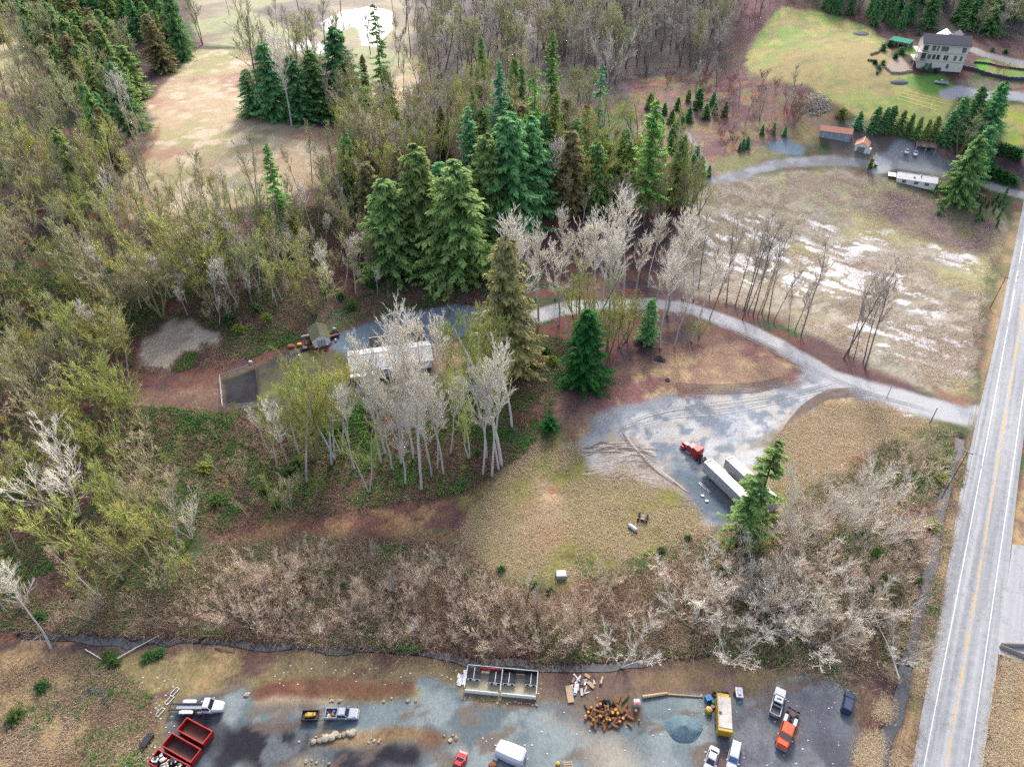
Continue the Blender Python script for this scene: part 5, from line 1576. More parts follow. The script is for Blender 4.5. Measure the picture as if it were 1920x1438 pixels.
def saloon(name, label, cat, rear, front, paint, glass=GLASS, group=None, L=4.6, estate=False, roof_panel=None):
    c, yaw, l = pose(rear, front)
    t = thing(name, label, cat, c, yaw, group)
    h = L / 2
    MB().body([(-h, .72, .42, .82), (-h + .15, .84, .3, .95), (-h + .7, .9, .26, 1.0), (-.3, .92, .24, .98), (h - 1.3, .9, .24, .93), (h - .45, .86, .26, .82), (h - .1, .74, .32, .7), (h, .6, .4, .6)], .14).build('body', paint, t, .03)
    if estate:
        cab(t, -h + .1, h - 1.35, -h + .3, h - 2.15, .86, .74, .95, 1.62, paint, glass, roof_panel=roof_panel)
    else:
        cab(t, -h + .75, h - 1.25, -h + 1.35, h - 2.1, .84, .66, .94, 1.43, paint, glass, roof_panel=roof_panel)
    MB().box(h - 1.2, h - .5, -.62, .62, .9, .915).build('hood', paint, t, .02)
    for x in (-h + .85, h - .9):
        for s in (-1, 1):
            wheel(t, x, s * .82, .33, .22)
    lamps(t, h - .12, -h + .02, .6, .66)
    mirrors(t, h - 1.5, .88, .92, paint)
    return t


def pickup(name, label, rear, front, paint, L=5.9, bed_paint=None, group=None, glass=GLASS, sunroof=False):
    c, yaw, l = pose(rear, front)
    t = thing(name, label, 'pickup truck', c, yaw, group)
    h = L / 2
    bp = bed_paint or paint
    MB().body([(h - 3.7, .95, .45, 1.18), (h - 1.75, .97, .42, 1.16), (h - .5, .95, .42, 1.08), (h - .12, .86, .45, .98), (h, .76, .5, .85)], .12).build('body', paint, t, .03)
    MB().box(h - 1.65, h - .35, -.7, .7, 1.14, 1.17).build('hood', paint, t, .02)
    cab(t, h - 3.75, h - 1.6, h - 3.55, h - 2.3, .9, .74, 1.16, 1.85, paint, glass)
    if sunroof:
        MB().box(h - 3.1, h - 2.7, -.42, .42, 1.905, 1.92).build('sunroof', GLASS, t)
    bed = MB().box(-h, h - 3.74, -.94, -.82, .5, 1.25).box(-h, h - 3.74, .82, .94, .5, 1.25).box(h - 3.84, h - 3.74, -.82, .82, .5, 1.25).build('bed_wall', bp, t, .02)
    MB().box(-h + .08, h - 3.84, -.82, .82, .5, .72).build('bed_floor', DARKP, t)
    MB().box(-h, -h + .08, -.82, .82, .5, 1.22).build('tailgate', bp, t, .02)
    MB().box(h - .02, h + .12, -.85, .85, .42, .66).build('bumper', RIM, t, .03)
    MB().box(-h - .14, -h, -.85, .85, .42, .6).build('bumper', RIM, t, .03)
    for x in (-h + 1.15, h - 1.0):
        for s in (-1, 1):
            wheel(t, x, s * .86, .4, .27)
    lamps(t, h - .08, -h - .06, .72, .8)
    mirrors(t, h - 2.0, .95, 1.15, paint)
    return t


# ---------------------------------------------------------- bottom yard vehicles
# white hook truck
c, yaw, l = pose((323, 1330), (432, 1330))
t = thing('hook_lift_truck', 'white hook lift truck with bare frame rails, without a bin', 'truck', c, yaw)
h = 4.4
MB().body([(h - 1.9, 1.1, .7, 1.75), (h - .9, 1.02, .65, 1.62), (h - .25, .9, .65, 1.45), (h, .7, .7, 1.2)], .22).build('hood', WHITEP, t, .05)
MB().body([(h - 3.5, 1.15, .7, 1.6), (h - 1.85, 1.15, .7, 1.75)], .1).build('body', WHITEP, t, .04)
cab(t, h - 3.5, h - 1.8, h - 3.4, h - 2.35, 1.1, .98, 1.65, 2.6, WHITEP)
MB().box(-h - .9, h - 3.6, -.62, -.42, 1.0, 1.25).box(-h - .9, h - 3.6, .42, .62, 1.0, 1.25).build('frame_rail', STEEL, t)
MB().box(-h + .2, h - 3.7, -.36, .36, .8, 1.02).build('lift_cylinder', GALV, t, .03)
MB().box(-h - 1.1, -h - .9, -.7, .7, .95, 1.2).build('tail_roller', RUST, t)
for s in (-1, 1):
    MB().body([(-h + 1.0, .32, .9, 1.12), (-h + 1.4, .36, 1.1, 1.24), (-h + 3.1, .36, 1.1, 1.24), (-h + 3.5, .32, .9, 1.12)], .08).build('fender', WHITEP, t, .03).location = (0, s * .98, 0)
    for x in (-h + 1.6, -h + 2.9):
        wheel(t, x, s * .95, .5, .45)
    wheel(t, h - 1.1, s * .95, .5, .32)
    MB().tube([(h - 4.5, s * .95, .75), (h - 3.7, s * .95, .75)], .3, 12).build('fuel_tank', RIM, t)
mirrors(t, h - 2.0, 1.15, 1.7, WHITEP)
lamps(t, h - .1, -h - .95, .75, 1.0)


def open_bin(label, rear, front, floor, slats=False, load=None, W=2.4, Hh=1.5, dz=0):
    c, yaw, l = pose(rear, front, dz)
    t = thing('roll_off_bin', label, 'skip bin', c, yaw, 'roll off bins')
    h = l / 2
    for nm, (x0, x1, y0, y1) in {'side_wall': (-h, h, -W / 2, -W / 2 + .1), 'side_wall.b': (-h, h, W / 2 - .1, W / 2), 'end_wall': (-h, -h + .1, -W / 2 + .1, W / 2 - .1), 'end_door': (h - .1, h, -W / 2 + .1, W / 2 - .1)}.items():
        m = MB().box(x0, x1, y0, y1, .2, Hh)
        m.build(nm.split('.')[0], REDW, t)
    m = MB().box(-h - .06, h + .06, -W / 2 - .06, -W / 2 + .12, Hh, Hh + .14).box(-h - .06, h + .06, W / 2 - .12, W / 2 + .06, Hh, Hh + .14).box(-h - .06, -h + .12, -W / 2 + .12, W / 2 - .12, Hh, Hh + .14).box(h - .12, h + .06, -W / 2 + .12, W / 2 - .12, Hh, Hh + .14)
    m.build('top_rail', REDW, t, .02)
    f = MB().box(-h + .1, h - .1, -W / 2 + .1, W / 2 - .1, .2, .32)
    if slats:
        for k in np.arange(-h + .3, h - .2, .42):
            f.box(k, k + .16, -W / 2 + .1, W / 2 - .1, .322, .38)
    f.build('bin_floor', floor, t)
    rb = MB()
    for k in np.arange(-h + .4, h, .75):
        rb.box(k, k + .12, -W / 2 - .08, -W / 2 - .002, .2, Hh).box(k, k + .12, W / 2 + .002, W / 2 + .08, .2, Hh)
    rb.build('wall_rib', REDW, t)
    return t, c, yaw, h, W, Hh


open_bin('empty red roll off bin with brown slatted floor, nearest the hook truck', (346, 1364), (394, 1390), RUST, True)
open_bin('red roll off bin with a dark dirty floor, the middle of three bins', (318, 1393), (372, 1424), RUSTD)
t, c, yaw, h, W, Hh = open_bin('red bin heaped with rubbish, cut by the photo\'s edge', (292, 1424), (352, 1456), RUSTD)
for i in range(46):
    mt = [WHITEP, CREAMW, GREENPL, SILVER, WOODL, WHITEW, TARPB, REDP][int(rng.integers(0, 8))] if i > 4 else WHITEP
    x, y = rng.uniform(-h + .3, h - .3), rng.uniform(-W / 2 + .3, W / 2 - .3)
    a = rng.uniform(0, 3)
    s = rng.uniform(.15, .5)
    o = MB().box(-s, s, -s * .6, s * .6, 0, s * .5).build('rubbish_piece', mt, None, .03)
    o.location = (c[0] + x * math.cos(yaw) - y * math.sin(yaw), c[1] + x * math.sin(yaw) + y * math.cos(yaw), c[2] + 1.3 + rng.uniform(-.1, .4) * (1 - abs(x) / h))
    o.rotation_euler = (rng.uniform(-.6, .6), rng.uniform(-.6, .6), a)
    tag(o, 'rubbish scrap lying in the heaped red bin', 'rubbish', 'rubbish in the red bin')
pickup('pickup_truck', 'silver grey pickup towing a small trailer across the gravel', (611, 1342), (674, 1342), SILVER, 5.9)
c, yaw, l = pose((611, 1342), (674, 1342))
for i in range(12):
    mt = [BLUEPL, WHITEP, CUT, REDP, DARKP, ORW][i % 6]
    x, y = rng.uniform(-2.7, -1.1), rng.uniform(-.6, .6)
    s = rng.uniform(.12, .3)
    o = MB().box(-s, s, -s * .7, s * .7, 0, s).build('load_item', mt, None, .02)
    o.location = (c[0] + x * math.cos(yaw) - y * math.sin(yaw), c[1] + x * math.sin(yaw) + y * math.cos(yaw), c[2] + .73)
    o.rotation_euler = (0, 0, rng.uniform(0, 3))
    tag(o, 'loose box or tool lying in the silver pickup\'s bed', 'load', 'load in the silver pickup')
c, yaw, l = pose((567, 1345), (599, 1344))
t = thing('utility_trailer', 'small dark trailer behind the silver pickup, carrying a yellow machine', 'trailer', c, yaw)
MB().box(-1.5, 1.5, -.85, .85, .45, .56).build('trailer_bed', RUSTD, t)
MB().box(-1.5, 1.5, -.9, -.82, .45, 1.0).box(-1.5, 1.5, .82, .9, .45, 1.0).box(1.42, 1.5, -.82, .82, .45, 1.0).box(-1.5, -1.42, -.82, .82, .45, .95).build('trailer_side', STEEL, t)
MB().tube([(1.5, 0, .5), (2.6, 0, .5)], .05, 6).build('tow_bar', STEEL, t)
for s in (-1, 1):
    wheel(t, -.1, s * 1.0, .33, .2)
m = thing('yellow_machine', 'yellow compact machine riding on the dark trailer', 'machine', (c[0], c[1], c[2] + .57), yaw + .08)
MB().body([(-.9, .3, 0, .5), (-.3, .42, 0, .75), (.4, .36, .05, .6), (1.0, .2, .1, .4)], .1).build('engine_cover', YELLOWP, m, .04)
MB().tube([(.4, 0, .5), (.8, .1, .95), (1.1, .15, .6)], .08, 6).build('boom', YELLOWP, m)
for s in (-1, 1):
    MB().box(-.8, .5, s * .42 - .1, s * .42 + .1, 0, .28).build('track', TYRE, m)
pickup('pickup_truck', 'white pickup with open dark bed, parked beside the orange truck', (1450, 1344), (1463, 1295), WHITEP, 5.7, sunroof=True)
# orange truck: cab facing the camera, bare chassis behind
c, yaw, l = pose((1489, 1328), (1459, 1415))
t = thing('orange_truck', 'orange crew cab truck with bare chassis behind its cab', 'truck', c, yaw)
h = 4.0
MB().body([(h - 4.6, 1.12, .65, 1.55), (h - 1.7, 1.12, .6, 1.6), (h - .7, 1.05, .6, 1.5), (h - .2, .95, .62, 1.35), (h, .8, .7, 1.1)], .18).build('body', ORANGEP, t, .04)
MB().box(h - 1.55, h - .4, -.8, .8, 1.56, 1.6).build('hood', ORANGEP, t, .02)
cab(t, h - 4.55, h - 1.6, h - 4.4, h - 2.2, 1.08, .95, 1.5, 2.4, ORANGEP)
MB().box(h - .1, h + .12, -.9, .9, .5, .95).build('grille', RIM, t, .03)
MB().box(-h, h - 4.6, -.5, -.34, .7, .95).box(-h, h - 4.6, .34, .5, .7, .95).box(-h - .15, -h, -1.15, 1.15, .6, .95).build('chassis', STEEL, t)
MB().tube([(-h + 1.0, 0, .9), (-h + 1.0, 0, 1.05)], .42, 14).build('fifth_wheel', RUST, t)
for s in (-1, 1):
    MB().box(-h + 1.4, -h + 2.9, s * .85 - .28, s * .85 + .28, .6, 1.0).build('side_box', WHITEP, t, .03)
    for x in (-h + .8,):
        wheel(t, x, s * .85, .46, .5)
    wheel(t, h - 1.15, s * .98, .46, .3)
mirrors(t, h - 1.8, 1.12, 1.6, RIM)
lamps(t, h - .1, -h - .1, .8, 1.0)
# dark blue van
saloon('blue_van', 'dark blue van with pale windscreen parked alone at the lot\'s edge', 'van', (1583, 1341), (1594, 1298), BLUEP, GLASS, L=4.9, estate=True, roof_panel=BLUEP)
saloon('white_car', 'white saloon with black rear window at the bottom edge, beside the white van', 'car', (1340, 1404), (1325, 1450), WHITEP, L=4.7)
saloon('white_van', 'white long roofed van with blue tinted screen at the bottom edge', 'van', (1380, 1392), (1368, 1450), WHITEP, BLUEGLASS, L=5.4, estate=True)
saloon('red_car', 'red car cut off by the bottom edge of the photo', 'car', (854, 1450), (868, 1416), REDP, L=4.2)
# yellow box trailer
c, yaw, l = pose((1352, 1313), (1355, 1384))
t = thing('box_trailer', 'yellow box trailer with streaky white roof', 'trailer', c, yaw)
h = l / 2
MB().box(-h + .5, h, -1.22, 1.22, .7, 2.75).build('body', YELLOWP, t, .06)
rf = simple('streaked_roof', (222, 216, 208), .7, var=.3, scale=.8)
MB().box(-h + .8, h - .55, -1.1, 1.16, 2.76, 2.84).build('roof', rf, t, .02)
MB().box(-h - .4, -h + .5, -1.1, 1.1, .7, 1.9).build('front_locker', YELLOWP, t, .05)
MB().box(.1, .6, -1.0, -.55, 2.842, 2.94).build('roof_vent', DARKP, t, .02)
MB().box(h, h + .25, -.9, .9, .6, 1.0).build('bumper', RUST, t)
for s in (-1, 1):
    for x in (0.2, 1.2):
        wheel(t, x, s * 1.12, .42, .3)
saloon_dummy = None
# small white trailer with tow bar
c, yaw, l = pose((1383, 1292), (1386, 1313))
t = thing('tool_trailer', 'small white trailer with tow bar on bare dark earth', 'trailer', c, yaw)
MB().box(-1.0, .9, -.65, .65, .45, .95).build('trailer_box', WHITEP, t, .04)
MB().box(-.6, .5, -.3, .3, .951, 1.15).build('lid', SILVER, t, .03)
MB().tube([(.9, .3, .5), (1.9, 0, .5)], .05, 6).tube([(.9, -.3, .5), (1.9, 0, .5)], .05, 6).build('tow_bar', BLUEPL, t)
for s in (-1, 1):
    wheel(t, -.1, s * .78, .32, .2)


def tyre(px, py, label, group, r=.52, dz=0, flat=True, yaw=0):
    p = at(px, py)
    o = MB().ring((0, 0, 0), r, r * .55, .26).build('tyre', TYRE)
    o.location = (p[0], p[1], p[2] + dz)
    if not flat:
        o.rotation_euler = (1.35, 0, yaw)
        o.location.z += r * .9
    return tag(o, label, 'tyre', group)


for i, x in enumerate((1340, 1347.5, 1355, 1362.5)):
    tyre(x, 1302, ['first', 'second', 'third', 'last'][i] + ' tyre from the blue bin in the row behind the yellow box trailer', 'tyres in a row')
for x, y, dz, lb in [(1231, 674, 0, 'tyre lying flat at the heap\'s outer end by the pale trunk'), (1237, 671, .0, 'tyre at the back of the small heap by the pale trunk'), (1238, 675, .26, 'tyre stacked on top of the small heap by the pale trunk'), (1243, 676, 0, 'tyre with a pale wall, front one of the heap by the pale trunk')]:
    tyre(x, y, lb, 'tyres by the trees', .85, dz)
tyre(1251.5, 713, 'single tyre lying in the tan grass by the wheel track', None, .7)
for i in range(14):
    tyre(1133 + rng.uniform(-9, 9), 1319 + rng.uniform(-5, 4), 'black tyre in the pile behind the orange logs', 'tyres piled behind the logs', .4, rng.uniform(0, .5), i % 3 != 0, rng.uniform(0, 3))
# drums and bins
for px, py, mt, nm, lb, cat in [(1327, 1313, BLUEPL, 'blue_bin', 'blue square bin beside the yellow box trailer', 'bin'), (1193, 1321, WHITEP, 'tote_tank', 'white and red plastic tote on the gravel near the long log', 'tote')]:
    p = at(px, py)
    t = thing(nm, lb, cat, p, .25 if nm == 'blue_bin' else .02)
    MB().box(-.55, .55, -.5, .5, .05, 1.1).build('bin_body', mt, t, .06)
    MB().box(-.58, .58, -.53, .53, 1.101, 1.2).build('lid', mt if nm == 'blue_bin' else WHITEP, t, .03)
    if nm == 'tote_tank':
        MB().box(-.5, .5, -.52, -.1, 1.201, 1.26).build('red_panel', PINK, t)
p = at(1328, 1334)
t = thing('yellow_drum', 'round yellow tank beside the yellow box trailer', 'tank', p)
MB().tube([(0, 0, .02), (0, 0, .12), (0, 0, .9), (0, 0, 1.1), (0, 0, 1.16)], [.6, .64, .64, .5, .2], 18).build('drum_body', YELLOWP, t)
MB().tube([(0, 0, 1.16), (0, 0, 1.25)], .14, 10).build('drum_cap', WHITEP, t)
p = at(1336, 1320)
o = MB().tube([(0, 0, 0), (0, 0, .8), (0, 0, .85)], [.3, .3, .1], 12).build('green_drum', GREENPL)
o.location = p
tag(o, 'dark green drum between the blue bin and the yellow trailer', 'drum')
p = at(1336, 1325)
o = MB().tube([(0, 0, 0), (0, 0, .5), (0, 0, .56)], [.35, .35, .1], 12).build('white_drum', WHITEP)
o.location = p
tag(o, 'squat white drum against the yellow box trailer', 'drum')


def boulder_mesh(seed, n=0):
    import bmesh
    bm = bmesh.new()
    bmesh.ops.create_icosphere(bm, subdivisions=2, radius=1)
    r = np.random.default_rng(seed)
    dirs = r.normal(size=(7, 3))
    dirs /= np.linalg.norm(dirs, axis=1, keepdims=True)
    cut = r.uniform(.6, .9, 7)
    for v in bm.verts:
        p = np.array(v.co)
        for d, c_ in zip(dirs, cut):
            k = p @ d
            if k > c_:
                p = p - d * (k - c_) * .9
        p *= 1 + .08 * math.sin(p[0] * 7 + seed) * math.cos(p[1] * 6)
        v.co = p
    me = bpy.data.meshes.new('boulder')
    bm.to_mesh(me)
    bm.free()
    return me


BOULD = [boulder_mesh(s) for s in range(5)]


def rock(px, py, s, label, group, mt=ROCK, name='boulder', flat=.7):
    p = at(px, py)
    o = bpy.data.objects.new(name, BOULD[int(rng.integers(0, 5))])
    COL.objects.link(o)
    if not o.data.materials:
        o.data.materials.append(ROCK)
    o.location = (p[0], p[1], p[2] + s * flat * .35)
    o.scale = (s, s * rng.uniform(.75, 1), s * flat)
    o.rotation_euler = (0, 0, rng.uniform(0, 6))
    if mt != o.data.materials[0]:
        o.material_slots[0].link = 'OBJECT'
        o.material_slots[0].material = mt
    return tag(o, label, 'boulder', group)


bl = [(588, 1391, .6), (600, 1388, .65), (611, 1385, .85), (622, 1383, .8), (629, 1378, .75), (637, 1379, .5), (645, 1377, .55), (653, 1375, .6), (661, 1375, .85)]
for i, (x, y, s) in enumerate(bl):
    rock(x, y, s, ['first', 'second', 'third', 'fourth', 'fifth', 'sixth', 'seventh', 'eighth', 'last'][i] + ' pale boulder of the row on the berm, counted from its blunt end', 'boulders on the berm')
for i in range(46):
    q = [(590, 1384, 30, 8), (700, 1388, 20, 4), (842, 1382, 16, 6), (630, 1311, 14, 4), (755, 1312, 36, 5), (464, 1303, 4, 4), (596, 1430, 24, 6)][i % 7]
    rock(q[0] + rng.uniform(-1, 1) * q[2], q[1] + rng.uniform(-1, 1) * q[3], rng.uniform(.15, .42), 'small pale rock strewn along the berm or the mulch bed', 'small rocks strewn about the yard', name='small_rock')
for i in range(30):
    rock(868 + i * 5 + rng.uniform(-2, 2), 1308 + i * .45 + rng.uniform(-2, 3), rng.uniform(.1, .28), 'small rock in the rubble line before the kennels', 'rubble before the kennels', name='small_rock')
# log heap
logm = []
for i in range(4):
    L_ = .45 + .25 * i
    m = MB().tube([(-L_, 0, 0), (L_, 0, 0)], [.3, .28], 12, False)
    me = m.mesh('log')
    me.materials.append(BARK)
    cms = []
    cm = MB().add([(-L_, .3 * math.cos(a), .3 * math.sin(a)) for a in np.arange(12) * math.pi / 6], [tuple(range(12))[::-1]]).mesh('cut_face')
    cm.materials.append(CUT)
    cms.append(cm)
    cm = MB().add([(L_, .28 * math.cos(a), .28 * math.sin(a)) for a in np.arange(12) * math.pi / 6], [tuple(range(12))]).mesh('cut_face')
    cm.materials.append(CUT)
    cms.append(cm)
    logm.append((me, cms))
for i in range(74):
    a = rng.uniform(0, 2 * np.pi)
    r = rng.random() ** .6
    x, y = 1138 + 40 * r * math.cos(a), 1340 + 22 * r * math.sin(a)
    if i > 64:
        x, y = [(1182, 1347), (1192, 1336), (1198, 1352), (1180, 1360), (1100, 1327), (1160, 1312), (1172, 1311), (1152, 1362), (1110, 1360)][i - 65]
    p = at(x, y)
    me, cm = logm[int(rng.integers(0, 4))]
    o = thing('cut_log', 'short cut log in the orange heap behind the gravel track', 'log', (p[0], p[1], p[2] + .26 + max(0, 1 - r * 1.1) * rng.uniform(0, 1.2) * (i < 65)), rng.uniform(0, 6.28), 'cut logs in the heap')
    s = rng.uniform(.5, 1.0)
    o.scale = (s, s, s)
    if rng.random() < .35:
        o.rotation_euler = (0, -1.4, rng.uniform(0, 6))
    else:
        o.rotation_euler = (0, rng.uniform(-.3, .3), rng.uniform(0, 6))
    for nm, q in (('bark', me), ('cut_face', cm[0]), ('cut_face', cm[1])):
        k = bpy.data.objects.new(nm, q)
        COL.objects.link(k)
        k.parent = o
        if nm == 'bark' and rng.random() < .5:
            k.material_slots[0].link = 'OBJECT'
            k.material_slots[0].material = ORW
for (a, b, r, lb) in [((1204, 1308), (1251, 1301), .33, 'long pale log lying at the gravel\'s back edge'), ((1252, 1302), (1318, 1307), .16, 'thin dark pole lying on from the long pale log'), ((1126, 1283), (1130, 1270), .28, 'short thick log standing apart by the debris'), ((1148, 1358), (1168, 1353), .12, 'whitish pole lying at the log heap\'s front')]:
    P0, P1 = at(*a), at(*b)
    o = MB().tube([P0 + [0, 0, r], (P0 + P1) / 2 + [0, 0, r * 1.05], P1 + [0, 0, r]], [r, r * .9, r * .75], 9).build('fallen_log', WOODL if 'pale' in lb or 'thick' in lb else WOOD)
    tag(o, lb, 'log')
# broken boards and scraps
for i in range(52):
    cx, cy, sx, sy, gl, lb = [(1094, 1284, 22, 16, 'scraps on the debris patch', 'blue or white scrap scattered on the debris patch beside the kennels'), (866, 1274, 7, 9, 'white boards stacked against the kennels', 'white board leaning in the pile at the kennels\' end')][0 if i < 36 else 1]
    p = at(cx + rng.uniform(-1, 1) * sx, cy + rng.uniform(-1, 1) * sy)
    mt = [BLUEPL, WHITEP, SILVER, WHITEW, RUST, WOODL][int(rng.integers(0, 6))] if i < 36 else [WHITEP, WHITEW][i % 2]
    a, b = rng.uniform(.3, 1.0), rng.uniform(.1, .35)
    o = MB().box(-a, a, -b, b, 0, .06).build('scrap_board', mt)
    o.location = (p[0], p[1], p[2] + .02 + rng.uniform(0, .25))
    o.rotation_euler = (rng.uniform(-.2, .2), rng.uniform(-.2, .2), rng.uniform(0, 3) if i < 36 else rng.uniform(1.0, 1.8))
    tag(o, lb, 'scrap', gl)
p = at(1068, 1302)
o = MB().box(-.6, .6, -1.6, 1.6, 0, .35).build('pallet_stack', WOODL, None, .04)
o.location, o.rotation_euler = p, (0, 0, .1)
tag(o, 'pale wooden pallet at the edge of the debris patch', 'pallet')
# scraps of litter: uncountable
lm = MB()
for i in range(260):
    px, py = [(rng.uniform(220, 330), rng.uniform(1270, 1438)), (rng.uniform(500, 870), rng.uniform(1240, 1285)), (rng.uniform(900, 1600), rng.uniform(1300, 1438)), (rng.uniform(230, 300), rng.uniform(1380, 1438)), (rng.uniform(860, 1020), rng.uniform(1250, 1320))][int(rng.choice(5, p=[.25, .15, .3, .2, .1]))]
    p = at(px, py)
    s = rng.uniform(.05, .16)
    lm.box(p[0] - s, p[0] + s, p[1] - s * .7, p[1] + s * .7, p[2], p[2] + s * .6)
kind(lm.build('litter', WHITEP), 'stuff')
# kennels: two runs in a rail frame
A, B, Cc, D = [at(*q) for q in ((871, 1297), (1006, 1310), (1010, 1270), (876, 1254))]
c = (A + B + Cc + D) / 4
yaw = math.atan2(B[1] - A[1], B[0] - A[0])
W_, D_ = np.linalg.norm((B - A)[:2]) * .99, np.linalg.norm((D - A)[:2]) * .98
t = thing('kennel_enclosure', 'fenced dog kennel enclosure of two runs with white front panels', 'enclosure', c, yaw)
MB().box(-W_ / 2, W_ / 2, -D_ / 2, D_ / 2, -.1, .06).build('sand_floor', SAND, t)
for x in (-W_ / 2, 0, W_ / 2):
    MB().box(x - .07, x + .07, -D_ / 2, D_ / 2, 1.75, 1.87).build('top_rail', GALV, t)
    for y in (-D_ / 2, 0, D_ / 2):
        MB().tube([(x, y, 0), (x, y, 1.75)], .06, 8).build('post', GALV, t)
MB().box(-W_ / 2, W_ / 2, D_ / 2 - .06, D_ / 2 + .06, 1.88, 1.98).build('top_rail', GALV, t)
for x0, x1 in ((-W_ / 2, -.35), (.25, W_ / 2)):
    MB().box(x0, x1, -D_ / 2 - .1, -D_ / 2 + .02, .05, 1.15).build('front_panel', WHITEW, t, .02)
MB().box(-W_ / 2 + 2.4, -.1, D_ / 2 - .12, D_ / 2 - .07, .3, 1.6).build('red_banner', PINK, t)
MB().box(.1, W_ / 2, D_ / 2 + .07, D_ / 2 + .12, .2, 1.7).build('back_screen', STEEL, t)


def kennel(x, y, lb, w=2.5, d=2.1):
    ca, sa = math.cos(yaw), math.sin(yaw)
    k = thing('dog_kennel', lb, 'kennel', (c[0] + x * ca - y * sa, c[1] + x * sa + y * ca, c[2] + .06), yaw, 'dog kennels')
    MB().box(-w / 2 + .1, w / 2 - .1, -d / 2 + .1, d / 2 - .1, 0, .8).build('wall', WHITEW, k)
    for s in (-1, 1):
        MB().add([(s * .04, -d / 2, 1.12), (s * .04, d / 2, 1.12), (s * w / 2, d / 2, .9), (s * w / 2, -d / 2, .9), (s * .04, -d / 2, 1.17), (s * .04, d / 2, 1.17), (s * w / 2, d / 2, .95), (s * w / 2, -d / 2, .95)], [(0, 1, 2, 3), (7, 6, 5, 4), (0, 3, 7, 4), (1, 5, 6, 2), (2, 6, 7, 3), (0, 4, 5, 1)]).build('roof_panel', BLACKR, k)
    MB().box(-.04, .04, -d / 2, d / 2, 1.1, 1.2).build('ridge', WHITEW, k)
    for s in (-1, 1):
        MB().box(s * w / 4 - .25, s * w / 4 + .25, -d / 2 + .05, -d / 2 + .09, .1, .6).build('door_opening', DARKP, k)


kennel(-W_ / 2 + 1.35, D_ / 2 - 1.1, 'black roofed kennel in the corner by the white boards')
kennel(-1.2, D_ / 2 - 1.5, 'black roofed kennel beneath the red banner')
kennel(1.35, D_ / 2 - 1.4, 'black roofed kennel just past the middle rail')
kennel(W_ / 2 - 1.2, D_ / 2 - 1.2, 'black roofed kennel in the corner by the debris patch', 2.3)
# white sheeted load
c2, yaw2, l = pose((936, 1412), (978, 1420))
t = thing('sheeted_boat', 'bulky load wrapped in bright white sheeting near the red car', 'covered load', c2, yaw2 - .2)
MB().body([(-2.6, .85, .1, 1.5), (-2.3, 1.35, .05, 2.0), (0, 1.5, .05, 2.15), (2.2, 1.45, .05, 2.1), (2.6, 1.2, .1, 1.8)], .45).build('sheeting', TARPW, t, .08)
MB().tube([(2.6, -.9, 1.2), (2.9, -1.2, .4)], .12, 6).build('sheet_corner', TARPW, t)
MB().tube([(-2.2, -1.3, .8), (-2.5, -1.7, .15)], .14, 6).build('sheet_corner', TARPW, t)
for px, py, mt, lb, nm in [(924, 1436, ORW, 'orange heap under the white sheeted load', 'orange_heap'), (1046, 1433, YELLOWP, 'small yellow barrel on the brown strip', 'yellow_barrel'), (930, 1424, WHITEP, 'white bucket at the corner of the sheeted load', 'white_bucket')]:
    p = at(px, py)
    o = MB().tube([(0, 0, 0), (0, 0, .5), (0, 0, .8), (0, 0, .9)], [.5, .55, .45, .1], 12).build(nm, mt)
    o.location = p
    o.scale = (1.4, 1, 1) if 'heap' in nm else (.7, .7, .8)
    tag(o, lb, nm.split('_')[1])
p = at(1065, 1434)
t = thing('wooden_rack', 'small pale slatted rack by the yellow barrel', 'rack', p, .05)
for k in range(3):
    MB().box(-.8, .8, -.5 + k * .4, -.35 + k * .4, .3, .36).build('slat', WOODL, t)
for x in (-.7, .7):
    MB().box(x - .05, x + .05, -.5, .5, 0, .3).build('leg', WOODL, t)
# gravel heap
p = at(1282, 1366)
hm = MB()
n = 22
rs = []
for i in range(7):
    f = i / 6
    rs.append([(p[0] + (3.4 * (1 - f) + .1) * math.cos(a) * (1 + .15 * math.sin(3 * a + i)), p[1] + (2.6 * (1 - f) + .1) * math.sin(a), p[2] - .1 + 1.5 * f ** .9) for a in np.arange(n) * 2 * math.pi / n])
hm.rings(rs)
tag(hm.build('gravel_heap', simple('blue_gravel', (112, 136, 146), .95, var=.3, scale=2.5)), 'heap of bluish gravel between the log heap and yellow trailer', 'gravel heap')
# white planter frames
for px, py, lb in [(328, 1297, 'white rectangular frame farthest up the grass from the bins'), (318, 1313, 'white rectangular frame by the hook truck\'s rails'), (301, 1335, 'white rectangular frame lying alone on the grass')]:
    p = at(px, py)
    t = thing('planter_surround', lb, 'frame', p, 1.1, 'white frames')
    for x in (-.8, .8):
        MB().box(x - .06, x + .06, -.35, .35, 0, .12).build('short_rail', WHITEP, t)
    for y in (-.35, .35):
        MB().box(-.74, .74, y - .06, y + .06, .121, .22).build('long_rail', WHITEP, t)
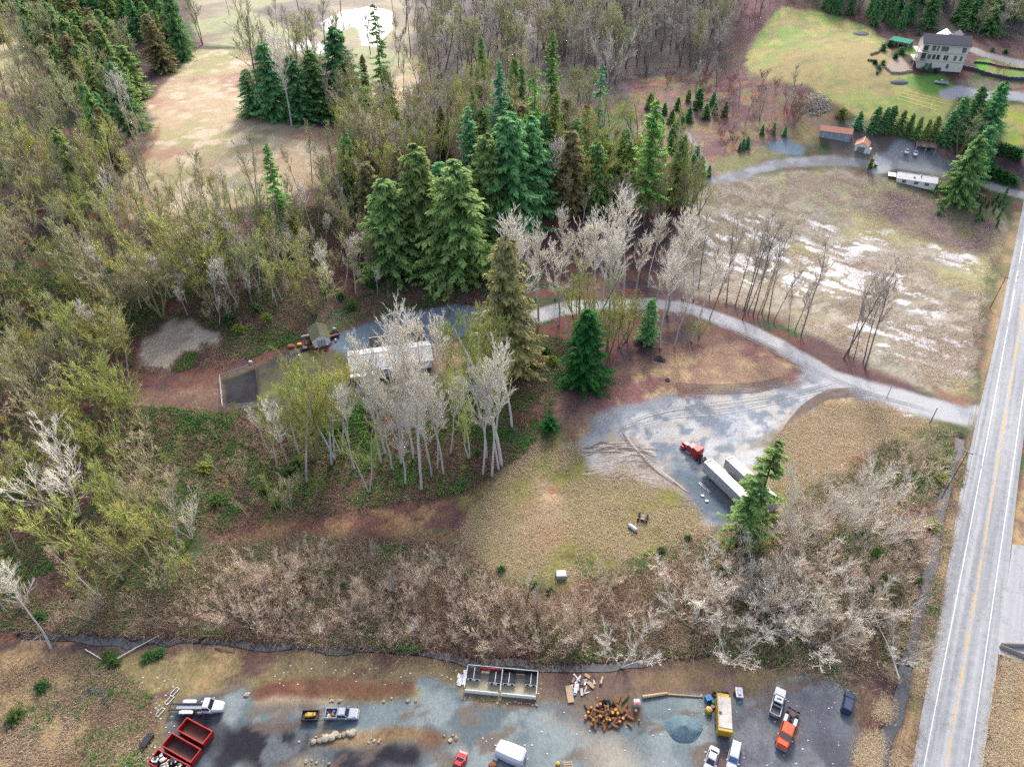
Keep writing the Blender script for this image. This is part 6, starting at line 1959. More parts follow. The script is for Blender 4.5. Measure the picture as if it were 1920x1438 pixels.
# black sheet and box
vs = [at(x, y) for x, y in ((140, 1316), (158, 1296), (172, 1290), (196, 1288), (203, 1300), (204, 1328), (197, 1330), (190, 1303), (176, 1300), (160, 1308), (150, 1318))]
vs = [v + [0, 0, .12 + .12 * (i % 3)] for i, v in enumerate(vs)]
cen = sum(vs) / len(vs) + np.array([0, 0, .3])
m = MB()
m.add(vs + [v - [0, 0, .3] for v in vs], [(3, 2, 8, 4), (4, 8, 7, 5), (5, 7, 6), (2, 1, 9, 8), (1, 0, 10, 9)] + [(i, (i + 1) % 11, 11 + (i + 1) % 11, 11 + i) for i in range(11)])
tag(m.build('plastic_sheet', TARPB), 'crumpled black plastic sheet dropped on the dry grass', 'sheet')
c, yaw, l = pose((269, 1400), (284, 1380))
t = thing('black_crate', 'dark slatted metal crate beside the red bins', 'crate', c, yaw)
MB().box(-1.2, 1.2, -.6, .6, .05, .7).build('crate_body', DARKP, t, .03)
for y in (-.4, 0, .4):
    MB().box(-1.15, 1.15, y - .08, y + .08, .701, .76).build('slat', STEEL, t)
# ---------------------------------------------------------- red lorry and trailers
c, yaw, l = pose((1318, 868), (1280, 836))
t = thing('red_lorry', 'bright red bonneted lorry coupled to the first white trailer', 'lorry', c, yaw)
h = 3.6
MB().body([(h - 2.0, .72, .75, 1.95), (h - .4, .66, .7, 1.75), (h, .6, .7, 1.6)], .2).build('hood', REDP, t, .05)
for s in (-1, 1):
    MB().body([(h - 1.6, .22, .5, 1.0), (h - 1.2, .28, .6, 1.25), (h - .4, .28, .6, 1.2), (h, .2, .5, .9)], .12).build('fender', REDP, t, .05).location = (0, s * .92, 0)
MB().body([(h - 3.7, 1.12, .8, 1.9), (h - 1.95, 1.1, .8, 1.95)], .1).build('body', REDP, t, .04)
cab(t, h - 3.7, h - 1.9, h - 3.7, h - 2.3, 1.06, .98, 1.9, 2.75, REDP, rear_win=False)
MB().body([(h - 5.7, 1.22, .9, 3.3), (h - 4.0, 1.22, .9, 3.4), (h - 3.62, 1.1, .9, 2.9)], .14).build('sleeper', REDP, t, .05)
MB().box(-h, h - 5.7, -.45, .45, .8, 1.05).build('chassis', STEEL, t)
MB().box(h, h + .15, -1.1, 1.1, .45, .8).build('bumper', RIM, t, .03)
for s in (-1, 1):
    MB().tube([(h - 3.9, s * 1.3, .9), (h - 3.9, s * 1.3, 3.4)], .1, 8).build('exhaust_stack', RIM, t)
    MB().tube([(h - 3.6, s * 1.05, .65), (h - 2.2, s * 1.05, .65)], .32, 12).build('fuel_tank', RIM, t)
    wheel(t, h - .8, s * .98, .52, .3)
    for x in (-h + .5, -h + 1.8):
        wheel(t, x, s * .95, .52, .55)
mirrors(t, h - 2.1, 1.12, 2.0, REDP)
lamps(t, h - .05, -h + .02, .85, .95)


def semi_trailer(rear, front, label, L=None):
    c, yaw, l = pose(rear, front)
    L = L or l
    t = thing('box_semitrailer', label, 'semitrailer', c, yaw, 'white semitrailers')
    h = L / 2
    MB().box(-h, h, -1.28, 1.28, 1.15, 4.0).build('side_wall', WHITER, t, .05)
    MB().box(-h + .06, h - .06, -1.22, 1.22, 4.002, 4.05).build('roof', TARPW, t)
    MB().box(h, h + .35, -.7, .7, 2.9, 3.7).build('reefer_unit', WHITEP, t, .05)
    MB().box(h - .55, h - .35, -.9, .9, 4.055, 4.1).build('roof_bow', STEEL, t)
    MB().box(-h - .04, -h, -1.22, 1.22, 1.2, 3.95).build('rear_door', WHITEP, t)
    for s in (-1, 1):
        for x in (-h + 1.2, -h + 2.5):
            wheel(t, x, s * 1.0, .52, .5)
        MB().box(h - 3.1, h - 2.9, s * .85 - .08, s * .85 + .08, .05, 1.15).build('landing_leg', STEEL, t)
        MB().box(-h, h, s * 1.285 - .012, s * 1.285 + .012, 1.15, 1.32).build('side_rail', GALV, t)
        rb = MB()
        for x in np.arange(-h + 1.2, h - .3, 1.22):
            rb.box(x - .02, x + .02, s * 1.29 - .012, s * 1.29 + .012, 1.34, 3.9)
        rb.build('side_rib', GALV, t)
    return t


semi_trailer((1412, 972), (1322, 884), 'white box trailer coupled behind the red lorry')
semi_trailer((1450, 963), (1362, 878), 'white box trailer parked uncoupled behind the other, its nose at bare gravel', None)
# ladder on the ground
P0, P1 = at(1311, 905), at(1331, 924)
c = (P0 + P1) / 2
t = thing('ladder', 'white ladder lying on dark gravel beside the trailers', 'ladder', c, math.atan2(P1[1] - P0[1], P1[0] - P0[0]))
l = np.linalg.norm(P1 - P0) / 2
for y in (-.24, .24):
    MB().box(-l, l, y - .07, y + .07, .08, .18).build('rail', WHITEP, t)
for k in np.arange(-l + .2, l, .4):
    MB().box(k - .03, k + .03, -.17, .17, .1, .16).build('rung', WHITEP, t)
# white tank and the implement
c, yaw, l = pose((1178, 986), (1194, 998))
t = thing('white_tank', 'white cylindrical tank lying on tan grass beside the black cart', 'tank', c, yaw)
h = l / 2
MB().tube([(-h, 0, .55), (-h + .1, 0, .55), (-h + .3, 0, .55), (h - .3, 0, .55), (h - .1, 0, .55), (h, 0, .55)], [.15, .38, .5, .5, .38, .15], 16).build('tank_shell', WHITEP, t)
for x in (-h * .5, h * .5):
    MB().box(x - .08, x + .08, -.4, .4, 0, .12).build('cradle', STEEL, t)
c, yaw, l = pose((1202, 984), (1208, 962))
t = thing('black_cart', 'black wheeled farm cart with a pale cross frame on tan grass', 'cart', c, yaw)
for s in (-1, 1):
    for x in (-.8, .75):
        wheel(t, x, s * .95, .48, .36)
    MB().box(-1.3, 1.3, s * .5 - .05, s * .5 + .05, .75, .87).build('frame_rail', WOOD, t)
for x in (-.9, .1, 1.0):
    MB().box(x - .05, x + .05, -1.15, 1.15, .871, .96).build('cross_rail', WOOD, t)
MB().box(-.9, .7, -.42, .42, .4, .74).build('cart_body', DARKP, t, .05)
MB().tube([(1.2, 0, .8), (1.6, .2, 1.1)], .05, 6).build('lever', STEEL, t)
# white crate in the meadow
p = at(1052, 1081)
t = thing('white_crate', 'white open topped crate standing in the brush below the meadow', 'crate', p, .03)
MB().box(-1.05, 1.05, -.8, .8, .05, 1.2).build('crate_body', WHITEP, t, .06)
MB().box(-.95, .95, -.7, .7, 1.201, 1.27).build('lid', TARPW, t, .04)
for s in (-1, 1):
    MB().box(s * 1.1 - .04, s * 1.1 + .04, -.7, .7, 0, 1.0).build('side_rail', STEEL, t)
# small white board by the driveway
p = at(1702, 780)
o = MB().box(-1.2, 1.2, -.55, .55, .02, .14).build('white_board', WHITEP, None, .02)
o.location, o.rotation_euler = p, (0, 0, -.15)
tag(o, 'white board lying flat on the meadow beside the driveway', 'board')
for px, py, lb in [(1355, 940, 'white block on dark gravel beside the trailers'), (1325, 930, 'white block near the ladder\'s end')]:
    p = at(px, py)
    o = MB().box(-.35, .35, -.3, .3, .0, .3).build('white_block', WHITEP, None, .04)
    o.location = at(px - 30 if px == 1355 else px - 8, py)
    tag(o, lb, 'block')


# ---------------------------------------------------------- poles and wires
def pole(name, label, px, py, Hh, r=.14, arms=1, yaw=0.0, lamp=False, mat=WOOD):
    p = at(px, py)
    t = thing(name, label, 'pole', p, yaw)
    MB().tube([(0, 0, -.3), (0, 0, Hh)], [r, r * .7], 10).build('pole_shaft', mat, t)
    for k in range(arms):
        MB().box(-1.2, 1.2, -.07, .07, Hh - .35 - k * 2.0, Hh - .2 - k * 2.0).build('crossarm', WOOD, t)
        for x in (-1.05, -.5, .5, 1.05):
            MB().tube([(x, 0, Hh - .2 - k * 2), (x, 0, Hh + .02 - k * 2)], .05, 6).build('insulator', GALV, t)
    if lamp:
        MB().tube([(0, 0, Hh - .1), (1.2, 0, Hh + .25), (2.2, 0, Hh + .25)], .05, 6).build('lamp_arm', GALV, t)
        MB().box(2.0, 2.8, -.14, .14, Hh + .17, Hh + .3).build('lamp_head', GALV, t, .03)
    return p, Hh


def wire(name, label, A, B, sag=.8, r=.035, group='overhead wires'):
    A, B = np.array(A, float), np.array(B, float)
    pts = [A * (1 - f) + B * f - np.array([0, 0, sag * 4 * f * (1 - f)]) for f in np.linspace(0, 1, 14)]
    tag(MB().tube(pts, r, 4).build(name, CABLE), label, 'wire', group)


p1, _ = pole('utility_pole', 'weathered pole with crossarms at the end of the house drive', 843, 590, 11.5, .2, 2, .15)
t_ = at_many([843], [590])[0]
p2, _ = pole('utility_pole', 'wooden pole hidden among pale trees above the wooded drive', 1100, 566, 10.5, .16, 1, .1)
for dx, dz in ((0, 11.3), (.9, 11.3), (0, 9.3)):
    wire('power_line', ['upper wire', 'middle wire', 'lower wire'][int((dx, dz) == (.9, 11.3)) + 2 * int(dz < 10)] + ' strung from the pole with crossarms to the wooded drive', p1 + [dx, 0, dz], p2 + [dx, 0, dz - 1], 1.0)
A0 = at(1777, 913)
rd = math.radians(57)
pa, Ha = pole('utility_pole', 'roadside power pole with lamp arm beside the ditch', 1777, 913, 12, .17, 1, rd - math.pi / 2, True)
d = np.array([math.cos(rd), math.sin(rd), 0])
E1, E2 = A0 + d * 92, A0 - d * 92
E1[2], E2[2] = hgt(E1[0], E1[1]), hgt(E2[0], E2[1])
x1, y1 = proj(E1)
pole('utility_pole', 'power pole far up the road verge beside the marsh', float(x1), float(y1), 12, .16, 1, rd - math.pi / 2)
nrm = np.array([-d[1], d[0], 0])
for i, (off, dz) in enumerate(((-1.0, 11.9), (0, 11.9), (1.0, 11.9), (0, 9.2))):
    nmw = ['road side', 'middle', 'ditch side', 'lowest'][i]
    wire('power_line', f'{nmw} wire along the verge, running up the road from the lamp pole', A0 + nrm * -off + [0, 0, dz], E1 + nrm * -off + [0, 0, dz], 1.6, .03)
    wire('power_line', f'{nmw} wire along the verge, running down the road from the lamp pole', A0 + nrm * -off + [0, 0, dz], E2 + nrm * -off + [0, 0, dz], 1.6, .03)
pole('sign_post', 'pale post at the driveway mouth beside the corner thicket', 1742, 796, 6.0, .16, 0, mat=GALV)
pole('sign_post', 'thin grey post standing on the driveway fork\'s edge', 1663, 745, 4.6, .1, 0, mat=GALV)
pole('street_lamp', 'white lamp post beside the farmyard\'s two parked cars', 1680, 310, 5.5, .08, 0, .3, True, GALV)
for px, py, Hh in [(858, 578, 3), ]:
    pole('gate_post', 'short post beside the pole with crossarms', px, py, Hh, .1, 0)
# fallen and leaning trunks on the left
for (a, b, r, mt, lb) in [((200, 1166), (335, 1160), .22, M_BARK_MOSS, 'mossy fallen trunk lying over the creek bank'), ((260, 1140), (330, 1180), .14, M_BARK_MOSS, 'thin mossy trunk fallen across the other'), ((193, 1252), (308, 1186), .12, M_BARK_PALE, 'pale thin trunk fallen across the creek'), ((160, 1218), (205, 1245), .12, M_BARK_PALE, 'short pale trunk fallen on the grassy bank'), ((404, 1214), (440, 1222), .16, M_BARK_GREY, 'grey log on the verge above the mulch bed'), ((1400, 1232), (1338, 1216), .14, M_BARK_GREY, 'grey trunk lying by the creek\'s dark pool')]:
    P0, P1 = at(*a), at(*b)
    tag(MB().tube([P0 + [0, 0, r], (P0 * .6 + P1 * .4) + [0, 0, r + .25], P1 + [0, 0, r]], [r, r * .85, r * .5], 8).build('fallen_tree', mt), lb, 'fallen tree')
P0 = at(1685, 1270)
for (bx, by, tx, ty_, hz, lb) in [(1686, 1272, 1640, 1175, 1.5, 'long pale trunk leaning over the roadside ditch'), (1452, 1228, 1502, 1188, .6, 'mossy yellow trunk leaning on the thicket\'s yard edge')]:
    P0, P1 = at(bx, by), at(tx, ty_) + [0, 0, hz]
    tag(MB().tube([P0, P0 * .5 + P1 * .5 + [0, 0, .8], P1], [.18, .14, .08], 8).build('leaning_tree', M_BARK_PALE if 'pale' in lb else M_BARK_MOSS), lb, 'leaning tree')

# ---------------------------------------------------------- corner barrier at the side road
P0, P1, P2 = at(1873, 1212), at(1921, 1236), at(1921, 1214)
for A_, B_, lb in ((P0, at(1990, 1262), 'concrete barrier wall along the culvert at the side road corner'), (at(1876, 1210), at(1990, 1214), 'thin rail wall at the side road edge above the culvert')):
    d = B_ - A_
    t = thing('culvert_barrier', lb, 'barrier', A_, math.atan2(d[1], d[0]))
    L_ = np.hypot(d[0], d[1])
    MB().box(0, L_, -.2, .2, -.4, .75).build('barrier_wall', CONC, t, .03)
    MB().box(0, L_, -.12, .12, .751, .86).build('barrier_cap', WOOD, t)
vs = [P0 + [.3, 0, 0], P1, P2]
p = at(1711, 1243)
o = MB().tube([(-1.0, .2, -.1), (.9, -.3, -.1)], .35, 12).build('culvert_pipe', CONC)
o.location = p
tag(o, 'pale culvert pipe end beside the roadside ditch', 'pipe')
# guard fence on the verge: wire strands between posts, long shadowless lines in the photo
def fence(name, label, pts, Hh, gap, mat, rails=(1.0,), mesh=False, r=.05):
    W = at_many([p[0] for p in pts], [p[1] for p in pts])
    t = thing(name, label, 'fence', W[0])
    o0 = W[0]
    for i in range(len(W) - 1):
        a, b = W[i] - o0, W[i + 1] - o0
        n = max(1, int(np.linalg.norm((b - a)[:2]) / gap))
        for k in range(n + (i == len(W) - 2)):
            q = a + (b - a) * k / n
            q[2] = hgt(q[0] + o0[0], q[1] + o0[1]) - o0[2]
            MB().tube([q - [0, 0, .2], q + [0, 0, Hh]], r, 6).build('post', mat, t)
        for f in rails:
            MB().tube([a + [0, 0, Hh * f], b + [0, 0, Hh * f]], r * .6, 5).build('rail', mat, t)
        if mesh:
            d_ = unit(b - a)
            n_ = np.array([-d_[1], d_[0], 0]) * .01
            m = MB()
            for k in range(9):
                z = Hh * (.06 + .1 * k)
                m.tube([a + [0, 0, z], b + [0, 0, z]], .012, 3)
            L_ = np.linalg.norm(b - a)
            for s_ in np.arange(.3, L_, .3):
                q = a + d_ * s_
                m.tube([q, q + [0, 0, Hh * .95]], .01, 3)
            m.build('wire_mesh', mat, t)
    return t


fence('chain_fence', 'pale wire fence round the dark dog run and house yard', [(478, 690), (414, 712), (419, 768), (484, 764), (560, 752), (640, 741), (740, 732), (850, 722)], 1.7, 3.2, GALV, (1.0, .5), True, .06)
fence('run_divider', 'rusty low fence between the dark dog run and the yard lawn', [(480, 690), (489, 762)], 1.2, 2.5, RUST, (1.0, .5))
fence('field_fence', 'dark old fence along the tan field\'s far edge', [(362, 84), (400, 88), (440, 94), (470, 103), (500, 112)], 1.3, 4, WOOD, (1.0, .6))
# ---------------------------------------------------------- house among the trees, its shed and things
def gable(name, label, cat, c, yaw, L, W, Hw, Hr, wall, roof, over=.35, group=None, trimmat=None, thick=.12):
    t = thing(name, label, cat, c, yaw, group)
    MB().add([(-L / 2, -W / 2, -.6), (L / 2, -W / 2, -.6), (L / 2, W / 2, -.6), (-L / 2, W / 2, -.6), (-L / 2, -W / 2, Hw), (L / 2, -W / 2, Hw), (L / 2, W / 2, Hw), (-L / 2, W / 2, Hw), (-L / 2, 0, Hw + Hr), (L / 2, 0, Hw + Hr)],
             [(0, 1, 5, 4), (2, 3, 7, 6), (1, 2, 6, 9, 5), (3, 0, 4, 8, 7)]).build('wall', wall, t)
    k = over * Hr / (W / 2)
    for s in (-1, 1):
        x0, x1 = -L / 2 - over, L / 2 + over
        e, z0, z1 = s * (W / 2 + over), Hw - k + .03, Hw + Hr + .03
        MB().add([(x0, 0, z1), (x1, 0, z1), (x1, e, z0), (x0, e, z0), (x0, 0, z1 + thick), (x1, 0, z1 + thick), (x1, e, z0 + thick), (x0, e, z0 + thick)], [(0, 1, 2, 3), (7, 6, 5, 4), (0, 4, 5, 1), (1, 5, 6, 2), (2, 6, 7, 3), (3, 7, 4, 0)]).build('roof', roof, t)
    if trimmat:
        MB().box(-L / 2 - over, L / 2 + over, -.1, .1, Hw + Hr + thick + .02, Hw + Hr + thick + .1).build('ridge_cap', trimmat, t)
    return t


def win(par, x, z, w, h, y, mat=PANE, face='y', frame=TRIM):
    """window with frame and pane on the wall y = const (face y) or x = const (face x)"""
    s = -1 if y < 0 else 1
    if face == 'y':
        f = MB().box(x - w / 2 - .12, x + w / 2 + .12, min(y, y + s * .06), max(y, y + s * .06), z - .12, z + h + .12).build('window', frame, par)
        MB().box(x - w / 2, x + w / 2, min(y + s * .062, y + s * .09), max(y + s * .062, y + s * .09), z, z + h).build('pane', mat, f)
    else:
        f = MB().box(min(y, y + s * .06), max(y, y + s * .06), x - w / 2 - .12, x + w / 2 + .12, z - .12, z + h + .12).build('window', frame, par)
        MB().box(min(y + s * .062, y + s * .09), max(y + s * .062, y + s * .09), x - w / 2, x + w / 2, z, z + h).build('pane', mat, f)


c, yaw, l = pose((652, 712), (806, 690))
c = c + np.array([0, 4.5, 0])
t = gable('house', 'low house with whitish roof half hidden behind pale bare trees', 'house', c, yaw, 22, 8.5, 2.9, 1.6, WHITEW, WHITER, .5, None, GALV)
MB().box(-3.2, 1.2, -5.6, -4.27, -.3, 2.75).build('porch', GREYW, t)
MB().box(-11.5, -5.0, -6.6, -4.76, 2.2, 2.34).build('deck_roof', TARPW, t)
for x in (-11.2, -8.2, -5.4):
    MB().box(x - .08, x + .08, -6.5, -6.34, -.4, 2.2).build('deck_post', WHITEW, t)
for x in (-4.2, 4, 7.5):
    win(t, x, 1.0, 1.4, 1.1, -4.25)
MB().box(2.2, 3.1, -4.33, -4.252, 0, 2.1).build('door', DARKP, t)
MB().tube([(5, 1.5, 3.6), (5, 1.5, 5.0)], .3, 8).build('chimney', GALV, t)
gar_c = at(745, 648)
t = gable('garage', 'flat dark roofed garage with white gable edges behind the whitish house roof', 'garage', gar_c, yaw, 15, 7, 2.6, 1.2, WHITEW, BLACKR, .3, None, TRIM)
MB().box(7.62, 7.7, -2.2, 2.2, 0, 2.2).build('garage_door', WHITEP, t)
c, yaw, l = pose((584, 642), (612, 632))
sc = at(601, 648)
t = gable('garden_shed', 'little white garden shed with mossy grey roof', 'shed', sc + np.array([-.6, 2.6, 0]), math.radians(-68), 6.4, 5.0, 2.7, 1.4, WHITEW, MOSSR, .3, None, None)
MB().box(3.2, 3.26, -.95, -.03, .05, 2.2).build('door', WHITEP, t)
MB().box(3.2, 3.26, .03, .95, .05, 2.2).build('door', WHITEP, t)
for y in (-.8, 0, .8):
    MB().box(3.2, 3.28, y * 1.25 - .045, y * 1.25 + .045, .05, 2.3).build('door_trim', STEEL, t)
c, yaw, l = pose((617, 634), (638, 628))
t = thing('dump_trailer', 'dark little trailer with brown load beside the garden shed', 'trailer', c, yaw)
MB().box(-1.5, 1.5, -.9, .9, .5, .62).build('trailer_bed', RUST, t)
MB().box(-1.5, 1.5, -.95, -.88, .5, 1.0).box(-1.5, 1.5, .88, .95, .5, 1.0).box(1.43, 1.5, -.88, .88, .5, 1.0).box(-1.5, -1.43, -.88, .88, .5, 1.0).build('trailer_side', DARKP, t)
for s in (-1, 1):
    wheel(t, 0, s * 1.05, .36, .22)
saloon('white_saloon', 'white saloon car parked above the whitish house', 'car', (781, 613), (751, 603), WHITEP, L=4.7)
for px, py, mt, lb in [(731, 596, GREENPL, 'green wheelie bin standing beside the blue one on the house drive'), (738, 595, BLUEPL, 'blue wheelie bin standing beside the green one on the house drive')]:
    p = at(px, py)
    t = thing('wheelie_bin', lb, 'bin', p, .1)
    MB().body([(-.4, .38, .1, 1.2), (.4, .42, .1, 1.25)], .05).build('bin_body', GREENPL, t, .03)
    MB().box(-.46, .46, -.45, .45, 1.26, 1.36).build('lid', WHITEP if mt == GREENPL else mt, t, .04)
for px, py, sx, sy, mt, lb, nm in [(546, 651, 1.0, .7, ORW, 'orange tub at the junk heap\'s far end', 'orange_tub'), (562, 648, .7, .6, YELLOWP, 'yellow tub in the junk heap by the shed', 'yellow_tub'), (572, 655, 1.0, .8, TARPB, 'black bag heap in front of the garden shed', 'black_bag'), (578, 645, .8, 1.2, RUST, 'rusty frame leaning by the garden shed', 'rusty_frame'), (576, 632, 1.6, .3, WHITEP, 'white sheet lying behind the shed', 'white_sheet'), (585, 652, .8, .5, ORW, 'orange boards heaped against the garden shed', 'orange_board'), (627, 619, .5, .3, WHITEP, 'white bag on the drive behind the small trailer', 'white_bag'), (618, 645, .6, .4, BLUEPL, 'blue tub against the shed\'s white front', 'blue_tub'), (630, 640, .3, .3, WHITEP, 'white bucket on the drive by the shed', 'white_bucket'), (470, 681, .5, .4, WHITEP, 'white sign board at the dog run corner', 'white_sign')]:
    p = at(px, py)
    o = MB().body([(-sx, sy * .8, 0, .6), (-sx * .6, sy, 0, .8), (sx * .6, sy, 0, .75), (sx, sy * .7, 0, .5)], .15).build(nm, mt, None, .05)
    o.location, o.rotation_euler = p, (0, 0, .3)
    tag(o, lb, nm.split('_')[1])

# ---------------------------------------------------------- farm and big house at the upper right
BY = math.radians(-9)
A, B = at(1537, 258), at(1590, 268)
c = (A + B) / 2
yaw = math.atan2(B[1] - A[1], B[0] - A[0])
c = c + np.array([-math.sin(yaw), math.cos(yaw), 0]) * 2.8
t = gable('barn', 'grey sided barn with long orange roof', 'barn', c, yaw, 12.5, 5.2, 3.3, 1.3, GREYW, ORANGER, .4)
for k, x in enumerate((-4.6, -1.5, 1.6, 4.7)):
    MB().box(x - .06, x + .06, -2.68, -2.602, 0, 3.0).build('batten', WHITEW, t)
MB().box(6.25, 6.33, -1.3, 1.3, 0, 2.4).build('door', WHITEP, t)
c = at(1615, 286)
yaw = math.radians(-118)
t = gable('small_garage', 'small white garage with orange roof and green door', 'garage', c + np.array([1.0, 3.0, 0]), yaw, 6.5, 5.0, 2.7, 1.5, WHITEW, ORANGER, .4, None, TRIM)
MB().box(3.25, 3.33, -1.5, 1.5, 0, 2.2).build('garage_door', simple('sage_door', (150, 166, 140), .6), t)
MB().box(1.0, 2.8, 2.55, 3.9, -.3, 1.8).build('side_lean_to', WHITEW, t)
MB().box(-2.4, -.4, 2.55, 3.4, -.3, 1.3).build('side_locker', WHITEP, t)
# carport
A, B = at(1718, 284), at(1748, 290)
c = (A + B) / 2
yaw = math.atan2(B[1] - A[1], B[0] - A[0])
t = thing('carport', 'open fronted carport with brown roof and white posts', 'carport', c, yaw)
MB().add([(-4, -.4, 2.5), (4, -.4, 2.5), (4, 4.2, 3.1), (-4, 4.2, 3.1), (-4, -.4, 2.65), (4, -.4, 2.65), (4, 4.2, 3.25), (-4, 4.2, 3.25)], [(3, 2, 1, 0), (4, 5, 6, 7), (0, 1, 5, 4), (1, 2, 6, 5), (2, 3, 7, 6), (3, 0, 4, 7)]).build('roof', simple('brown_roof', (126, 98, 92), .85, var=.2), t)
MB().box(-3.9, 3.9, 3.8, 3.95, -.6, 3.0).build('back_wall', RUSTD, t)
for x in (-3.8, 0, 3.8):
    MB().box(x - .12, x + .12, -.3, -.06, -.6, 2.5).build('post', WHITEP, t)
MB().box(1.2, 2.4, 1.2, 2.6, -.3, 1.0).build('stored_box', GREENPL, t)
saloon('white_car', 'white car nearer the lamp post, one of two in the farmyard', 'car', (1701, 281), (1698, 293), WHITEP, L=4.6)
saloon('white_car', 'white car nearer the carport, one of two in the farmyard', 'car', (1718, 284), (1714, 297), WHITEP, L=4.6)
saloon('dark_car', 'small dark car beside the clipped column conifer', 'car', (1640, 313), (1631, 315), DARKP, L=3.6)
# bungalow
A, B = at(1683, 342), at(1748, 358)
c = (A + B) / 2
yaw = math.atan2(B[1] - A[1], B[0] - A[0])
c = c + np.array([-math.sin(yaw), math.cos(yaw), 0]) * 3.6
t = gable('bungalow', 'bungalow whose roof is dark slate behind and white in front', 'bungalow', c, yaw, 14.5, 7, 2.4, 1.1, WHITEW, WHITER, .4, None, TRIM)
for o in t.children:
    if o.name.startswith('roof') and o.data.vertices[2].co.y > 0:
        o.data.materials[0] = NAVYR
MB().box(-7.4, 7.4, -3.9, -.2, 3.62, 3.66).build('roof_edge', TRIM, t) if False else None
MB().box(-1.4, -.7, -2.3, -1.9, 3.0, 3.3).build('roof_vent', DARKP, t)
MB().box(1.2, 1.6, -1.2, -.9, 3.4, 3.8).build('chimney', DARKP, t)
MB().box(-10.6, -7.8, -3.0, 1.0, -.5, .35).build('porch_deck', WOODL, t)
MB().add([(-10.8, -2.6, 2.3), (-7.7, -2.6, 2.3), (-7.7, 1.2, 2.5), (-10.8, 1.2, 2.5), (-10.8, -2.6, 2.4), (-7.7, -2.6, 2.4), (-7.7, 1.2, 2.6), (-10.8, 1.2, 2.6)], [(3, 2, 1, 0), (4, 5, 6, 7), (0, 1, 5, 4), (1, 2, 6, 5), (2, 3, 7, 6), (3, 0, 4, 7)]).build('porch_roof', CREAMW, t)
for x in (-4.5, 0, 4):
    win(t, x, .9, 1.4, 1.0, -3.5)
pickup('pickup_truck', 'white and grey pickup parked on the lawn below the three storey house', (1777, 161), (1750, 155), WHITEP, 5.9)
# three storey house
A, B = at(1718, 128), at(1800, 139)
Lh = float(np.linalg.norm((B - A)[:2]))
yaw = math.atan2(B[1] - A[1], B[0] - A[0])
Dp = 11.0
c = (A + B) / 2 + np.array([-math.sin(yaw), math.cos(yaw), 0]) * Dp / 2
c[2] = A[2]
hE = height_for(A, 81)
t = gable('three_storey_house', 'large cream house of three storeys with slate roof and balconies', 'house', c, yaw, Lh, Dp, hE, 2.6, CREAMW, NAVYR, .7, None, None, .2)
fl = hE / 3
print('HOUSE', Lh, hE)
for k in (1, 2):
    MB().box(-Lh / 2 - .12, Lh / 2 + .12, -Dp / 2 - .16, -Dp / 2 - .002, fl * k - .28, fl * k + .02).build('storey_band', TRIM, t)
MB().box(-Lh / 2 - .6, Lh / 2 + .7, -Dp / 2 - .86, -Dp / 2 - .7, hE - .75, hE - .3).build('gutter', TRIM, t)
u = Lh / 23.0
for x, w in ((-5.9, 1.7), (-3.9, .9), (-1.3, 1.7), (.6, 1.7), (9.3, 1.8)):
    win(t, x * u, fl * 2 + .6, w * u, fl * .55, -Dp / 2)
for x, w, mt in ((-7.0, 1.8, PANE), (-4.6, 1.4, DKPANE), (-2.4, 1.6, DKPANE), (.9, .9, DKPANE), (2.1, .9, DKPANE), (6.2, 1.2, PANE), (9.2, 1.0, PANE)):
    win(t, x * u, fl + .6, w * u, fl * .55, -Dp / 2, mt)
for x, w in ((-6.9, 1.6), (-4.9, 1.6), (3.8, 1.2)):
    win(t, x * u, .7, w * u, fl * .5, -Dp / 2)
for k in (1, 2):
    z = fl * k
    MB().box(-Lh / 2 - 2.4, -Lh / 2 + 2.6, -Dp / 2 - 1.7, -Dp / 2 - .17, z - .3, z - .02).box(-Lh / 2 - 2.4, -Lh / 2 - .13, -Dp / 2 - .17, Dp / 2 - 2, z - .3, z - .02).build('balcony_slab', TRIM, t)
    b = MB().box(-Lh / 2 - 2.4, -Lh / 2 + 2.6, -Dp / 2 - 1.7, -Dp / 2 - 1.62, z + .85, z + .97)
    for x in np.arange(-Lh / 2 - 2.36, -Lh / 2 + 2.6, .4):
        b.box(x - .03, x + .03, -Dp / 2 - 1.69, -Dp / 2 - 1.63, z - .02, z + .85)
    b.build('balcony_rail', TRIM, t)
    MB().box(-Lh / 2 + .3, -Lh / 2 + 2.2, -Dp / 2 - .06, -Dp / 2 - .002, z + .05, z + fl * .8).build('balcony_door', DKPANE, t)
for x in (-Lh / 2 - 2.3, -Lh / 2 + 2.5):
    MB().box(x - .14, x + .14, -Dp / 2 - 1.62, -Dp / 2 - 1.34, -.4, hE - .4).build('balcony_column', TRIM, t)
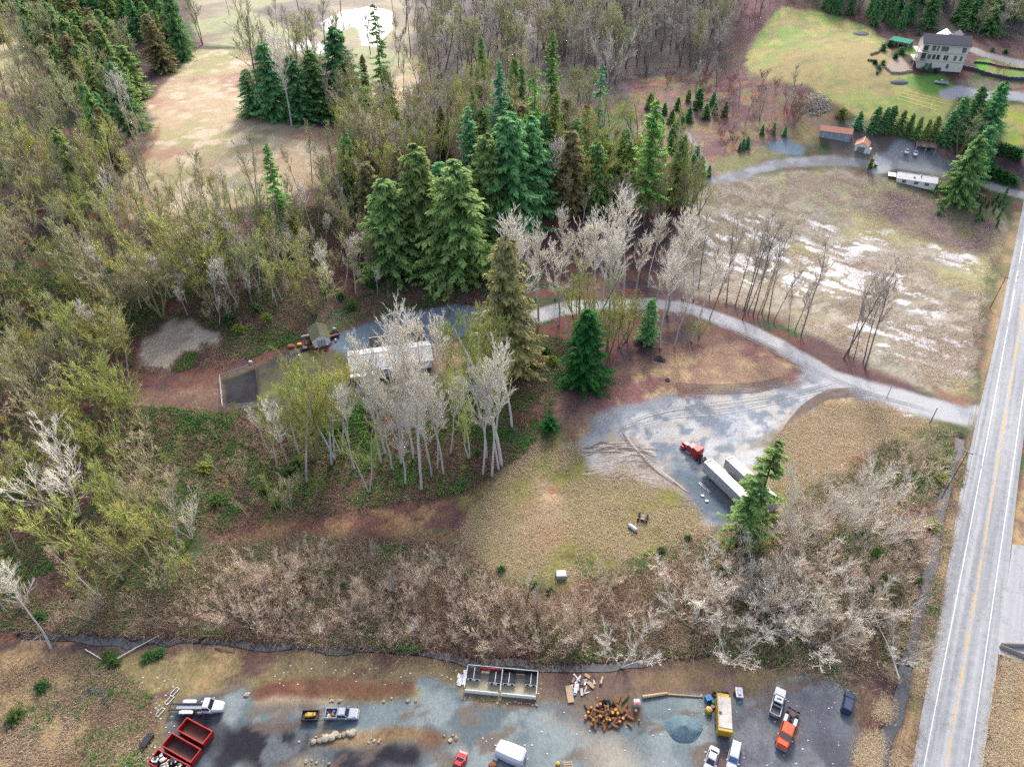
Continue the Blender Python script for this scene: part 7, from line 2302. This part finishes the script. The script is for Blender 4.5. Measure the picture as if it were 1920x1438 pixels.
# cross gables at the back
for x0, w, hh, mt in ((1.5, 8, 2.6, WHITER), (8.4, 6.5, 2.4, NAVYR)):
    x0 *= u
    m1, m2 = MB(), MB()
    yb0, yb1 = .4, Dp / 2 + 5
    zt, ze = hE + hh + .5, hE + .2
    m1.add([(x0, yb0, zt), (x0, yb1, zt), (x0 - w / 2, yb1, ze), (x0 - w / 2, yb0 + 1.5, ze), (x0, yb0, zt + .2), (x0, yb1, zt + .2), (x0 - w / 2, yb1, ze + .2), (x0 - w / 2, yb0 + 1.5, ze + .2)], [(0, 1, 2, 3), (7, 6, 5, 4), (0, 4, 5, 1), (1, 5, 6, 2), (2, 6, 7, 3), (3, 7, 4, 0)]).build('gable_roof', WHITER if mt == WHITER else NAVYR, t)
    m2.add([(x0, yb0, zt), (x0, yb1, zt), (x0 + w / 2, yb1, ze), (x0 + w / 2, yb0 + 1.5, ze), (x0, yb0, zt + .2), (x0, yb1, zt + .2), (x0 + w / 2, yb1, ze + .2), (x0 + w / 2, yb0 + 1.5, ze + .2)], [(3, 2, 1, 0), (4, 5, 6, 7), (1, 5, 4, 0), (2, 6, 5, 1), (3, 7, 6, 2), (0, 4, 7, 3)]).build('gable_roof', mt, t)
    MB().box(x0 - w / 2 + .3, x0 + w / 2 - .3, Dp / 2 + .01, yb1 - .4, -.4, ze).build('rear_wing', CREAMW, t)
# green roofed pool house
A, B = at(1668, 82), at(1706, 92)
c = (A + B) / 2
yaw = math.atan2(B[1] - A[1], B[0] - A[0])
t = thing('pool_shelter', 'long shelter with sea green roof beside the three storey house', 'shelter', c, yaw)
Lp = float(np.linalg.norm((B - A)[:2]))
MB().add([(-Lp / 2, -2.4, 2.2), (Lp / 2, -2.4, 2.2), (Lp / 2, 3, 3.0), (-Lp / 2, 3, 3.0), (-Lp / 2, -2.4, 2.35), (Lp / 2, -2.4, 2.35), (Lp / 2, 3, 3.15), (-Lp / 2, 3, 3.15)], [(3, 2, 1, 0), (4, 5, 6, 7), (0, 1, 5, 4), (1, 2, 6, 5), (2, 3, 7, 6), (3, 0, 4, 7)]).build('roof', GREENP, t)
MB().box(-Lp / 2 + .1, Lp / 2 - .1, 2.6, 2.8, -.5, 2.9).build('back_wall', GREYW, t)
for x in (-Lp / 2 + .3, 0, Lp / 2 - .3):
    MB().box(x - .1, x + .1, -2.2, -2.0, -.5, 2.2).build('post', WHITEP, t)
# stone walls
def wall(name, label, pts, Hh, W, mat):
    P = at_many([p[0] for p in pts], [p[1] for p in pts])
    m = MB()
    for a, b in zip(P[:-1], P[1:]):
        n = max(1, int(np.linalg.norm(b - a) / .9))
        for k in range(n):
            q = a + (b - a) * (k + .5) / n
            s = .5 * rng.uniform(.8, 1.25)
            ang = math.atan2(b[1] - a[1], b[0] - a[0]) + rng.uniform(-.2, .2)
            ca, sa = math.cos(ang), math.sin(ang)
            vs = []
            for z, f in ((-.3, 1), (Hh * .7, 1.0), (Hh * rng.uniform(.9, 1.15), .7)):
                vs.append([(q[0] + (x * s * f) * ca - (y * W / 2 * f) * sa, q[1] + (x * s * f) * sa + (y * W / 2 * f) * ca, q[2] + z) for x, y in ((-1.05, -1), (1.05, -1), (1.05, 1), (-1.05, 1))])
            m.rings(vs)
    o = m.build(name, mat)
    return tag(o, label, 'wall', 'stone walls')


wall('stone_wall', 'dark stone wall running out below the big house\'s driveway', [(1745, 136), (1775, 131), (1800, 127), (1825, 132), (1855, 143), (1890, 150), (1935, 152)], 1.3, 1.0, DKROCK)
wall('stone_wall', 'rough stone edging round the pale patio', [(1660, 128), (1672, 138), (1690, 138), (1710, 134)], .8, .9, ROCK)
wall('stone_wall', 'curved pale stone steps on the lawn beside the sea green shelter', [(1632, 104), (1645, 100), (1655, 92), (1656, 80)], .9, .8, ROCK)
wall('stone_wall', 'grey stone edging below the patio shrubs', [(1626, 114), (1640, 116), (1648, 130), (1644, 140)], .8, 1.0, DKROCK)
wall('stone_wall', 'low stone edging beside the driveway at the lawn\'s end', [(1826, 118), (1850, 120), (1880, 127), (1935, 134)], .7, .8, DKROCK)
for px, py, sx, sy, lb in [(1614, 64, 4.0, 1.8, 'grey gravel bed, oval, highest on the lawn'), (1686, 155, 4.2, 1.1, 'grey gravel bed, lens shaped, above the mown stripes')]:
    p = at(px, py)
    e = []
    for f, z in ((1, -.1), (.95, .25), (.6, .5), (.2, .6)):
        e.append([(p[0] + sx * f * math.cos(a), p[1] + sy * f * 1.6 * math.sin(a), p[2] + z + (hgt(p[0], p[1] + sy * f * 1.6 * math.sin(a)) - p[2])) for a in np.arange(20) * math.pi / 10])
    tag(MB().rings(e).build('gravel_bed', DKROCK), lb, 'gravel bed')
# brush pile
bm_ = []
c = at(1522, 196)
for i in range(900):
    a = rng.uniform(0, 6.28)
    r = rng.random() ** .6
    q = np.array([c[0] + 8.5 * r * math.cos(a), c[1] + 8 * r * math.sin(a), 0])
    q[2] = hgt(q[0], q[1]) + max(0, 2.6 * (1 - r ** 1.4)) * rng.random()
    d = rng.normal(size=3) * [1, 1, .3]
    d = d / np.linalg.norm(d) * rng.uniform(.8, 2.4)
    bm_.append([*(q - d / 2), *(q + d / 2), .09, .03, .1, .8])
v, f, tt = tubes(bm_, 3)
tag(link('brush_pile', np_mesh('brush_pile', v, f, {'tip': tt}), M_T_GREY), 'heap of cut grey branches at the lawn\'s lower corner', 'brush pile')
# red fence wall at the far driveway bend
fence('garden_fence', 'white rail fence behind the three storey house', [(1812, 100), (1822, 82)], 1.4, 2, TRIM, (1.0, .6))

# ================================================================== LIGHT AND CAMERA
w = bpy.data.worlds.new('World')
SCN.world = w
w.use_nodes = True
wn = w.node_tree.nodes
sky = wn.new('ShaderNodeTexSky')
sky.sky_type = 'NISHITA'
sky.sun_disc = False
SUN_EL, SUN_AZ = math.radians(38), math.radians(8)
sky.sun_elevation = SUN_EL
sky.sun_rotation = SUN_AZ
sky.air_density = .75
sky.dust_density = 3.5
hz = wn.new('ShaderNodeHueSaturation')
hz.inputs['Saturation'].default_value = .8
w.node_tree.links.new(sky.outputs[0], hz.inputs['Color'])
w.node_tree.links.new(hz.outputs[0], wn['Background'].inputs['Color'])
wn['Background'].inputs['Strength'].default_value = .15
sd = bpy.data.lights.new('sun', 'SUN')
sd.energy = 1.5
sd.angle = math.radians(10)
sd.color = (1.0, .95, .88)
so = bpy.data.objects.new('sun', sd)
COL.objects.link(so)
from mathutils import Vector
dv = Vector((math.sin(SUN_AZ) * math.cos(SUN_EL), math.cos(SUN_AZ) * math.cos(SUN_EL), math.sin(SUN_EL)))
so.rotation_euler = dv.to_track_quat('Z', 'Y').to_euler()
cd = bpy.data.cameras.new('camera')
cd.sensor_fit = 'HORIZONTAL'
cd.angle = 2 * math.atan(960 / F)
cd.clip_start = 1
cd.clip_end = 6000
co = bpy.data.objects.new('camera', cd)
COL.objects.link(co)
co.location = (0, 0, CAMH)
co.rotation_euler = (math.pi / 2 - TH, 0, 0)
SCN.camera = co
SCN.render.engine = 'CYCLES'
vs_ = SCN.view_settings
vs_.view_transform = 'Standard'
vs_.look = 'None'
vs_.gamma = 1
vs_.exposure = 1.85
SCN.cycles.use_denoising = False
SCN.cycles.denoiser = 'OPENIMAGEDENOISE'
SCN.cycles.denoising_input_passes = 'RGB_ALBEDO_NORMAL'
SCN.cycles.denoising_prefilter = 'ACCURATE'
SCN.render.filter_size = 1.1
SCN.cycles.max_bounces = 5
SCN.cycles.diffuse_bounces = 3
SCN.cycles.glossy_bounces = 2
SCN.cycles.transmission_bounces = 2
SCN.cycles.transparent_max_bounces = 4

for o in bpy.data.objects:
    l_ = o.get('label')
    if l_ and len(l_.split()) > 16:
        o['label'] = ' '.join(l_.split()[:16])
